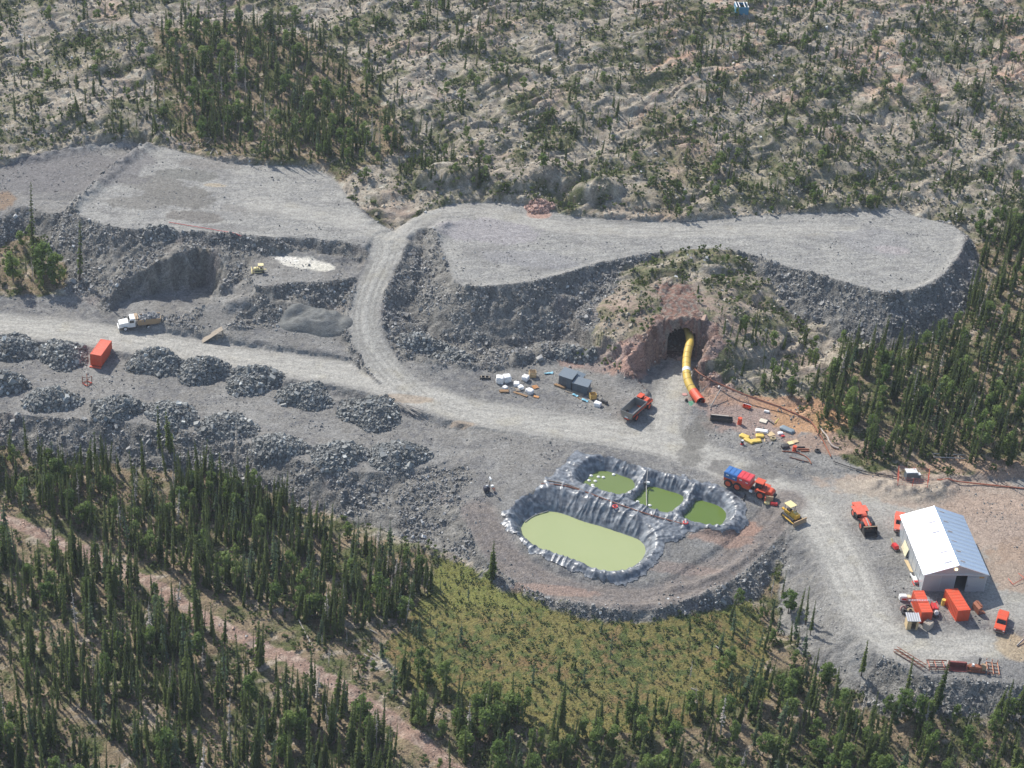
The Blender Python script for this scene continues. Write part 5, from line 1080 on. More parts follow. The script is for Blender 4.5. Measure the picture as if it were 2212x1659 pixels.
# white tipper lorry
fa = GK(160, 660, 9.22, 1080, 635); ra = GK(160, 660, 9.22, 1690, 455); t = articulated('tipper_lorry', 'white tipper lorry with a tan box heaped with rock, on the left haul road', ra, fa, False); rz = t.rotation_euler.z
for x in (-2.9, -1.7):
    for y in (-.95, .95): wheel(t, x, y, .52, .55, M_WHITE)
for y in (-1.0, 1.0): wheel(t, 3.1, y, .52, .3, M_WHITE)
mb = MB(); mb.box((-.2, 0, .75), (8, .8, .25)); mb.build('chassis', M_DARK, t); mb = MB(); mb.prof([(2.3,.75),(4.3,.75),(4.35,1.45),(4.2,1.7),(2.4,1.95),(2.3,1.9)], -1.0, 1.0); mb.build('hood', M_WHITE, t, .08)
mb = MB(); mb.prof([(1.0,.75),(2.45,.75),(2.45,1.85),(2.05,2.75),(1.0,2.8)], -1.1, 1.1); cb = mb.build('cab', M_WHITE, t, .08); mb = MB(); mb.add([(2.47,-.92,1.9),(2.47,.92,1.9),(2.12,.85,2.62),(2.12,-.85,2.62)], [(0,1,2,3)]); mb.build('windscreen', M_GLASS, cb)
mb = MB()
for s in (-1, 1): mb.box((1.75, s * 1.11, 2.15), (.9, .02, .6))
mb.build('side_window', M_GLASS, cb); mb = MB(); mb.box((4.45, 0, .7), (.25, 2.2, .35)); mb.build('bumper', M_WHITE, t, .05); mb = MB(); mb.box((4.33, 0, 1.2), (.06, 1.2, .5)); mb.build('grille', M_DARK, t)
for s in (-1, 1): mb = MB(); mb.box((3.1, s * 1.02, 1.15), (1.35, .4, .1)); mb.build('mudguard', M_WHITE, t, .03)
mb = MB(); mb.cyl((.8, .9, 1.0), (.8, .9, 3.5), .08, n=8); mb.build('exhaust', M_STEEL, t); mb = MB(); mb.cyl((1.5, -1.05, .75), (.4, -1.05, .75), .28, n=12); mb.build('fuel_tank', M_WHITE, t)
mb = MB(); mb.tray(-4.2, .45, 2.3, 2.5, 1.15, 2.45, .1, .05)
for s in (-1, 1):
    for i in range(5): mb.box((-3.7 + i * .92, s * 1.24, 1.8), (.12, .12, 1.2))
mb.box((.75, 0, 2.75), (.7, 2.4, .1)); mb.build('tipper_box', M_TAN, t, .01)
ld = thing('rock_load', 'heap of grey broken rock loaded in the box of the white lorry', 'rock load', t.location, rz); xs_ = np.linspace(-4.05, .35, 16); ysn = np.linspace(-1.1, 1.1, 9); AA, BB = np.meshgrid(xs_, ysn); ZZ = 2.0 + .75 * np.cos((AA + 1.85) / 4.6 * 2.6) * np.cos(BB * 1.1) + .15 * perlin(AA * 1.3, BB * 1.3, 210)
i2 = np.arange(AA.size).reshape(AA.shape); me = bpy.data.meshes.new('heap'); set_mesh(me, np.stack([AA, BB, ZZ], -1).reshape(-1, 3), np.stack([i2[:-1,:-1], i2[:-1,1:], i2[1:,1:], i2[1:,:-1]], -1).reshape(-1, 4)); set_attr(me, 'Col', np.full((AA.size, 3), .2)); set_attr(me, 'Grain', np.ones(AA.size)); link('heap', me, [M_GROUND], ld)
n = 70; x = rp.uniform(-3.9, .2, n); y = rp.uniform(-1, 1, n); me = stones_mesh('loose_stones', np.stack([x, y, 2.05 + .75 * np.cos((x + 1.85) / 4.6 * 2.6) * np.cos(y * 1.1)], 1), rp.uniform(.2, .5, n), np.repeat(rp.uniform(.15, .4, (n, 1)), 3, 1), rp); tag(link('loose_stones', me, [M_STONE], ld), kind='stuff')
# bulldozers
def dozer(name, label, a, b, s=1.0, m=None):
    m = m or M_YEL; a, b = Vector(a), Vector(b); c = (a + b) / 2; t = thing(name, label, 'bulldozer', (c.x, c.y, float(hz(c.x, c.y)) - .02), ang(a, b)); t.scale = (s, s, s)
    for y in (-.95, .95):
        mb = MB(); pf = [(-1.7,.35),(-1.45,.05),(1.45,.05),(1.75,.4),(1.4,.8),(-1.4,.85)]; mb.prof(pf, y - .27, y + .27); tr = mb.build('track', M_DARK, t, .06); mb = MB(); mb.box((0, y, .48), (2.3, .6, .28)); mb.build('track_frame', m, tr, .03); mb = MB()
        for i in range(9): mb.box((-1.4 + i * .35, y, .87), (.08, .56, .06)); 
        mb.build('grouser', M_STEEL, tr)
    mb = MB(); mb.prof([(-1.5,.6),(1.6,.6),(1.75,1.0),(1.7,1.65),(.2,1.75),(.1,1.35),(-1.5,1.3)], -.55, .55); mb.build('body', m, t, .06); mb = MB(); mb.box((-.75, 0, 1.5), (.8, .7, .5)); mb.build('seat', M_DARK, t, .05)
    mb = MB()
    for x_ in (-1.35, .05):
        for y_ in (-.62, .62): mb.bar((x_, y_, 1.2), (x_, y_, 2.75), .1)
    mb.build('canopy_post', M_DARK, t); mb = MB(); mb.box((-.65, 0, 2.8), (1.9, 1.7, .12)); mb.build('canopy', M_CREAM, t, .04); mb = MB(); mb.cyl((.9, .1, 1.7), (.9, .1, 2.4), .07, n=8); mb.build('exhaust', M_DARK, t); mb = MB(); mb.cyl((.75, 0, 1.72), (.75, 0, 1.88), .3, n=12); mb.build('air_intake', M_CREAM, t)
    mb = MB()
    for y in (-1.3, 1.3): mb.bar((-.3, y, .45), (2.3, y, .4), .16)
    mb.build('push_arm', m, t); mb = MB(); mb.prof([(2.35,.05),(2.55,.1),(2.4,.5),(2.42,.85),(2.55,1.15),(2.3,1.1),(2.2,.6)], -1.65, 1.65); mb.build('blade', M_TAN if s > .9 else m, t, .02)
    mb = MB(); mb.box((-2.1, 0, .8), (.9, .5, .3)); mb.build('ripper', m, t, .05); return t
dozer('bulldozer', 'yellow bulldozer with cream canopy and raised blade, beside the articulated truck', GK(1580, 1010, 11.06, 1800, 1440), GK(1580, 1010, 11.06, 2070, 1640))
dozer('bulldozer', 'small yellow bulldozer on the bench above the quarried pit', GK(530, 560, 10.05, 560, 430), GK(530, 560, 10.05, 330, 430), .62, M_CREAM)
# load-haul loader
ra = GK(1860, 1090, 13.8, 560, 640); fa = GK(1860, 1090, 13.8, 980, 1380); a, b = Vector(ra), Vector(fa); c = (a + b) / 2; t = thing('scoop_loader', 'long low orange scoop loader with a big black bucket, left of the workshop', 'loader', (c.x, c.y, float(hz(c.x, c.y))), ang(a, b))
for x in (-2.6, 1.5):
    for y in (-1.05, 1.05): wheel(t, x, y, .8, .62, M_ORANGE2)
mb = MB(); mb.prof([(-4.6,.75),(-.6,.6),(-.5,1.5),(-1.0,1.7),(-3.9,1.75),(-4.6,1.45)], -.75, .75); mb.build('rear_body', M_ORANGE2, t, .08); mb = MB(); mb.box((-4.3, 0, 1.55), (.9, 1.75, .35)); mb.build('engine_guard', M_ORANGE2, t, .06); mb = MB()
for s in (-1, 1): mb.box((-2.6, s * 1.1, 1.66), (1.9, .75, .12))
mb.build('mudguard', M_ORANGE2, t, .03); mb = MB(); mb.box((-1.0, -.95, 1.55), (1.2, .9, .9), top=(.85, .9)); cb = mb.build('cab', M_GLASS, t, .03); mb = MB(); mb.box((-1.0, -.95, 2.1), (1.4, 1.1, .14)); mb.build('cab_roof', M_ORANGE2, cb, .04)
mb = MB(); mb.prof([(-.4,.6),(2.1,.55),(2.1,1.2),(.6,1.5),(-.4,1.25)], -.62, .62); mb.build('front_body', M_ORANGE2, t, .06); mb = MB()
for y in (-.38, .38): mb.bar((.3, y, 1.5), (2.7, y, .95), .22)
mb.build('boom', M_ORANGE2, t); mb = MB(); mb.cyl((.5, 0, 1.75), (2.7, 0, 1.3), .11, n=8); mb.build('ram', M_STEEL, t); mb = MB(); w2 = 1.3
mb.prof([(2.5,.1),(4.2,.08),(4.2,.16),(2.75,.24),(2.6,.7),(2.75,1.35),(3.1,1.6),(3.05,1.68),(2.6,1.5),(2.4,.7)], -w2, w2)
for y in (-w2 - .03, w2 - .03): mb.prof([(2.5,.1),(4.1,.1),(3.1,1.62),(2.65,1.45),(2.45,.7)], y, y + .06)
mb.build('bucket', paint('worn_black_steel', (.05, .047, .045), .5, .4, dirt=.5, dust=(.24, .19, .14)), t)
mb = MB(); mb.box((3.08, 0, 1.68), (.16, 2.6, .1)); mb.build('bucket_lip', M_TAN, t)
def pickup(label, a, b, m):
    a, b = Vector(a), Vector(b); c = (a + b) / 2; t = thing('pickup_truck', label, 'pickup truck', (c.x, c.y, float(hz(c.x, c.y))), ang(a, b))
    for x in (-1.55, 1.7):
        for y in (-.82, .82): wheel(t, x, y, .4, .26, M_STEEL)
    mb = MB(); mb.prof([(-2.65,.5),(2.6,.5),(2.7,.8),(2.55,1.1),(1.05,1.2),(-2.65,1.15)], -.98, .98); mb.build('body', m, t, .08); mb = MB(); mb.prof([(-.75,1.1),(1.15,1.15),(.55,1.85),(-.6,1.88)], -.85, .85); cb = mb.build('cab', m, t, .06)
    mb = MB(); mb.add([(1.12,-.78,1.22),(1.12,.78,1.22),(.62,.72,1.8),(.62,-.72,1.8)], [(0,1,2,3)]); mb.build('windscreen', M_GLASS, cb); mb = MB()
    mb.add([(-.78,-.75,1.2),(-.78,.75,1.2),(-.66,.7,1.8),(-.66,-.7,1.8)], [(0,1,2,3)])
    for s in (-1, 1): mb.add([(-.5,s*.862,1.25),(.85,s*.862,1.25),(.45,s*.862,1.75),(-.45,s*.862,1.75)], [(0,1,2,3)])
    mb.build('side_window', M_GLASS, cb); mb = MB(); mb.tray(-2.6, -.85, 1.75, 1.8, .75, 1.42, .1); mb.build('load_bed', m, t, .01); mb = MB(); mb.box((-1.72, 0, 1.46), (1.85, 1.8, .06)); mb.build('bed_cover', m, t, .02)
    mb = MB(); mb.box((2.68, 0, .6), (.2, 1.9, .25)); mb.build('bumper', M_STEEL, t, .03); mb = MB(); mb.box((2.66, 0, .92), (.06, 1.1, .22)); mb.build('grille', M_DARK, t)
    for s in (-1, 1): mb = MB(); mb.box((2.64, s * .75, .93), (.08, .28, .2)); mb.build('headlight', M_WHITE, t, .02)
    return t
pickup('orange pickup truck parked on the gravel right of the workshop front', GK(1930, 1270, 6.38, 1880, 640), GK(1930, 1270, 6.38, 1818, 870), M_ORANGE)
pickup('orange pickup truck half hidden behind the back corner of the workshop', shw(-hw + 1.2, Ln + 4.2), shw(-hw + .1, Ln + .2), M_ORANGE2)
p = G(2211, 1382); pickup('red pickup truck cut off by the right edge of the picture', (p[0] + 2.6, p[1] + 2, 0), (p[0] + 1.6, p[1] - 1.5, 0), M_BIN)

# ------------------------------------------------------------------ ventilation duct and fan
DP = [(1120,640,6.4),(1090,740,6.0),(1068,860,5.2),(1066,1000,4.7),(1082,1140,4.0),(1150,1265,3.3)]
pts = [(*unproj([PK(1330, 640, 5.53, a, b)], z)[0], z) for a, b, z in DP]; pts.insert(0, (pts[0][0] + tn[0] * 6, pts[0][1] + tn[1] * 6, 6.5))
M_DUCT = paint('yellow_duct', (.66, .44, .07), .55, dirt=.3, dust=(.55, .45, .25), scale=.7)
dt = thing('ventilation_duct', 'thick yellow ventilation duct bending out of the tunnel to the orange fan', 'duct', (0, 0, 0)); curve_tube(pts, .86, 3, 14).build('tube', M_DUCT, dt, 0, True)
P = smooth_line(np.array(pts), 3); cum = np.concatenate([[0], np.cumsum(np.linalg.norm(np.diff(P, axis=0), axis=1))])
for i, s in enumerate(np.arange(8.5, cum[-1] - .6, 1.6)):
    j = int(np.searchsorted(cum, s)); d = P[j] - P[j - 1]; d /= np.linalg.norm(d); mb = MB(); wdh = .9 if i == 4 else .07; mb.cyl(P[j] - d * wdh / 2, P[j] + d * wdh / 2, .895, n=16); mb.build('band', M_WHITE if i == 4 else paint('duct_band', (.40, .27, .07), .6), dt)
f0 = np.array(pts[-1]); f1 = np.array((*unproj([PK(1330, 640, 5.53, 1240, 1385)], 3.05)[0], 3.05)); d = (f1 - f0) / np.linalg.norm(f1 - f0)
fn = thing('ventilation_fan', 'orange cylindrical fan at the outer end of the yellow duct', 'fan', (float(f1[0]), float(f1[1]), 0)); off = np.array([f1[0], f1[1], 0])
mb = MB(); V0 = f0 - off; V1 = f1 - off; mb.cyl(V0, V1, .95, n=18, cap=False); mb.cyl(V1 - d * .15, V1 + d * .1, 1.08, 1.08, 18, False); mb.build('housing', M_ORANGE, fn); mb = MB(); mb.cyl(V1 - d * .7, V1 - d * .62, .78, n=18); mb.cyl(V1 - d * .6, V1 - d * .2, .25, n=10); mb.build('hub', M_DARK, fn)
mb = MB(); z0 = float(hz(f1[0], f1[1]))
for q in (V0 + d * .4, V1 - d * .5):
    for s in (-1, 1): sdv = np.array([-d[1], d[0], 0]) * s * .75; mb.bar(q, (q[0] + sdv[0], q[1] + sdv[1], z0), .12)
mb.build('stand', M_RED, fn)
# ------------------------------------------------------------------ pipeline on trestles and other long pipes
PL = [tuple(np.array(GK(1330, 640, 5.53, a, b)) + np.array([0, 0, dz])) for a, b, dz in ((1150,1050,1.4),(1240,1140,1.5),(1530,1275,1.4),(1800,1375,1.2),(2212,1500,.9))] + [tuple(GK(1600, 900, 8.51, a, b, dz)) for a, b, dz in ((1100,90,.8),(1400,200,.6),(1640,285,.35),(1740,370,.3),(1850,560,.3),(1960,760,.3),(2070,990,.3))]
pl = thing('pipeline', 'rusty pipeline on wooden trestles running from the tunnel along the bank', 'pipeline', (0, 0, 0)); curve_tube(PL, .14, 2, 8).build('pipe', M_RUST, pl, 0, True)
off = [(p[0] + .35, p[1] - .3, p[2] - .15) for p in PL[:8]]; curve_tube(off, .10, 2, 7).build('second_pipe', paint('brown_pipe', (.20, .10, .07), .7), pl, 0, True); curve_tube([(p[0] - .3, p[1] + .2, p[2] + .1) for p in PL[1:6]], .05, 2, 6).build('cable', M_BLACK, pl, 0, True)
for i, p in enumerate(PL[:8]):
    g = float(hz(p[0], p[1])); mb = MB()
    for s in (-1, 1): mb.bar((p[0], p[1], p[2] - .15), (p[0] + s * .55, p[1] - .4 * s - .3, float(hz(p[0] + s * .5, p[1] - .4)) - .1), .12)
    mb.build('trestle', M_DEAD, pl)
for px, lb in ((((1490,1290),(1360,1460)), 'pale timber prop leaning from the pipeline near the fan'), (((1310,1280),(1210,1305)), 'short pale timber prop beside the orange fan')):
    a = np.array(GK(1330, 640, 5.53, *px[0], 1.6)); b = np.array(GK(1330, 640, 5.53, *px[1], .1)); mb = MB(); mb.bar((0, 0, 0), tuple(b - a), .16); one(mb, 'timber_prop', M_DEAD, lb, 'timber', a, 0, None, 0)
tube_thing([tuple(GK(1600, 900, 8.51, a, b, .25)) for a, b in ((1870,420),(1920,520),(2005,600),(2035,700),(2100,790),(2220,830))], .2, 'pipe', paint('pale_pipe', (.42, .35, .30), .6), 'thick pale pipe curving along the foot of the right forest', 'pipe', drape=.2)
tube_thing([tuple(GK(1600, 900, 8.51, a, b, .15)) for a, b in ((1150,870),(1400,890),(1560,950),(1650,1010),(1700,1110))], .11, 'pipe', M_RUST, 'bent rusty pipe on the ground below the supply clutter', 'pipe', drape=.15)
tube_thing([tuple(GK(1600, 900, 8.51, a, b, .15)) for a, b in ((1290,980),(1480,1040),(1660,1080))], .12, 'pipe', paint('brown_pipe', (.20, .10, .07), .7), 'straight brown pipe lying at the edge of the haul road', 'pipe', drape=.15)
tube_thing([tuple(GK(1512, 566, 2.91, a, b, .2)) for a, b in ((1650,1455),(1760,1465),(1900,1480),(2090,1500),(2212,1512))], .14, 'pipe', paint('orange_pipe', (.42, .12, .06), .6), 'rusty orange pipe running right from the fenced transformer', 'pipe', drape=.15)
tube_thing([tuple(GK(1512, 566, 2.91, a, b, .3)) for a, b in ((980,1340),(1120,1390),(1250,1420),(1390,1440))], .1, 'cable', M_BLACK, 'black cable bundle running left to the fenced transformer', 'cable', drape=.15)
tube_thing([tuple(GK(0, 0, 2.91, a, b, .2)) for a, b in ((1090,1440),(1240,1465),(1400,1490),(1560,1530))], .06, 'cable', M_RED, 'thin red cable lying along the lip of the upper left pad', 'cable', drape=.1)
# ------------------------------------------------------------------ stores, sheds and clutter
M_BAG = paint('white_bag', (.80, .79, .78), .65, dirt=.25, dust=(.55, .5, .45)); M_PLY = paint('plywood', (.60, .45, .25), .75, dirt=.3, dust=(.4, .3, .18)); M_TARPY = paint('yellow_tarp', (.72, .50, .10), .5, dirt=.25, dust=(.5, .36, .12)); M_GREEN = paint('green_sheet', (.05, .22, .13), .6, dirt=.3)
M_CYAN = paint('light_blue_sheet', (.22, .52, .66), .5, dirt=.2); M_BROWNB = paint('brown_boards', (.28, .16, .07), .8, dirt=.4)
def soft(mb_dims, name, m, label, cat, loc, rz=0.0, group=None, seed=0, flat=False):
    """a filled sack or crumpled cover: a box swollen and dented"""
    sx, sy, sz = mb_dims; n = 9; rs = np.random.default_rng(seed + 300); V = []; idx_ = {}; F = []
    def vid(p):
        k = tuple(np.round(p, 5)); 
        if k not in idx_: idx_[k] = len(V); V.append(p)
        return idx_[k]
    g = np.linspace(-1, 1, n)
    for ax_ in range(3):
        for s in (-1, 1):
            for i in range(n - 1):
                for j in range(n - 1):
                    q = []
                    for (u, v) in ((g[i], g[j]), (g[i+1], g[j]), (g[i+1], g[j+1]), (g[i], g[j+1])):
                        p = [0, 0, 0]; p[ax_] = s; p[(ax_ + 1) % 3] = u; p[(ax_ + 2) % 3] = v; q.append(vid(tuple(p)))
                    F.append(q)
    W = np.array(V); nrm = np.linalg.norm(W, axis=1)[:, None]; W = W * (.72 + .28 * (1.25 / nrm)); 
    W += .16 * np.stack([perlin(W[:, (k + 1) % 3] * 1.6 + seed, W[:, (k + 2) % 3] * 1.6 + W[:, k], 220 + k) for k in range(3)], 1)
    W = W * np.array([sx, sy, sz]) / 2; W[:, 2] = np.maximum(W[:, 2], -sz * .42) + sz * .42
    o = MB().add(W.tolist(), F).build(name, m, None, 0, True); o.location = loc; o.rotation_euler = (0, 0, rz); return tag(o, label, cat, group)
C4 = (1050, 780, 5.53); C5 = (1330, 640, 5.53); C8 = (1600, 900, 8.51)
def pallet(loc, rz, label, load=None, m=None, group=None, cat='pallet'):
    t = thing('pallet', label, cat, loc, rz, group); mb = MB()
    for i in range(6): mb.box((0, -.5 + .2 * i, .15), (1.2, .14, .03))
    for x in (-.52, 0, .52): mb.box((x, 0, .06), (.1, 1.1, .12))
    mb.build('deck', m or M_OLDWOOD, t); return t
def crate(loc, rz, d, label, m=None):
    t = thing('crate', label, 'crate', loc, rz); x, y, z = d; mb = MB(); mb.box((0, 0, .06), (x, y, .08)); mb.build('floor', m or M_WOOD, t); mb = MB()
    for i in range(3):
        zz = .15 + z * (.12 + .33 * i)
        for s in (-1, 1): mb.box((s * x / 2, 0, zz), (.05, y, z * .26)); mb.box((0, s * y / 2, zz), (x + .05, .05, z * .26))
    mb.build('slat_side', m or M_WOOD, t); mb = MB()
    for a in (-1, 1):
        for b in (-1, 1): mb.box((a * (x / 2 - .06), b * (y / 2 - .06), z / 2), (.09, .09, z + .1))
    mb.build('corner_post', M_OLDWOOD, t); return t
for i, (x, y, d, lb) in enumerate(((325,350,(1.5,1.5,1.5),'big white bulk bag left of its pair beside the haul road'), (410,335,(1.5,1.5,1.45),'big white bulk bag on the right of its pair beside the haul road'), (390,430,(.9,.9,.6),'small white sack below the two bulk bags'), (640,320,(1.4,1.3,1.0),'slumped white bag just left of the wooden crate'),
    (530,390,(1.3,1.1,.8),'torn white bag, uppermost of the mixed stack of bags'), (580,430,(1.2,1.1,.7),'white bag in the middle of the mixed stack'), (690,480,(1.5,1.2,.9),'white wrapped bundle of bags at the right of the mixed stack'), (1525,640,(1.4,1.2,.9),'single white bag by the road below the two grey sheds'))):
    soft(d, 'bulk_bag', M_BAG, lb, 'bag', GK(*C4, x, y + 25, -.03), .4 * i, None, i)
pallet(GK(*C4, 760, 440), .5, 'wooden pallet with orange straps beside the mixed stack of bags', m=paint('orange_wood', (.55, .26, .09), .8)); pallet(GK(*C4, 550, 470), .2, 'dark pallet under the mixed stack of white bags')
crate(GK(*C4, 725, 305), .25, (1.35, 1.2, 1.2), 'open wooden crate with rusty inside, right of the white bags'); crate(GK(*C4, 1465, 575), .35, (1.3, 1.1, 1.1), 'open yellow-brown crate beside the two grey sheds', paint('yellow_wood', (.50, .32, .08), .8))
def planks(loc, rz, n, L, label, m, w=.22, th=.08, stack=2):
    t = thing('plank_stack', label, 'planks', loc, rz); r3 = random.Random(n * 7 + int(L * 10))
    for s in range(stack):
        for i in range(n):
            mb = MB(); mb.box((r3.uniform(-.12, .12), (i - (n - 1) / 2) * (w + .02), th / 2 + s * (th + .01)), (L * r3.uniform(.9, 1), w, th), r3.uniform(-.02, .02)); mb.build('plank', m, t)
    return t
def hd(c, a, b): return ang(GK(*c, *a), GK(*c, *b))
planks(GK(*C4, 380, 495), hd(C4, (325,490), (440,495)), 3, 1.9, 'short stack of brown boards below the two bulk bags', M_BROWNB, .25, .1, 3); planks(GK(*C4, 580, 530), hd(C4, (490,500), (670,565)), 2, 3.3, 'long brown beams lying below the mixed stack of bags', M_BROWNB, .25, .18, 1); planks(GK(*C4, 770, 560), hd(C4, (735,550), (805,565)), 2, 1.2, 'short orange-brown block of wood below the mixed stack', paint('orange_wood', (.55, .26, .09), .8), .3, .2, 1)
planks(GK(*C4, 1065, 435), hd(C4, (1000,410), (1130,465)), 2, 2.6, 'brown boards leaning at the foot of the larger grey shed', M_BROWNB, .3, .16, 2)
for i, (x, y) in enumerate(((1170,490),(1240,510),(1310,535))): 
    pallet(GK(*C4, x, y), hd(C4, (1140,480), (1360,550)), ['leftmost pallet of the three in front of the smaller grey shed', 'middle pallet of the three in front of the smaller grey shed', 'right-hand pallet of the three in front of the smaller grey shed'][i])
def sheet_obj(loc, rz, d, label, m, name='sheet', cat='sheet', z=.05, tilt=0.0, sd=1):
    n = 10; A_, B_ = np.meshgrid(np.linspace(-.5, .5, n) * d[0], np.linspace(-.5, .5, n) * d[1]); Zz = .06 + d[2] * (.5 + .9 * perlin(A_ * 1.3 + sd * 7, B_ * 1.3, 230)) * 1.0; A_ = A_ + .25 * d[2] * perlin(B_ * 2 + sd, A_, 231)
    i2 = np.arange(n * n).reshape(n, n); o = MB().add(np.stack([A_, B_, Zz], -1).reshape(-1, 3).tolist(), np.stack([i2[:-1,:-1], i2[:-1,1:], i2[1:,1:], i2[1:,:-1]], -1).reshape(-1, 4).tolist()).build(name, m, None, 0, True)
    md = o.modifiers.new('thick', 'SOLIDIFY'); md.thickness = .04; o.location = loc; o.rotation_euler = (0, 0, rz); return tag(o, label, cat)
sheet_obj(GK(*C4, 925, 272), .3, (1.9, .6, .25), 'light blue sheet crumpled left of the larger grey shed', M_CYAN, sd=2); sheet_obj(GK(*C4, 1250, 545), -.5, (1.3, .6, .2), 'light blue sheet lying under the pallets', M_CYAN, sd=3); sheet_obj(GK(*C4, 1370, 605), -.3, (1.4, .8, .25), 'light blue plastic piece on the ground nearest the haul road', M_CYAN, sd=4)
planks(GK(*C4, 1310, 585), hd(C4, (1230,530), (1390,610)), 1, 2.4, 'single brown pole between two light blue sheets', M_BROWNB, .14, .12, 1); mb = MB(); mb.box((0, 0, .3), (1.6, .7, .6), top=(.95, .8)); one(mb, 'chest', M_DARK, 'black chest lying beside the white bag below the sheds', 'chest', GK(*C4, 1605, 630), hd(C4, (1560,600), (1640,635)), None, .05)
t = thing('skid_frame', 'small dark steel sled left of the bulk bags', 'sled', GK(*C4, 145, 330), .1); mb = MB()
for y in (-.35, .35): mb.box((0, y, .2), (2.3, .16, .4), top=(.85, 1))
mb.build('runner', M_DARK, t); mb = MB()
for x in (-.8, 0, .8): mb.box((x, 0, .38), (.16, .8, .12))
mb.build('crossbar', M_OLDWOOD, t)
def store(loc, rz, d, label, lean=False):
    t = thing('storage_shed', label, 'shed', loc, rz); x, y, h = d; mb = MB(); mb.prof([(-y/2, -.1), (y/2, -.1), (y/2, h * 1.0), (-y/2, h * .86)], -x/2, x/2)
    mb.V = [(v[1], v[0], v[2]) for v in mb.V]; mb.build('wall', M_GUN, t, .02); mb = MB(); a = math.atan(h * .14 / y); mb.box((0, 0, h * .955), (x + .3, y + .35, .09), ); mb.V = [(v[0], v[1], v[2] + v[1] * math.tan(a)) for v in mb.V]; mb.build('roof', paint('grey_sheet_roof', (.15, .185, .215), .45, dirt=.3, dust=(.22,.23,.24)), t, .02)
    mb = MB(); mb.box((-x * .05, -y/2 - .02, h * .38), (.95, .05, h * .7)); d_ = mb.build('door', paint('grey_door', (.075, .095, .115), .5), t, .01); mb = MB(); mb.box((.3, -y/2 - .07, h * .4), (.12, .06, .06)); mb.build('handle', M_STEEL, d_); mb = MB()
    for q in (-.38, .38): mb.box((x * q, -y/2 - .03, h * .42), (.06, .05, h * .8))
    mb.build('corner_trim', M_GUN, t)
    if lean: mb = MB(); mb.box((x * .62, y * .55, h * .80), (x * .75, y * .8, .08), ry=.12); mb.build('lean_to_roof', paint('grey_sheet_roof', (.15, .185, .215), .45), t); mb = MB(); 
    if lean:
        for sx_, sy_ in ((.92, .25), (.92, .85), (.4, .9)): mb.bar((x * sx_, y * sy_, -.1), (x * sx_, y * sy_, h * .76), .1)
        mb.build('lean_to_post', M_OLDWOOD, t)
    return t
a, b = GK(*C4, 1045, 400), GK(*C4, 1200, 465); rz = ang(a, b); m_ = (a + b) / 2; store((m_.x - math.sin(rz) * 1.2, m_.y + math.cos(rz) * 1.2, m_.z), rz, ((b - a).length, 2.6, 2.7), 'larger grey-clad storage shed with a lean-to roof behind it', True)
a, b = GK(*C4, 1212, 480), GK(*C4, 1395, 535); rz = ang(a, b); m_ = (a + b) / 2; store((m_.x - math.sin(rz) * .9, m_.y + math.cos(rz) * .9, m_.z), rz, ((b - a).length, 2.0, 2.3), 'smaller grey-clad storage shed, nearer the haul truck')
# right of the tunnel
sheet_obj(GK(*C5, 1130, 1425), hd(C5, (1090,1380), (1150,1470)), (2.0, 1.1, .1), 'dark green sheet on the ground beside the orange fan', M_GREEN, sd=5); mb = MB(); mb.cyl((0, 0, .05), (0, 0, .12), .55, n=14); one(mb, 'disc', paint('pink_disc', (.52, .27, .24), .7), 'round pink lid lying left of the yellow duct', 'lid', GK(*C5, 1045, 1305)); mb = MB(); mb.box((0, 0, .3), (.6, .5, .6), top=(.7, .8)); one(mb, 'pump', M_DARK, 'small black pump on the ground left of the fan', 'pump', GK(*C5, 1065, 1385), .4, None, .06)
a, b = GK(*C5, 1360, 1610), GK(*C5, 1625, 1645); t = thing('trough', 'long black steel trough lying in the gravel below the fan', 'trough', (a + b) / 2, ang(a, b)); L_ = (b - a).length; mb = MB(); mb.tray(-L_/2, L_/2, .9, 1.2, 0, .9, .08, .1); mb.build('shell', M_DARK, t, .02); mb = MB(); mb.box((-.3, .55, .98), (L_ * .8, .3, .08)); mb.build('plank', M_DEAD, t)
def drum(loc, label, m, h=.9, r=.32):
    t = thing('drum', label, 'drum', loc); mb = MB(); mb.cyl((0, 0, 0), (0, 0, h), r, n=14); mb.build('barrel', m, t); mb = MB()
    for z in (.02, h * .35, h * .66, h): mb.cyl((0, 0, z - .03), (0, 0, z + .03), r + .03, n=14)
    mb.build('hoop', m, t)
drum(GK(*C8, 345, 345), 'upright orange drum standing alone right of the black trough', M_ORANGE, 1.4, .42)
t = thing('open_box', 'small orange tool box with a white lid edge below the pipeline', 'box', GK(*C8, 480, 40), -.4); mb = MB(); mb.tray(-.8, .8, .8, .8, 0, .5, .05); mb.build('body', M_ORANGE, t); mb = MB(); mb.box((0, .42, .5), (1.7, .12, .08)); mb.build('rim', M_WHITE, t)
mb = MB(); mb.box((0, 0, .2), (1.1, .5, .4)); one(mb, 'box', M_WHITE, 'white box near the pipeline above the pale square lid', 'box', GK(*C8, 858, 130), -.3, None, .05); mb = MB(); mb.box((0, 0, .2), (1.5, 1.3, .14)); mb.box((0, 0, .1), (1.3, 1.1, .16)); one(mb, 'platform', paint('pale_board', (.66, .60, .48), .7), 'pale square wooden platform beside a black beam', 'platform', GK(*C8, 795, 305), -.35, None, .02)
planks(GK(*C8, 920, 310), hd(C8, (840,265), (1000,360)), 1, 2.3, 'black beam pointing from the pale platform', M_DARK, .25, .2, 1); planks(GK(*C8, 1060, 280), hd(C8, (980,370), (1115,190)), 1, 2.6, 'bent yellow-green strip on the pink soil', paint('ochre_strip', (.48, .38, .10), .6), .2, .08, 1)
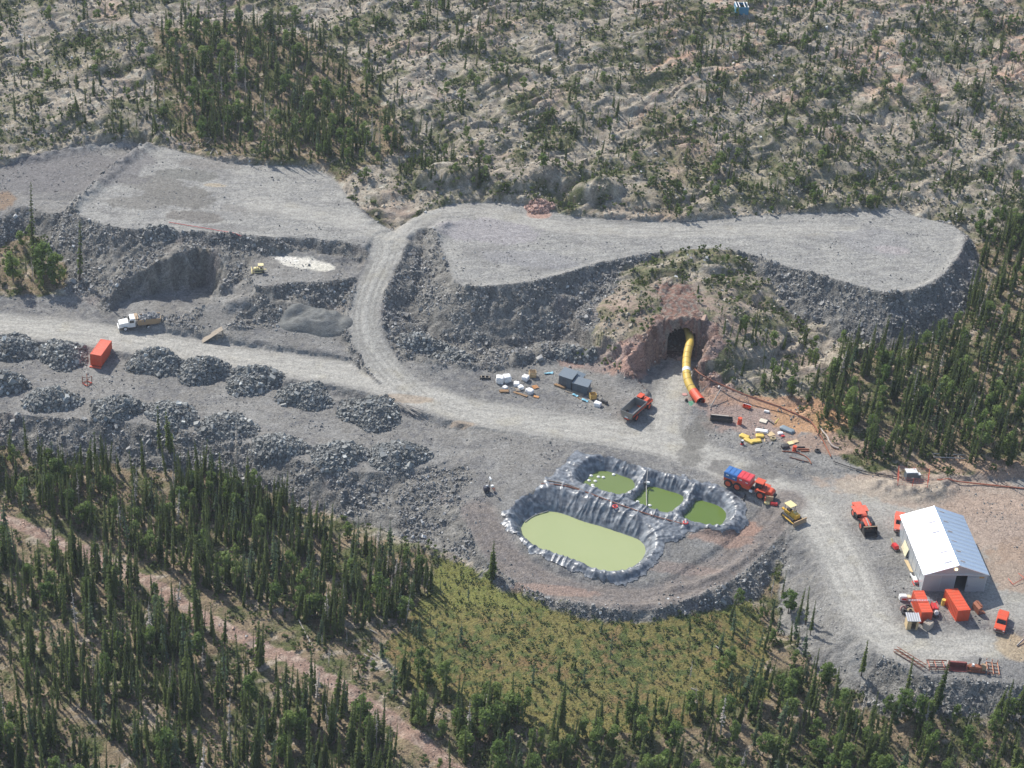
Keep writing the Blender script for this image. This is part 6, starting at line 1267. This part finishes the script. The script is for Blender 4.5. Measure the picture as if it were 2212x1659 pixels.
for i, (x, y, d, rz, lb) in enumerate(((440,600,(1.9,1.2,.45),-.5,'yellow tarpaulin bundle, upper left arm of the yellow heap'), (525,680,(2.1,1.0,.4),-.75,'yellow tarpaulin bundle at the lowest point of the yellow heap'), (665,680,(1.9,1.1,.4),.3,'yellow tarpaulin bundle, lower right of the yellow heap'), (730,590,(1.6,1.1,.5),.1,'yellow tarpaulin bundle next to the white bags'))): soft(d, 'tarpaulin', M_TARPY, lb, 'tarpaulin', GK(*C8, x, y), rz, None, 40 + i)
soft((2.4, 1.0, .5), 'sack', M_BAG, 'long white sacks above the yellow tarpaulins', 'sack', GK(*C8, 765, 500), -.1, None, 50); soft((1.0, .8, .5), 'sack', M_BAG, 'small white sack left of the grey lid', 'sack', GK(*C8, 1115, 545), .2, None, 51); mb = MB(); mb.box((0, 0, .15), (.7, .4, .3)); one(mb, 'box', M_RED, 'small red box against the white sack', 'box', GK(*C8, 1165, 590), .3, None, .04)
mb = MB(); mb.box((0, 0, .12), (1.6, 1.3, .06), ry=.05); mb.box((0, 0, .05), (1.4, 1.1, .06)); one(mb, 'plywood_sheet', M_PLY, 'square plywood sheet right of the white sacks', 'board', GK(*C8, 930, 545), .6, None, 0); planks(GK(*C8, 820, 650), hd(C8, (820,700), (825,580)), 1, 1.6, 'short upright-laid plank right of the yellow heap', M_PLY, .2, .1, 1)
def tyre(loc, label, r=.7, wd=.45, rx=0.0, group=None, m=None):
    mb = MB(); n = 18; pf = [(r*.5,-wd/2),(r*.9,-wd/2),(r,-wd*.3),(r,wd*.3),(r*.9,wd/2),(r*.5,wd/2),(r*.56,0)]; k = len(pf); V = [(q*math.cos(2*math.pi*i/n), q*math.sin(2*math.pi*i/n), z + wd/2) for i in range(n) for q, z in pf]
    mb.add(V, [(i*k+j, i*k+(j+1)%k, ((i+1)%n)*k+(j+1)%k, ((i+1)%n)*k+j) for i in range(n) for j in range(k)]); o = one(mb, 'tyre', m or M_BLACK, label, 'tyre', loc, 0, group, 0); o.rotation_euler = (rx, 0, .3); return o
tyre(GK(*C8, 980, 640), 'cream-rimmed tyre lying below the plywood sheet', .62, .4, 0, None, paint('dusty_tyre', (.36, .29, .16), .8)); tyre(GK(*C8, 1815, 870), 'black tyre at the right end of the clutter', .6, .4)
soft((2.9, 1.3, .6), 'covered_boat', paint('grey_cover', (.20, .255, .29), .6, dirt=.2), 'long blue-grey covered box lying on the pink soil', 'covered box', GK(*C8, 1245, 475), hd(C8, (1140,420), (1350,510)), None, 60)
mb = MB(); mb.box((0, 0, .14), (1.2, 1.0, .08)); one(mb, 'plywood_sheet', M_CREAM, 'cream board, left of the overlapping pair by the orange drum', 'board', GK(*C8, 1310, 715), .5, None, 0); mb = MB(); mb.box((0, 0, .22), (1.1, .9, .08)); one(mb, 'plywood_sheet', M_PLY, 'tan board overlapping the cream board', 'board', GK(*C8, 1400, 690), .5, None, 0)
drum(GK(*C8, 1380, 850), 'orange-red drum below the overlapping boards', M_ORANGE, 1.0, .4)
for i, (a, b, lb) in enumerate((((1430,800),(1580,790),'black beam right of the orange-red drum'), ((1440,840),(1660,830),'red-brown beam right of the orange-red drum'), ((1500,870),(1660,865),'lower red-brown beam of the three by the drum'))):
    p, q = GK(*C8, *a), GK(*C8, *b); mb = MB(); mb.box((0, 0, .12), ((q - p).length, .24, .24)); one(mb, 'beam', M_DARK if i == 0 else M_RUST, lb, 'beam', (p + q) / 2, ang(p, q), None, .02)
t = thing('compactor', 'small hand compactor with a white top, at the left tip of the yellow tarpaulins', 'machine', GK(*C8, 395, 730), .8); mb = MB(); mb.box((0, 0, .1), (.7, .45, .2)); mb.build('plate', M_RED, t, .03); mb = MB(); mb.box((0, 0, .5), (.45, .4, .6)); mb.build('engine', M_DARK, t, .05); mb = MB(); mb.box((0, 0, .9), (.5, .42, .2)); mb.build('tank', M_WHITE, t, .05); mb = MB(); mb.bar((-.2, 0, .6), (-.8, 0, 1.1), .05); mb.build('handle', M_DARK, t)
soft((1.5, 1.0, .6), 'junk_heap', M_DARK, 'dark tangled scrap left of the overlapping boards', 'scrap', GK(*C8, 1205, 790), .3, None, 61)
# red frame by the bins, at the truck's nose
t = thing('loader_attachment', 'small red and yellow machine attachment under the nose of the articulated truck', 'attachment', GK(1580, 1010, 11.06, 1420, 1190), hd((1580, 1010, 11.06), (1280,1180), (1600,1220))); mb = MB(); mb.box((-.3, .45, .75), (1.5, .5, 1.3)); mb.build('back_plate', M_TAN, t, .04); mb = MB(); mb.box((-.6, -.2, .3), (1.0, .8, .35)); mb.build('arm', M_CREAM, t, .05); mb = MB(); mb.box((.75, -.25, .35), (1.4, .8, .5), top=(.9, .7)); mb.build('hopper', M_RED, t, .08); mb = MB(); mb.box((-1.05, .3, .7), (.2, .9, 1.2)); mb.build('side_plate', M_ORANGE2, t, .03)
# fenced transformer
C6 = (1970, 1020, 18.43); fc = [GK(*C6, 385, 600), GK(*C6, 390, 1050), GK(*C6, 1600, 1150), GK(*C6, 1640, 700)]; t = thing('mesh_fence', 'see-through orange mesh fence on posts round the white-topped transformer', 'fence', fc[0])
for i in range(4):
    p, q = fc[i] - fc[0], fc[(i + 1) % 4] - fc[0]; n = max(1, round((q - p).length / 2.6))
    for k in range(n): s = p + (q - p) * (k / n); mb = MB(); mb.bar((s.x, s.y, s.z - .2), (s.x, s.y, s.z + 2.0), .08); mb.build('post', M_ORANGE2, t)
    mb = MB(); L_ = (q - p).length
    for zz in (.25, .7, 1.15, 1.6, 1.95): mb.bar((p.x, p.y, p.z + zz), (q.x, q.y, q.z + zz), .022)
    for k in range(int(L_ / .6)): s = p + (q - p) * ((k + .5) * .6 / L_); mb.bar((s.x, s.y, s.z + .2), (s.x, s.y, s.z + 1.95), .014)
    mb.build('netting', M_ORANGE2, t)
a, b = GK(*C6, 740, 870), GK(*C6, 1180, 850); rz = ang(a, b); m_ = (a + b) / 2; t = thing('transformer', 'grey transformer cabinet with a white top inside the orange mesh fence', 'transformer', m_ + Vector((-math.sin(rz), math.cos(rz), 0)) * .8, rz); w_ = (b - a).length; mb = MB(); mb.box((0, 0, .75), (w_, 1.5, 1.7)); mb.build('cabinet', M_GUN, t, .03); mb = MB(); mb.box((0, .15, 1.66), (w_ + .1, 1.5, .12)); mb.build('lid', M_WHITE, t, .03); mb = MB(); mb.box((w_ / 2 + .4, -.2, .5), (.7, .8, 1.1)); mb.build('side_box', M_GUN, t, .03); mb = MB(); mb.box((w_ / 2 + .4, -.15, 1.09), (.75, .85, .08)); mb.build('side_lid', M_WHITE, t); mb = MB(); mb.box((.15, -.77, .55), (.45, .03, .25)); mb.build('white_plate', M_WHITE, t); mb = MB()
for i in range(7): mb.box((-w_ / 2 + .2 + i * (w_ - .4) / 6, -.76, .8), (.05, .05, 1.2))
mb.build('fin', M_GUN, t)
a, b = GK(1512, 566, 2.91, 1620, 1310), GK(1512, 566, 2.91, 1838, 1310); t = thing('timber_crib', 'long low frame of weathered timber at the foot of the right forest', 'timber frame', (a + b) / 2, ang(a, b)); L_ = (b - a).length; mb = MB()
for y in (-.6, .6): mb.bar((-L_/2, y, .45), (L_/2, y, .45), .2)
mb.build('rail', M_DEAD, t); mb = MB()
for x in (-.48, -.1, .25, .48): mb.bar((x * L_, -.6, .5), (x * L_, .6, .5), .18); 
mb.build('crosspiece', M_OLDWOOD, t)
# round the workshop
C2 = (1960, 1260, 9.22)
o = thing('generator', 'small white generator with a red front, left of the container by the workshop', 'generator', GK(*C2, 385, 655), .1); mb = MB(); mb.box((0, 0, .6), (1.3, 1.0, 1.0)); mb.build('housing', M_WHITE, o, .1); mb = MB(); mb.box((.15, -.5, .55), (.8, .05, .35)); mb.build('panel', M_RED, o); soft((1.2, .9, .7), 'sack', paint('cream_sack', (.72, .60, .38), .7), 'pale yellow sack between the white generator and the container', 'sack', GK(*C2, 490, 640), .2, None, 70)
for i, (x, y, lb, m, rx) in enumerate(((395,850,'pinkish tyre leaning at the left of the tyre heap by the container', paint('pink_tyre', (.34, .2, .18), .8), .9), (505,825,'black tyre with a grey rim, topmost of the tyre heap', None, .25), (545,905,'brownish tyre at the right of the tyre heap', paint('dusty_tyre', (.36, .29, .16), .8), .2), (430,930,'black tyre lying lowest in the tyre heap', None, .1), (545,950,'black tyre tucked against the container, lowest right of the heap', None, .5))): tyre(GK(*C2, x, y, .1), lb, .62, .42, rx, None, m)
a, b = GK(*C2, 470, 1270), GK(*C2, 690, 1275); rz = ang(a, b); t = thing('wooden_hut', 'small wooden hut with a striped slanting roof and an open front', 'hut', (a + b) / 2 + Vector((-math.sin(rz), math.cos(rz), 0)) * .8, rz); w_ = (b - a).length; mb = MB(); h = 2.2
mb.box((-w_/2, 0, h/2), (.08, 1.6, h)); mb.box((w_/2, 0, h/2), (.08, 1.6, h)); mb.box((0, .8, h/2), (w_, .08, h)); mb.box((-w_*.31, -.8, h/2), (w_*.36, .08, h)); mb.box((w_*.40, -.8, h/2), (w_*.2, .08, h)); mb.build('wall', M_PLY, t); mb = MB(); mb.box((0, -.1, h + .12), (w_ + .5, 2.1, .08)); mb.V = [(v[0], v[1], v[2] + .12 * v[1]) for v in mb.V]; mb.build('roof', paint('grey_felt', (.36, .36, .37), .7), t); mb = MB()
for i in range(6): mb.box((-w_/2 - .1 + i * (w_ + .2) / 5, -.1, h + .18), (.16, 2.1, .05)); 
mb.V = [(v[0], v[1], v[2] + .12 * v[1]) for v in mb.V]; mb.build('roof_batten', paint('white_batten', (.62, .62, .62), .6), t); mb = MB(); mb.box((0, 0, .05), (w_, 1.5, .1)); mb.build('floor', M_OLDWOOD, t)
a, b = GK(*C2, 905, 1320), GK(*C2, 1010, 1230); t = thing('box_crate', 'weathered grey-brown crate standing cornerwise beside the wooden hut', 'crate', (a + b) / 2 + Vector((-.4, .6, 0)), ang(a, b)); mb = MB(); mb.box((0, 0, .65), (1.5, 1.3, 1.3)); mb.build('body', paint('grey_crate', (.48, .42, .36), .8, dirt=.4), t, .03); mb = MB()
for x in (-.5, 0, .5): mb.box((x, 0, 1.33), (.2, 1.3, .05))
mb.build('lid_batten', M_OLDWOOD, t); mb = MB()
for x in (-.7, .7): mb.box((x, -.66, .65), (.1, .05, 1.2))
mb.build('batten', M_OLDWOOD, t)
t = thing('compressor', 'red compressor with white tank against the right side of the container', 'compressor', GK(*C2, 1045, 960), CR1); mb = MB(); mb.box((0, .9, .8), (1.0, 1.7, 1.1)); mb.build('body', M_RED, t, .06); mb = MB(); mb.cyl((.1, -.6, .75), (.1, .0, .75), .42, n=14); mb.build('tank', M_WHITE, t); mb = MB()
for y in (-.2, 1.6): mb.bar((-.4, y, 1.3), (-.4, y, 1.8), .07); mb.bar((.45, y, 1.3), (.45, y, 1.8), .07)
mb.bar((-.4, -.2, 1.8), (-.4, 1.6, 1.8), .07); mb.bar((.45, -.2, 1.8), (.45, 1.6, 1.8), .07); mb.build('roll_bar', M_RED, t); mb = MB(); mb.box((0, .3, .25), (.9, 2.6, .2)); mb.build('skid', M_DARK, t)
drum(GK(*C2, 1215, 760), 'yellow-topped drum in the shade between the two containers', M_TARPY, 1.2, .35)
t = thing('rusty_bucket', 'rusty digger bucket in the shade right of the half-shaded container', 'bucket', GK(*C2, 1960, 880), .4); mb = MB(); mb.prof([(-.9,.1),(.7,.05),(.7,.15),(-.75,.25),(-.75,1.2),(-.2,1.7),(-.35,1.75),(-.95,1.3)], -1.0, 1.0); mb.build('shell', M_RUST, t); mb = MB(); mb.box((-.3, 0, 1.7), (.4, 1.6, .3)); mb.build('hanger', M_RUST, t, .05)
p = shw(-hw - .55, 1.9 + Ln * .08); t = thing('snowmobile', 'white and red snowmobile parked against the long left wall of the workshop', 'snowmobile', (p.x, p.y, float(hz(p.x, p.y))), rz + 1.57 + .0); t.rotation_euler = (0, 0, ang(e1, bk) + math.pi); mb = MB(); mb.prof([(-1.4,.2),(1.1,.25),(1.5,.4),(1.0,.75),(.2,.85),(-1.4,.6)], -.35, .35); mb.build('body', M_WHITE, t, .08); mb = MB(); mb.box((-.7, 0, .72), (1.2, .5, .2)); mb.build('seat', M_DARK, t, .06); mb = MB()
for y in (-.45, .45): mb.box((1.1, y, .12), (1.3, .14, .08))
mb.build('ski', M_RED, t); mb = MB(); mb.box((1.1, 0, .62), (.7, .72, .25)); mb.build('hood', M_RED, t, .08)
p = shw(-hw - .35, Ln * .66); t = thing('leaning_board', 'cream board leaning against the left wall of the workshop', 'board', (p.x, p.y, p.z), rz); t.rotation_euler = (0, 0, ang(e1, e2)); mb = MB(); mb.box((0, 0, .85), (.08, 3.0, 1.8), ry=.22); mb.build('panel', paint('cream_panel', (.80, .74, .50), .6), t)
p = shw(-hw - 1.9, Ln * .72); t = thing('small_digger', 'small red and yellow machine beside the cream leaning board', 'machine', (p.x, p.y, float(hz(p.x, p.y))), ang(e1, e2) + 1.9); mb = MB(); mb.box((0, 0, .55), (1.5, .9, .8), top=(.8, .9)); mb.build('body', M_RED, t, .08); mb = MB(); mb.prof([(.6,.6),(1.4,1.3),(1.55,1.2),(.8,.45)], -.15, .15); mb.build('arm', M_CREAM, t); mb = MB(); mb.box((-.2, 0, .15), (1.8, 1.1, .3)); mb.build('track', M_DARK, t, .06)
planks(shw(-hw - .5, Ln * .42), ang(e1, bk), 3, 3.6, 'pale timber offcuts lying along the left wall of the workshop', M_PLY, .18, .08, 1)
CB = (2060, 1380, 10.43); C8b = (1930, 1270, 6.38)
a, b = GK(*C8b, 355, 1112), GK(*C8b, 770, 1372); t = thing('lattice_boom', 'long rusty lattice boom lying at the edge of the yard', 'boom', a + Vector((0, 0, .1)), ang(a, b)); L_ = (b - a).length; mb = MB()
for y in (-.45, .45):
    for z in (.05, .6): mb.bar((0, y * (.3 if 0 else 1), z), (L_, y, z), .12)
mb.build('chord', M_RUST, t); mb = MB(); n = int(L_ / .9)
for i in range(n): mb.bar((i * L_ / n, -.45, .6), ((i + 1) * L_ / n, .45, .6), .07); mb.bar((i * L_ / n, -.45, .05), ((i + 1) * L_ / n, -.45, .6), .06)
mb.build('lacing', M_RUST, t)
a, b = GK(*C8b, 800, 1340), GK(*C8b, 1090, 1345); t = thing('rusty_rack', 'rusty steel rack with two long shelves at the yard edge', 'rack', (a + b) / 2, ang(a, b)); L_ = (b - a).length; mb = MB()
for y in (-.9, .9): mb.bar((-L_/2, y, .75), (L_/2, y, .75), .2); mb.bar((-L_/2 + .3, y, .3), (L_/2 - .3, y, .3), .14)
mb.build('beam', M_RUST, t); mb = MB()
for x in (-.42, -.1, .3): mb.bar((x * L_, -.9, .7), (x * L_, .9, .7), .12); mb.bar((x * L_, -.9, -.05), (x * L_, -.9, .7), .12); mb.bar((x * L_, .9, -.05), (x * L_, .9, .7), .12)
mb.build('crossbar', paint('faded_red_steel', (.48, .17, .11), .7), t)
t = thing('loader_bucket', 'rusty dark red loader bucket lying at the yard edge', 'bucket', GK(*CB, 660, 1090), hd(CB, (500,1060), (820,1080))); mb = MB(); mb.prof([(-.8,.05),(.75,.05),(.8,.15),(-.6,.25),(-.55,1.0),(-.15,1.2),(-.2,1.3),(-.75,1.15)], -1.55, 1.55); mb.V = [(v[1], -v[0], v[2]) for v in mb.V]; mb.build('shell', paint('dark_red_steel', (.20, .045, .04), .6, dirt=.5, dust=(.25, .13, .1)), t, .01); mb = MB()
for x in (-1.55, 1.5): mb.box((x, 0, .6), (.07, 1.3, 1.0), top=(1, .5))
mb.build('cheek', paint('dark_red_steel', (.20, .045, .04), .6), t)
t = thing('drill_rig', 'rusty red drilling machine with a black stack at the yard edge', 'drill rig', GK(*CB, 1110, 1110), hd(CB, (930,1080), (1250,1110))); mb = MB(); mb.box((-.3, 0, .55), (2.4, 1.2, .8), top=(.85, .85)); mb.build('body', M_RUST, t, .08); mb = MB(); mb.cyl((.3, .35, .9), (.3, .35, 2.1), .16, n=10); mb.cyl((.3, .35, 2.0), (.3, .35, 2.35), .26, n=10); mb.build('stack', M_DARK, t); mb = MB(); mb.box((1.1, 0, .75), (.8, .8, 1.1)); mb.build('winch', M_TAN, t, .1); mb = MB()
for y in (-.7, .7): mb.box((-.2, y, .2), (3.2, .25, .3))
mb.build('skid', M_RUST, t); mb = MB(); mb.bar((1.0, .4, 1.3), (1.7, .7, 1.9), .1); mb.build('lever', M_WHITE, t); mb = MB(); mb.cyl((-.8, -.2, 1.0), (-.8, -.2, 1.4), .22, n=10); mb.build('cap', M_WHITE, t)
a, b = GK(*CB, 1350, 1230), GK(*CB, 1610, 1260); t = thing('pipe_rack', 'rusty orange ladder-like pipe rack at the right end of the scrap line', 'rack', (a + b) / 2 + Vector((.2, 1.6, 0)), ang(a, b)); L_ = (b - a).length; mb = MB()
for y in (-1.5, -.6, .3, 1.2): mb.bar((-L_/2, y, .45), (L_/2, y, .45), .16)
mb.build('rung', M_RUST, t); mb = MB()
for x in (-.5, 0, .5): mb.bar((x * L_, -1.7, .5), (x * L_, 1.5, .5), .13); mb.bar((x * L_, 1.4, 0), (x * L_, 1.4, 1.1), .12); mb.bar((x * L_, -1.5, 0), (x * L_, -1.5, .5), .1)
mb.build('upright', paint('orange_steel', (.50, .22, .12), .7), t)
mb = MB(); mb.bar((0, 0, .2), tuple(Vector(GK(*CB, 2200, 440, .5)) - Vector(GK(*CB, 2040, 570))), .25); one(mb, 'log', M_DEAD, 'grey log end sticking out of the soil heap at the right edge', 'log', GK(*CB, 2040, 570), 0, None, 0)
t = thing('bent_tubing', 'bent orange pipe frame lying on the rubble at the right edge', 'frame', GK(1930, 1100, 6.38, 2110, 1240), .6); mb = MB(); mb.bar((-1.5, 0, .3), (1.5, .3, .5), .1); mb.bar((-1.5, 0, .3), (-1.3, 1.6, .5), .1); mb.bar((1.5, .3, .5), (1.4, 1.8, .6), .1); mb.build('tube', M_ORANGE2, t)
# left side
CS = (160, 810, 27.65); fr = [GK(*CS, x, y) for x, y in ((640,1160), (950,1310), (1215,1130), (920,1000))]; t = thing('steel_stand', 'open red steel stand of four posts standing between the rock piles', 'stand', fr[0]); mb = MB(); r0 = fr[0]; mb2 = MB()
for i in range(4): p = fr[i] - r0; q = fr[(i + 1) % 4] - r0; mb.bar(p + Vector((0, 0, .15)), q + Vector((0, 0, .15)), .16); m = (fr[0] + fr[2]) / 2 - r0; mb2.bar(p - Vector((0, 0, .1)), p + Vector((0, 0, 1.75)), .12); mb2.bar(p + Vector((0, 0, 1.7)), p + (m - p) * .75 + Vector((0, 0, 1.35)), .1)
mb.build('base_frame', M_ORANGE2, t); mb2.build('post', M_RUST, t)
CW = (440, 690, 18.43); a = GK(*CW, 160, 1260); b = GK(*CW, 960, 1000); t = thing('loading_ramp', 'inclined timber loading ramp on posts beside the left haul road', 'ramp', a, ang(a, b)); L_ = (b - a).length; Hh = 2.7; mb = MB()
for i in range(6): mb.add([(0, -.5 + .26 * i, .02), (0, -.26 + .26 * i, .02), (L_, -.26 + .26 * i, Hh), (L_, -.5 + .26 * i, Hh), (0, -.5 + .26 * i, -.10), (0, -.26 + .26 * i, -.10), (L_, -.26 + .26 * i, Hh - .12), (L_, -.5 + .26 * i, Hh - .12)], [(0,1,2,3),(4,7,6,5),(0,4,5,1),(1,5,6,2),(2,6,7,3),(3,7,4,0)])
mb.build('deck', M_OLDWOOD, t)
for x in (L_, L_ * .72):
    for y in (-.45, .8): mb = MB(); mb.bar((x - .05, y, -.3), (x - .05, y, Hh * x / L_ - .1), .16); mb.build('post', M_OLDWOOD, t)
mb = MB(); mb.bar((L_ - .05, -.45, .2), (L_ * .72, -.45, Hh * .6), .1); mb.bar((L_ - .05, -.5, Hh * .45), (L_ * .72, -.5, Hh * .45), .1); mb.build('brace', M_OLDWOOD, t)
CL = (1040, 1040, 18.43); t = thing('light_tower', 'dark mobile light tower with white lamp heads on a mast, left of the ponds', 'light tower', GK(*CL, 790, 930), .35); mb = MB(); mb.box((-.35, 0, .7), (1.1, .9, 1.0)); mb.build('housing', paint('navy_housing', (.03, .035, .06), .5), t, .08); mb = MB(); mb.bar((.2, 0, .2), (.25, 0, 2.9), .1); mb.build('mast', M_STEEL, t); mb = MB()
for y in (-.22, .22): mb.box((.25, y, 2.85), (.3, .4, .45))
mb.build('lamp_head', M_WHITE, t, .03); mb = MB(); mb.box((.75, 0, 1.1), (.5, .5, .4)); mb.box((-.3, 0, 1.35), (.4, .3, .25)); mb.build('control_box', M_WHITE, t, .05); mb = MB()
for q in ((1.3, -.3), (1.5, .3), (1.0, .6)): mb.bar((.8, 0, .95), (q[0], q[1], .05), .09)
mb.build('outrigger', M_ORANGE, t)
for y in (-.55, .55): wheel(t, -.35, y, .3, .18, M_STEEL)
for i, (x, y, x2, y2) in enumerate(((380,970,470,1045), (370,975,500,1055), (420,985,540,1020), (440,1000,520,1040))):
    p, q = GK(756, 566, 2.91, x, y, .7), GK(756, 566, 2.91, x2, y2, .5); mb = MB(); mb.cyl((0, 0, 0), tuple(q - p), .11, .09, 7); one(mb, 'pole', M_DEAD, 'bare pale pole lying across the broad rock pile beside the road', 'pole', p, 0, 'pale poles on the broad rock pile', 0)
# the blue cabin at the top
CC = (1590, 0, 20.1); a, b = GK(*CC, 840, 700), GK(*CC, 1390, 690); rz = ang(a, b); t = thing('blue_cabin', 'small blue roofless cabin with white roof beams, high on the hillside', 'cabin', (a + b) / 2 + Vector((-math.sin(rz), math.cos(rz), 0)) * 1.6, rz); w_ = (b - a).length; mb = MB(); h = 2.2; M_CAB = paint('sky_blue_paint', (.05, .24, .40), .5, dirt=.2, dust=(.2, .4, .5))
for y in (-1.6, 1.6): mb.box((0, y, h/2 - .1), (w_, .1, h + .2))
for x in (-1, 1): mb.box((x * w_/2, 0, h/2 - .1), (.1, 3.1, h + .2))
mb.build('wall', M_CAB, t); mb = MB()
for x in (-.47, -.24, .2, .47): mb.box((x * w_, 0, h + .1), (.22, 3.5, .12))
mb.build('roof_beam', M_WHITE, t); mb = MB(); mb.box((0, 0, h * .55), (w_ - .2, 3.0, .06)); mb.build('floor', M_DARK, t); mb = MB(); mb.box((-w_/2 - .04, .2, 1.2), (.04, .8, .7)); mb.build('window', M_WHITE, t)
# fallen, bleached trees
LOGS = [((1512,0),(1130,750),(1175,810)),((1512,0),(638,965),(650,1010)),((1512,0),(650,1010),(680,1085)),((1512,0),(245,805),(292,862)),((1512,0),(455,690),(490,658)),((1512,0),(350,875),(375,905)),((1512,0),(620,130),(635,155)),((0,0),(1325,945),(1365,905)),((0,0),(1395,980),(1432,1045)),((0,0),(1358,1000),(1380,965)),((0,0),(1280,920),(1282,960)),((0,1134),(1930,710),(1975,800)),((0,1134),(1975,800),(2025,895)),((0,1134),(1980,1530),(2040,1592)),((0,1134),(2150,555),(2205,508)),((0,1134),(0,468),(62,492)),((0,1134),(1340,440),(1480,490)),((756,1134),(150,930),(240,990)),((756,1134),(130,960),(230,985)),((756,1134),(170,900),(250,960)),((756,1134),(140,690),(155,665)),((756,1134),(185,770),(240,800)),((1512,1134),(220,878),(300,935)),((1512,1134),(60,1150),(110,1170)),((1512,566),(470,555),(480,600))]
for (ox, oy), p, q in LOGS:
    p, q = GK(ox, oy, 2.911, *p, .2), GK(ox, oy, 2.911, *q, .25); mb = MB(); mb.cyl((0, 0, 0), tuple(q - p), .13, .05, 7); d = q - p
    for k in (.35, .6, .8): mb.cyl(tuple(d * k), tuple(d * k + Vector((.35 * (k - .5), .3, .45))), .03, .01, 4)
    wh = 'on the rocky hillside' if oy == 0 and ox > 0 else ('at the back of the upper left pad' if oy == 0 else ('beside the reddish trail' if ox < 1000 and oy > 1000 else 'on the bog or rock near the right bank'))
    one(mb, 'fallen_tree', M_DEAD, 'bleached fallen tree trunk ' + wh, 'log', p, 0, 'fallen trunks ' + wh, 0)

# ------------------------------------------------------------------ the thin summer haze between the aeroplane and the ground
mb = MB(); mb.box((0, 900, 105), (2640, 3260, 250)); hz_m = bpy.data.materials.new('haze'); hz_m.use_nodes = True; n = hz_m.node_tree; n.nodes.remove(n.nodes['Principled BSDF'])
pv = n.nodes.new('ShaderNodeVolumePrincipled'); pv.inputs['Color'].default_value = (.80, .87, 1.0, 1); pv.inputs['Density'].default_value = .00011; pv.inputs['Anisotropy'].default_value = .2
n.links.new(pv.outputs[0], n.nodes['Material Output'].inputs['Volume']); ho = mb.build('haze', hz_m); tag(ho, kind='stuff')
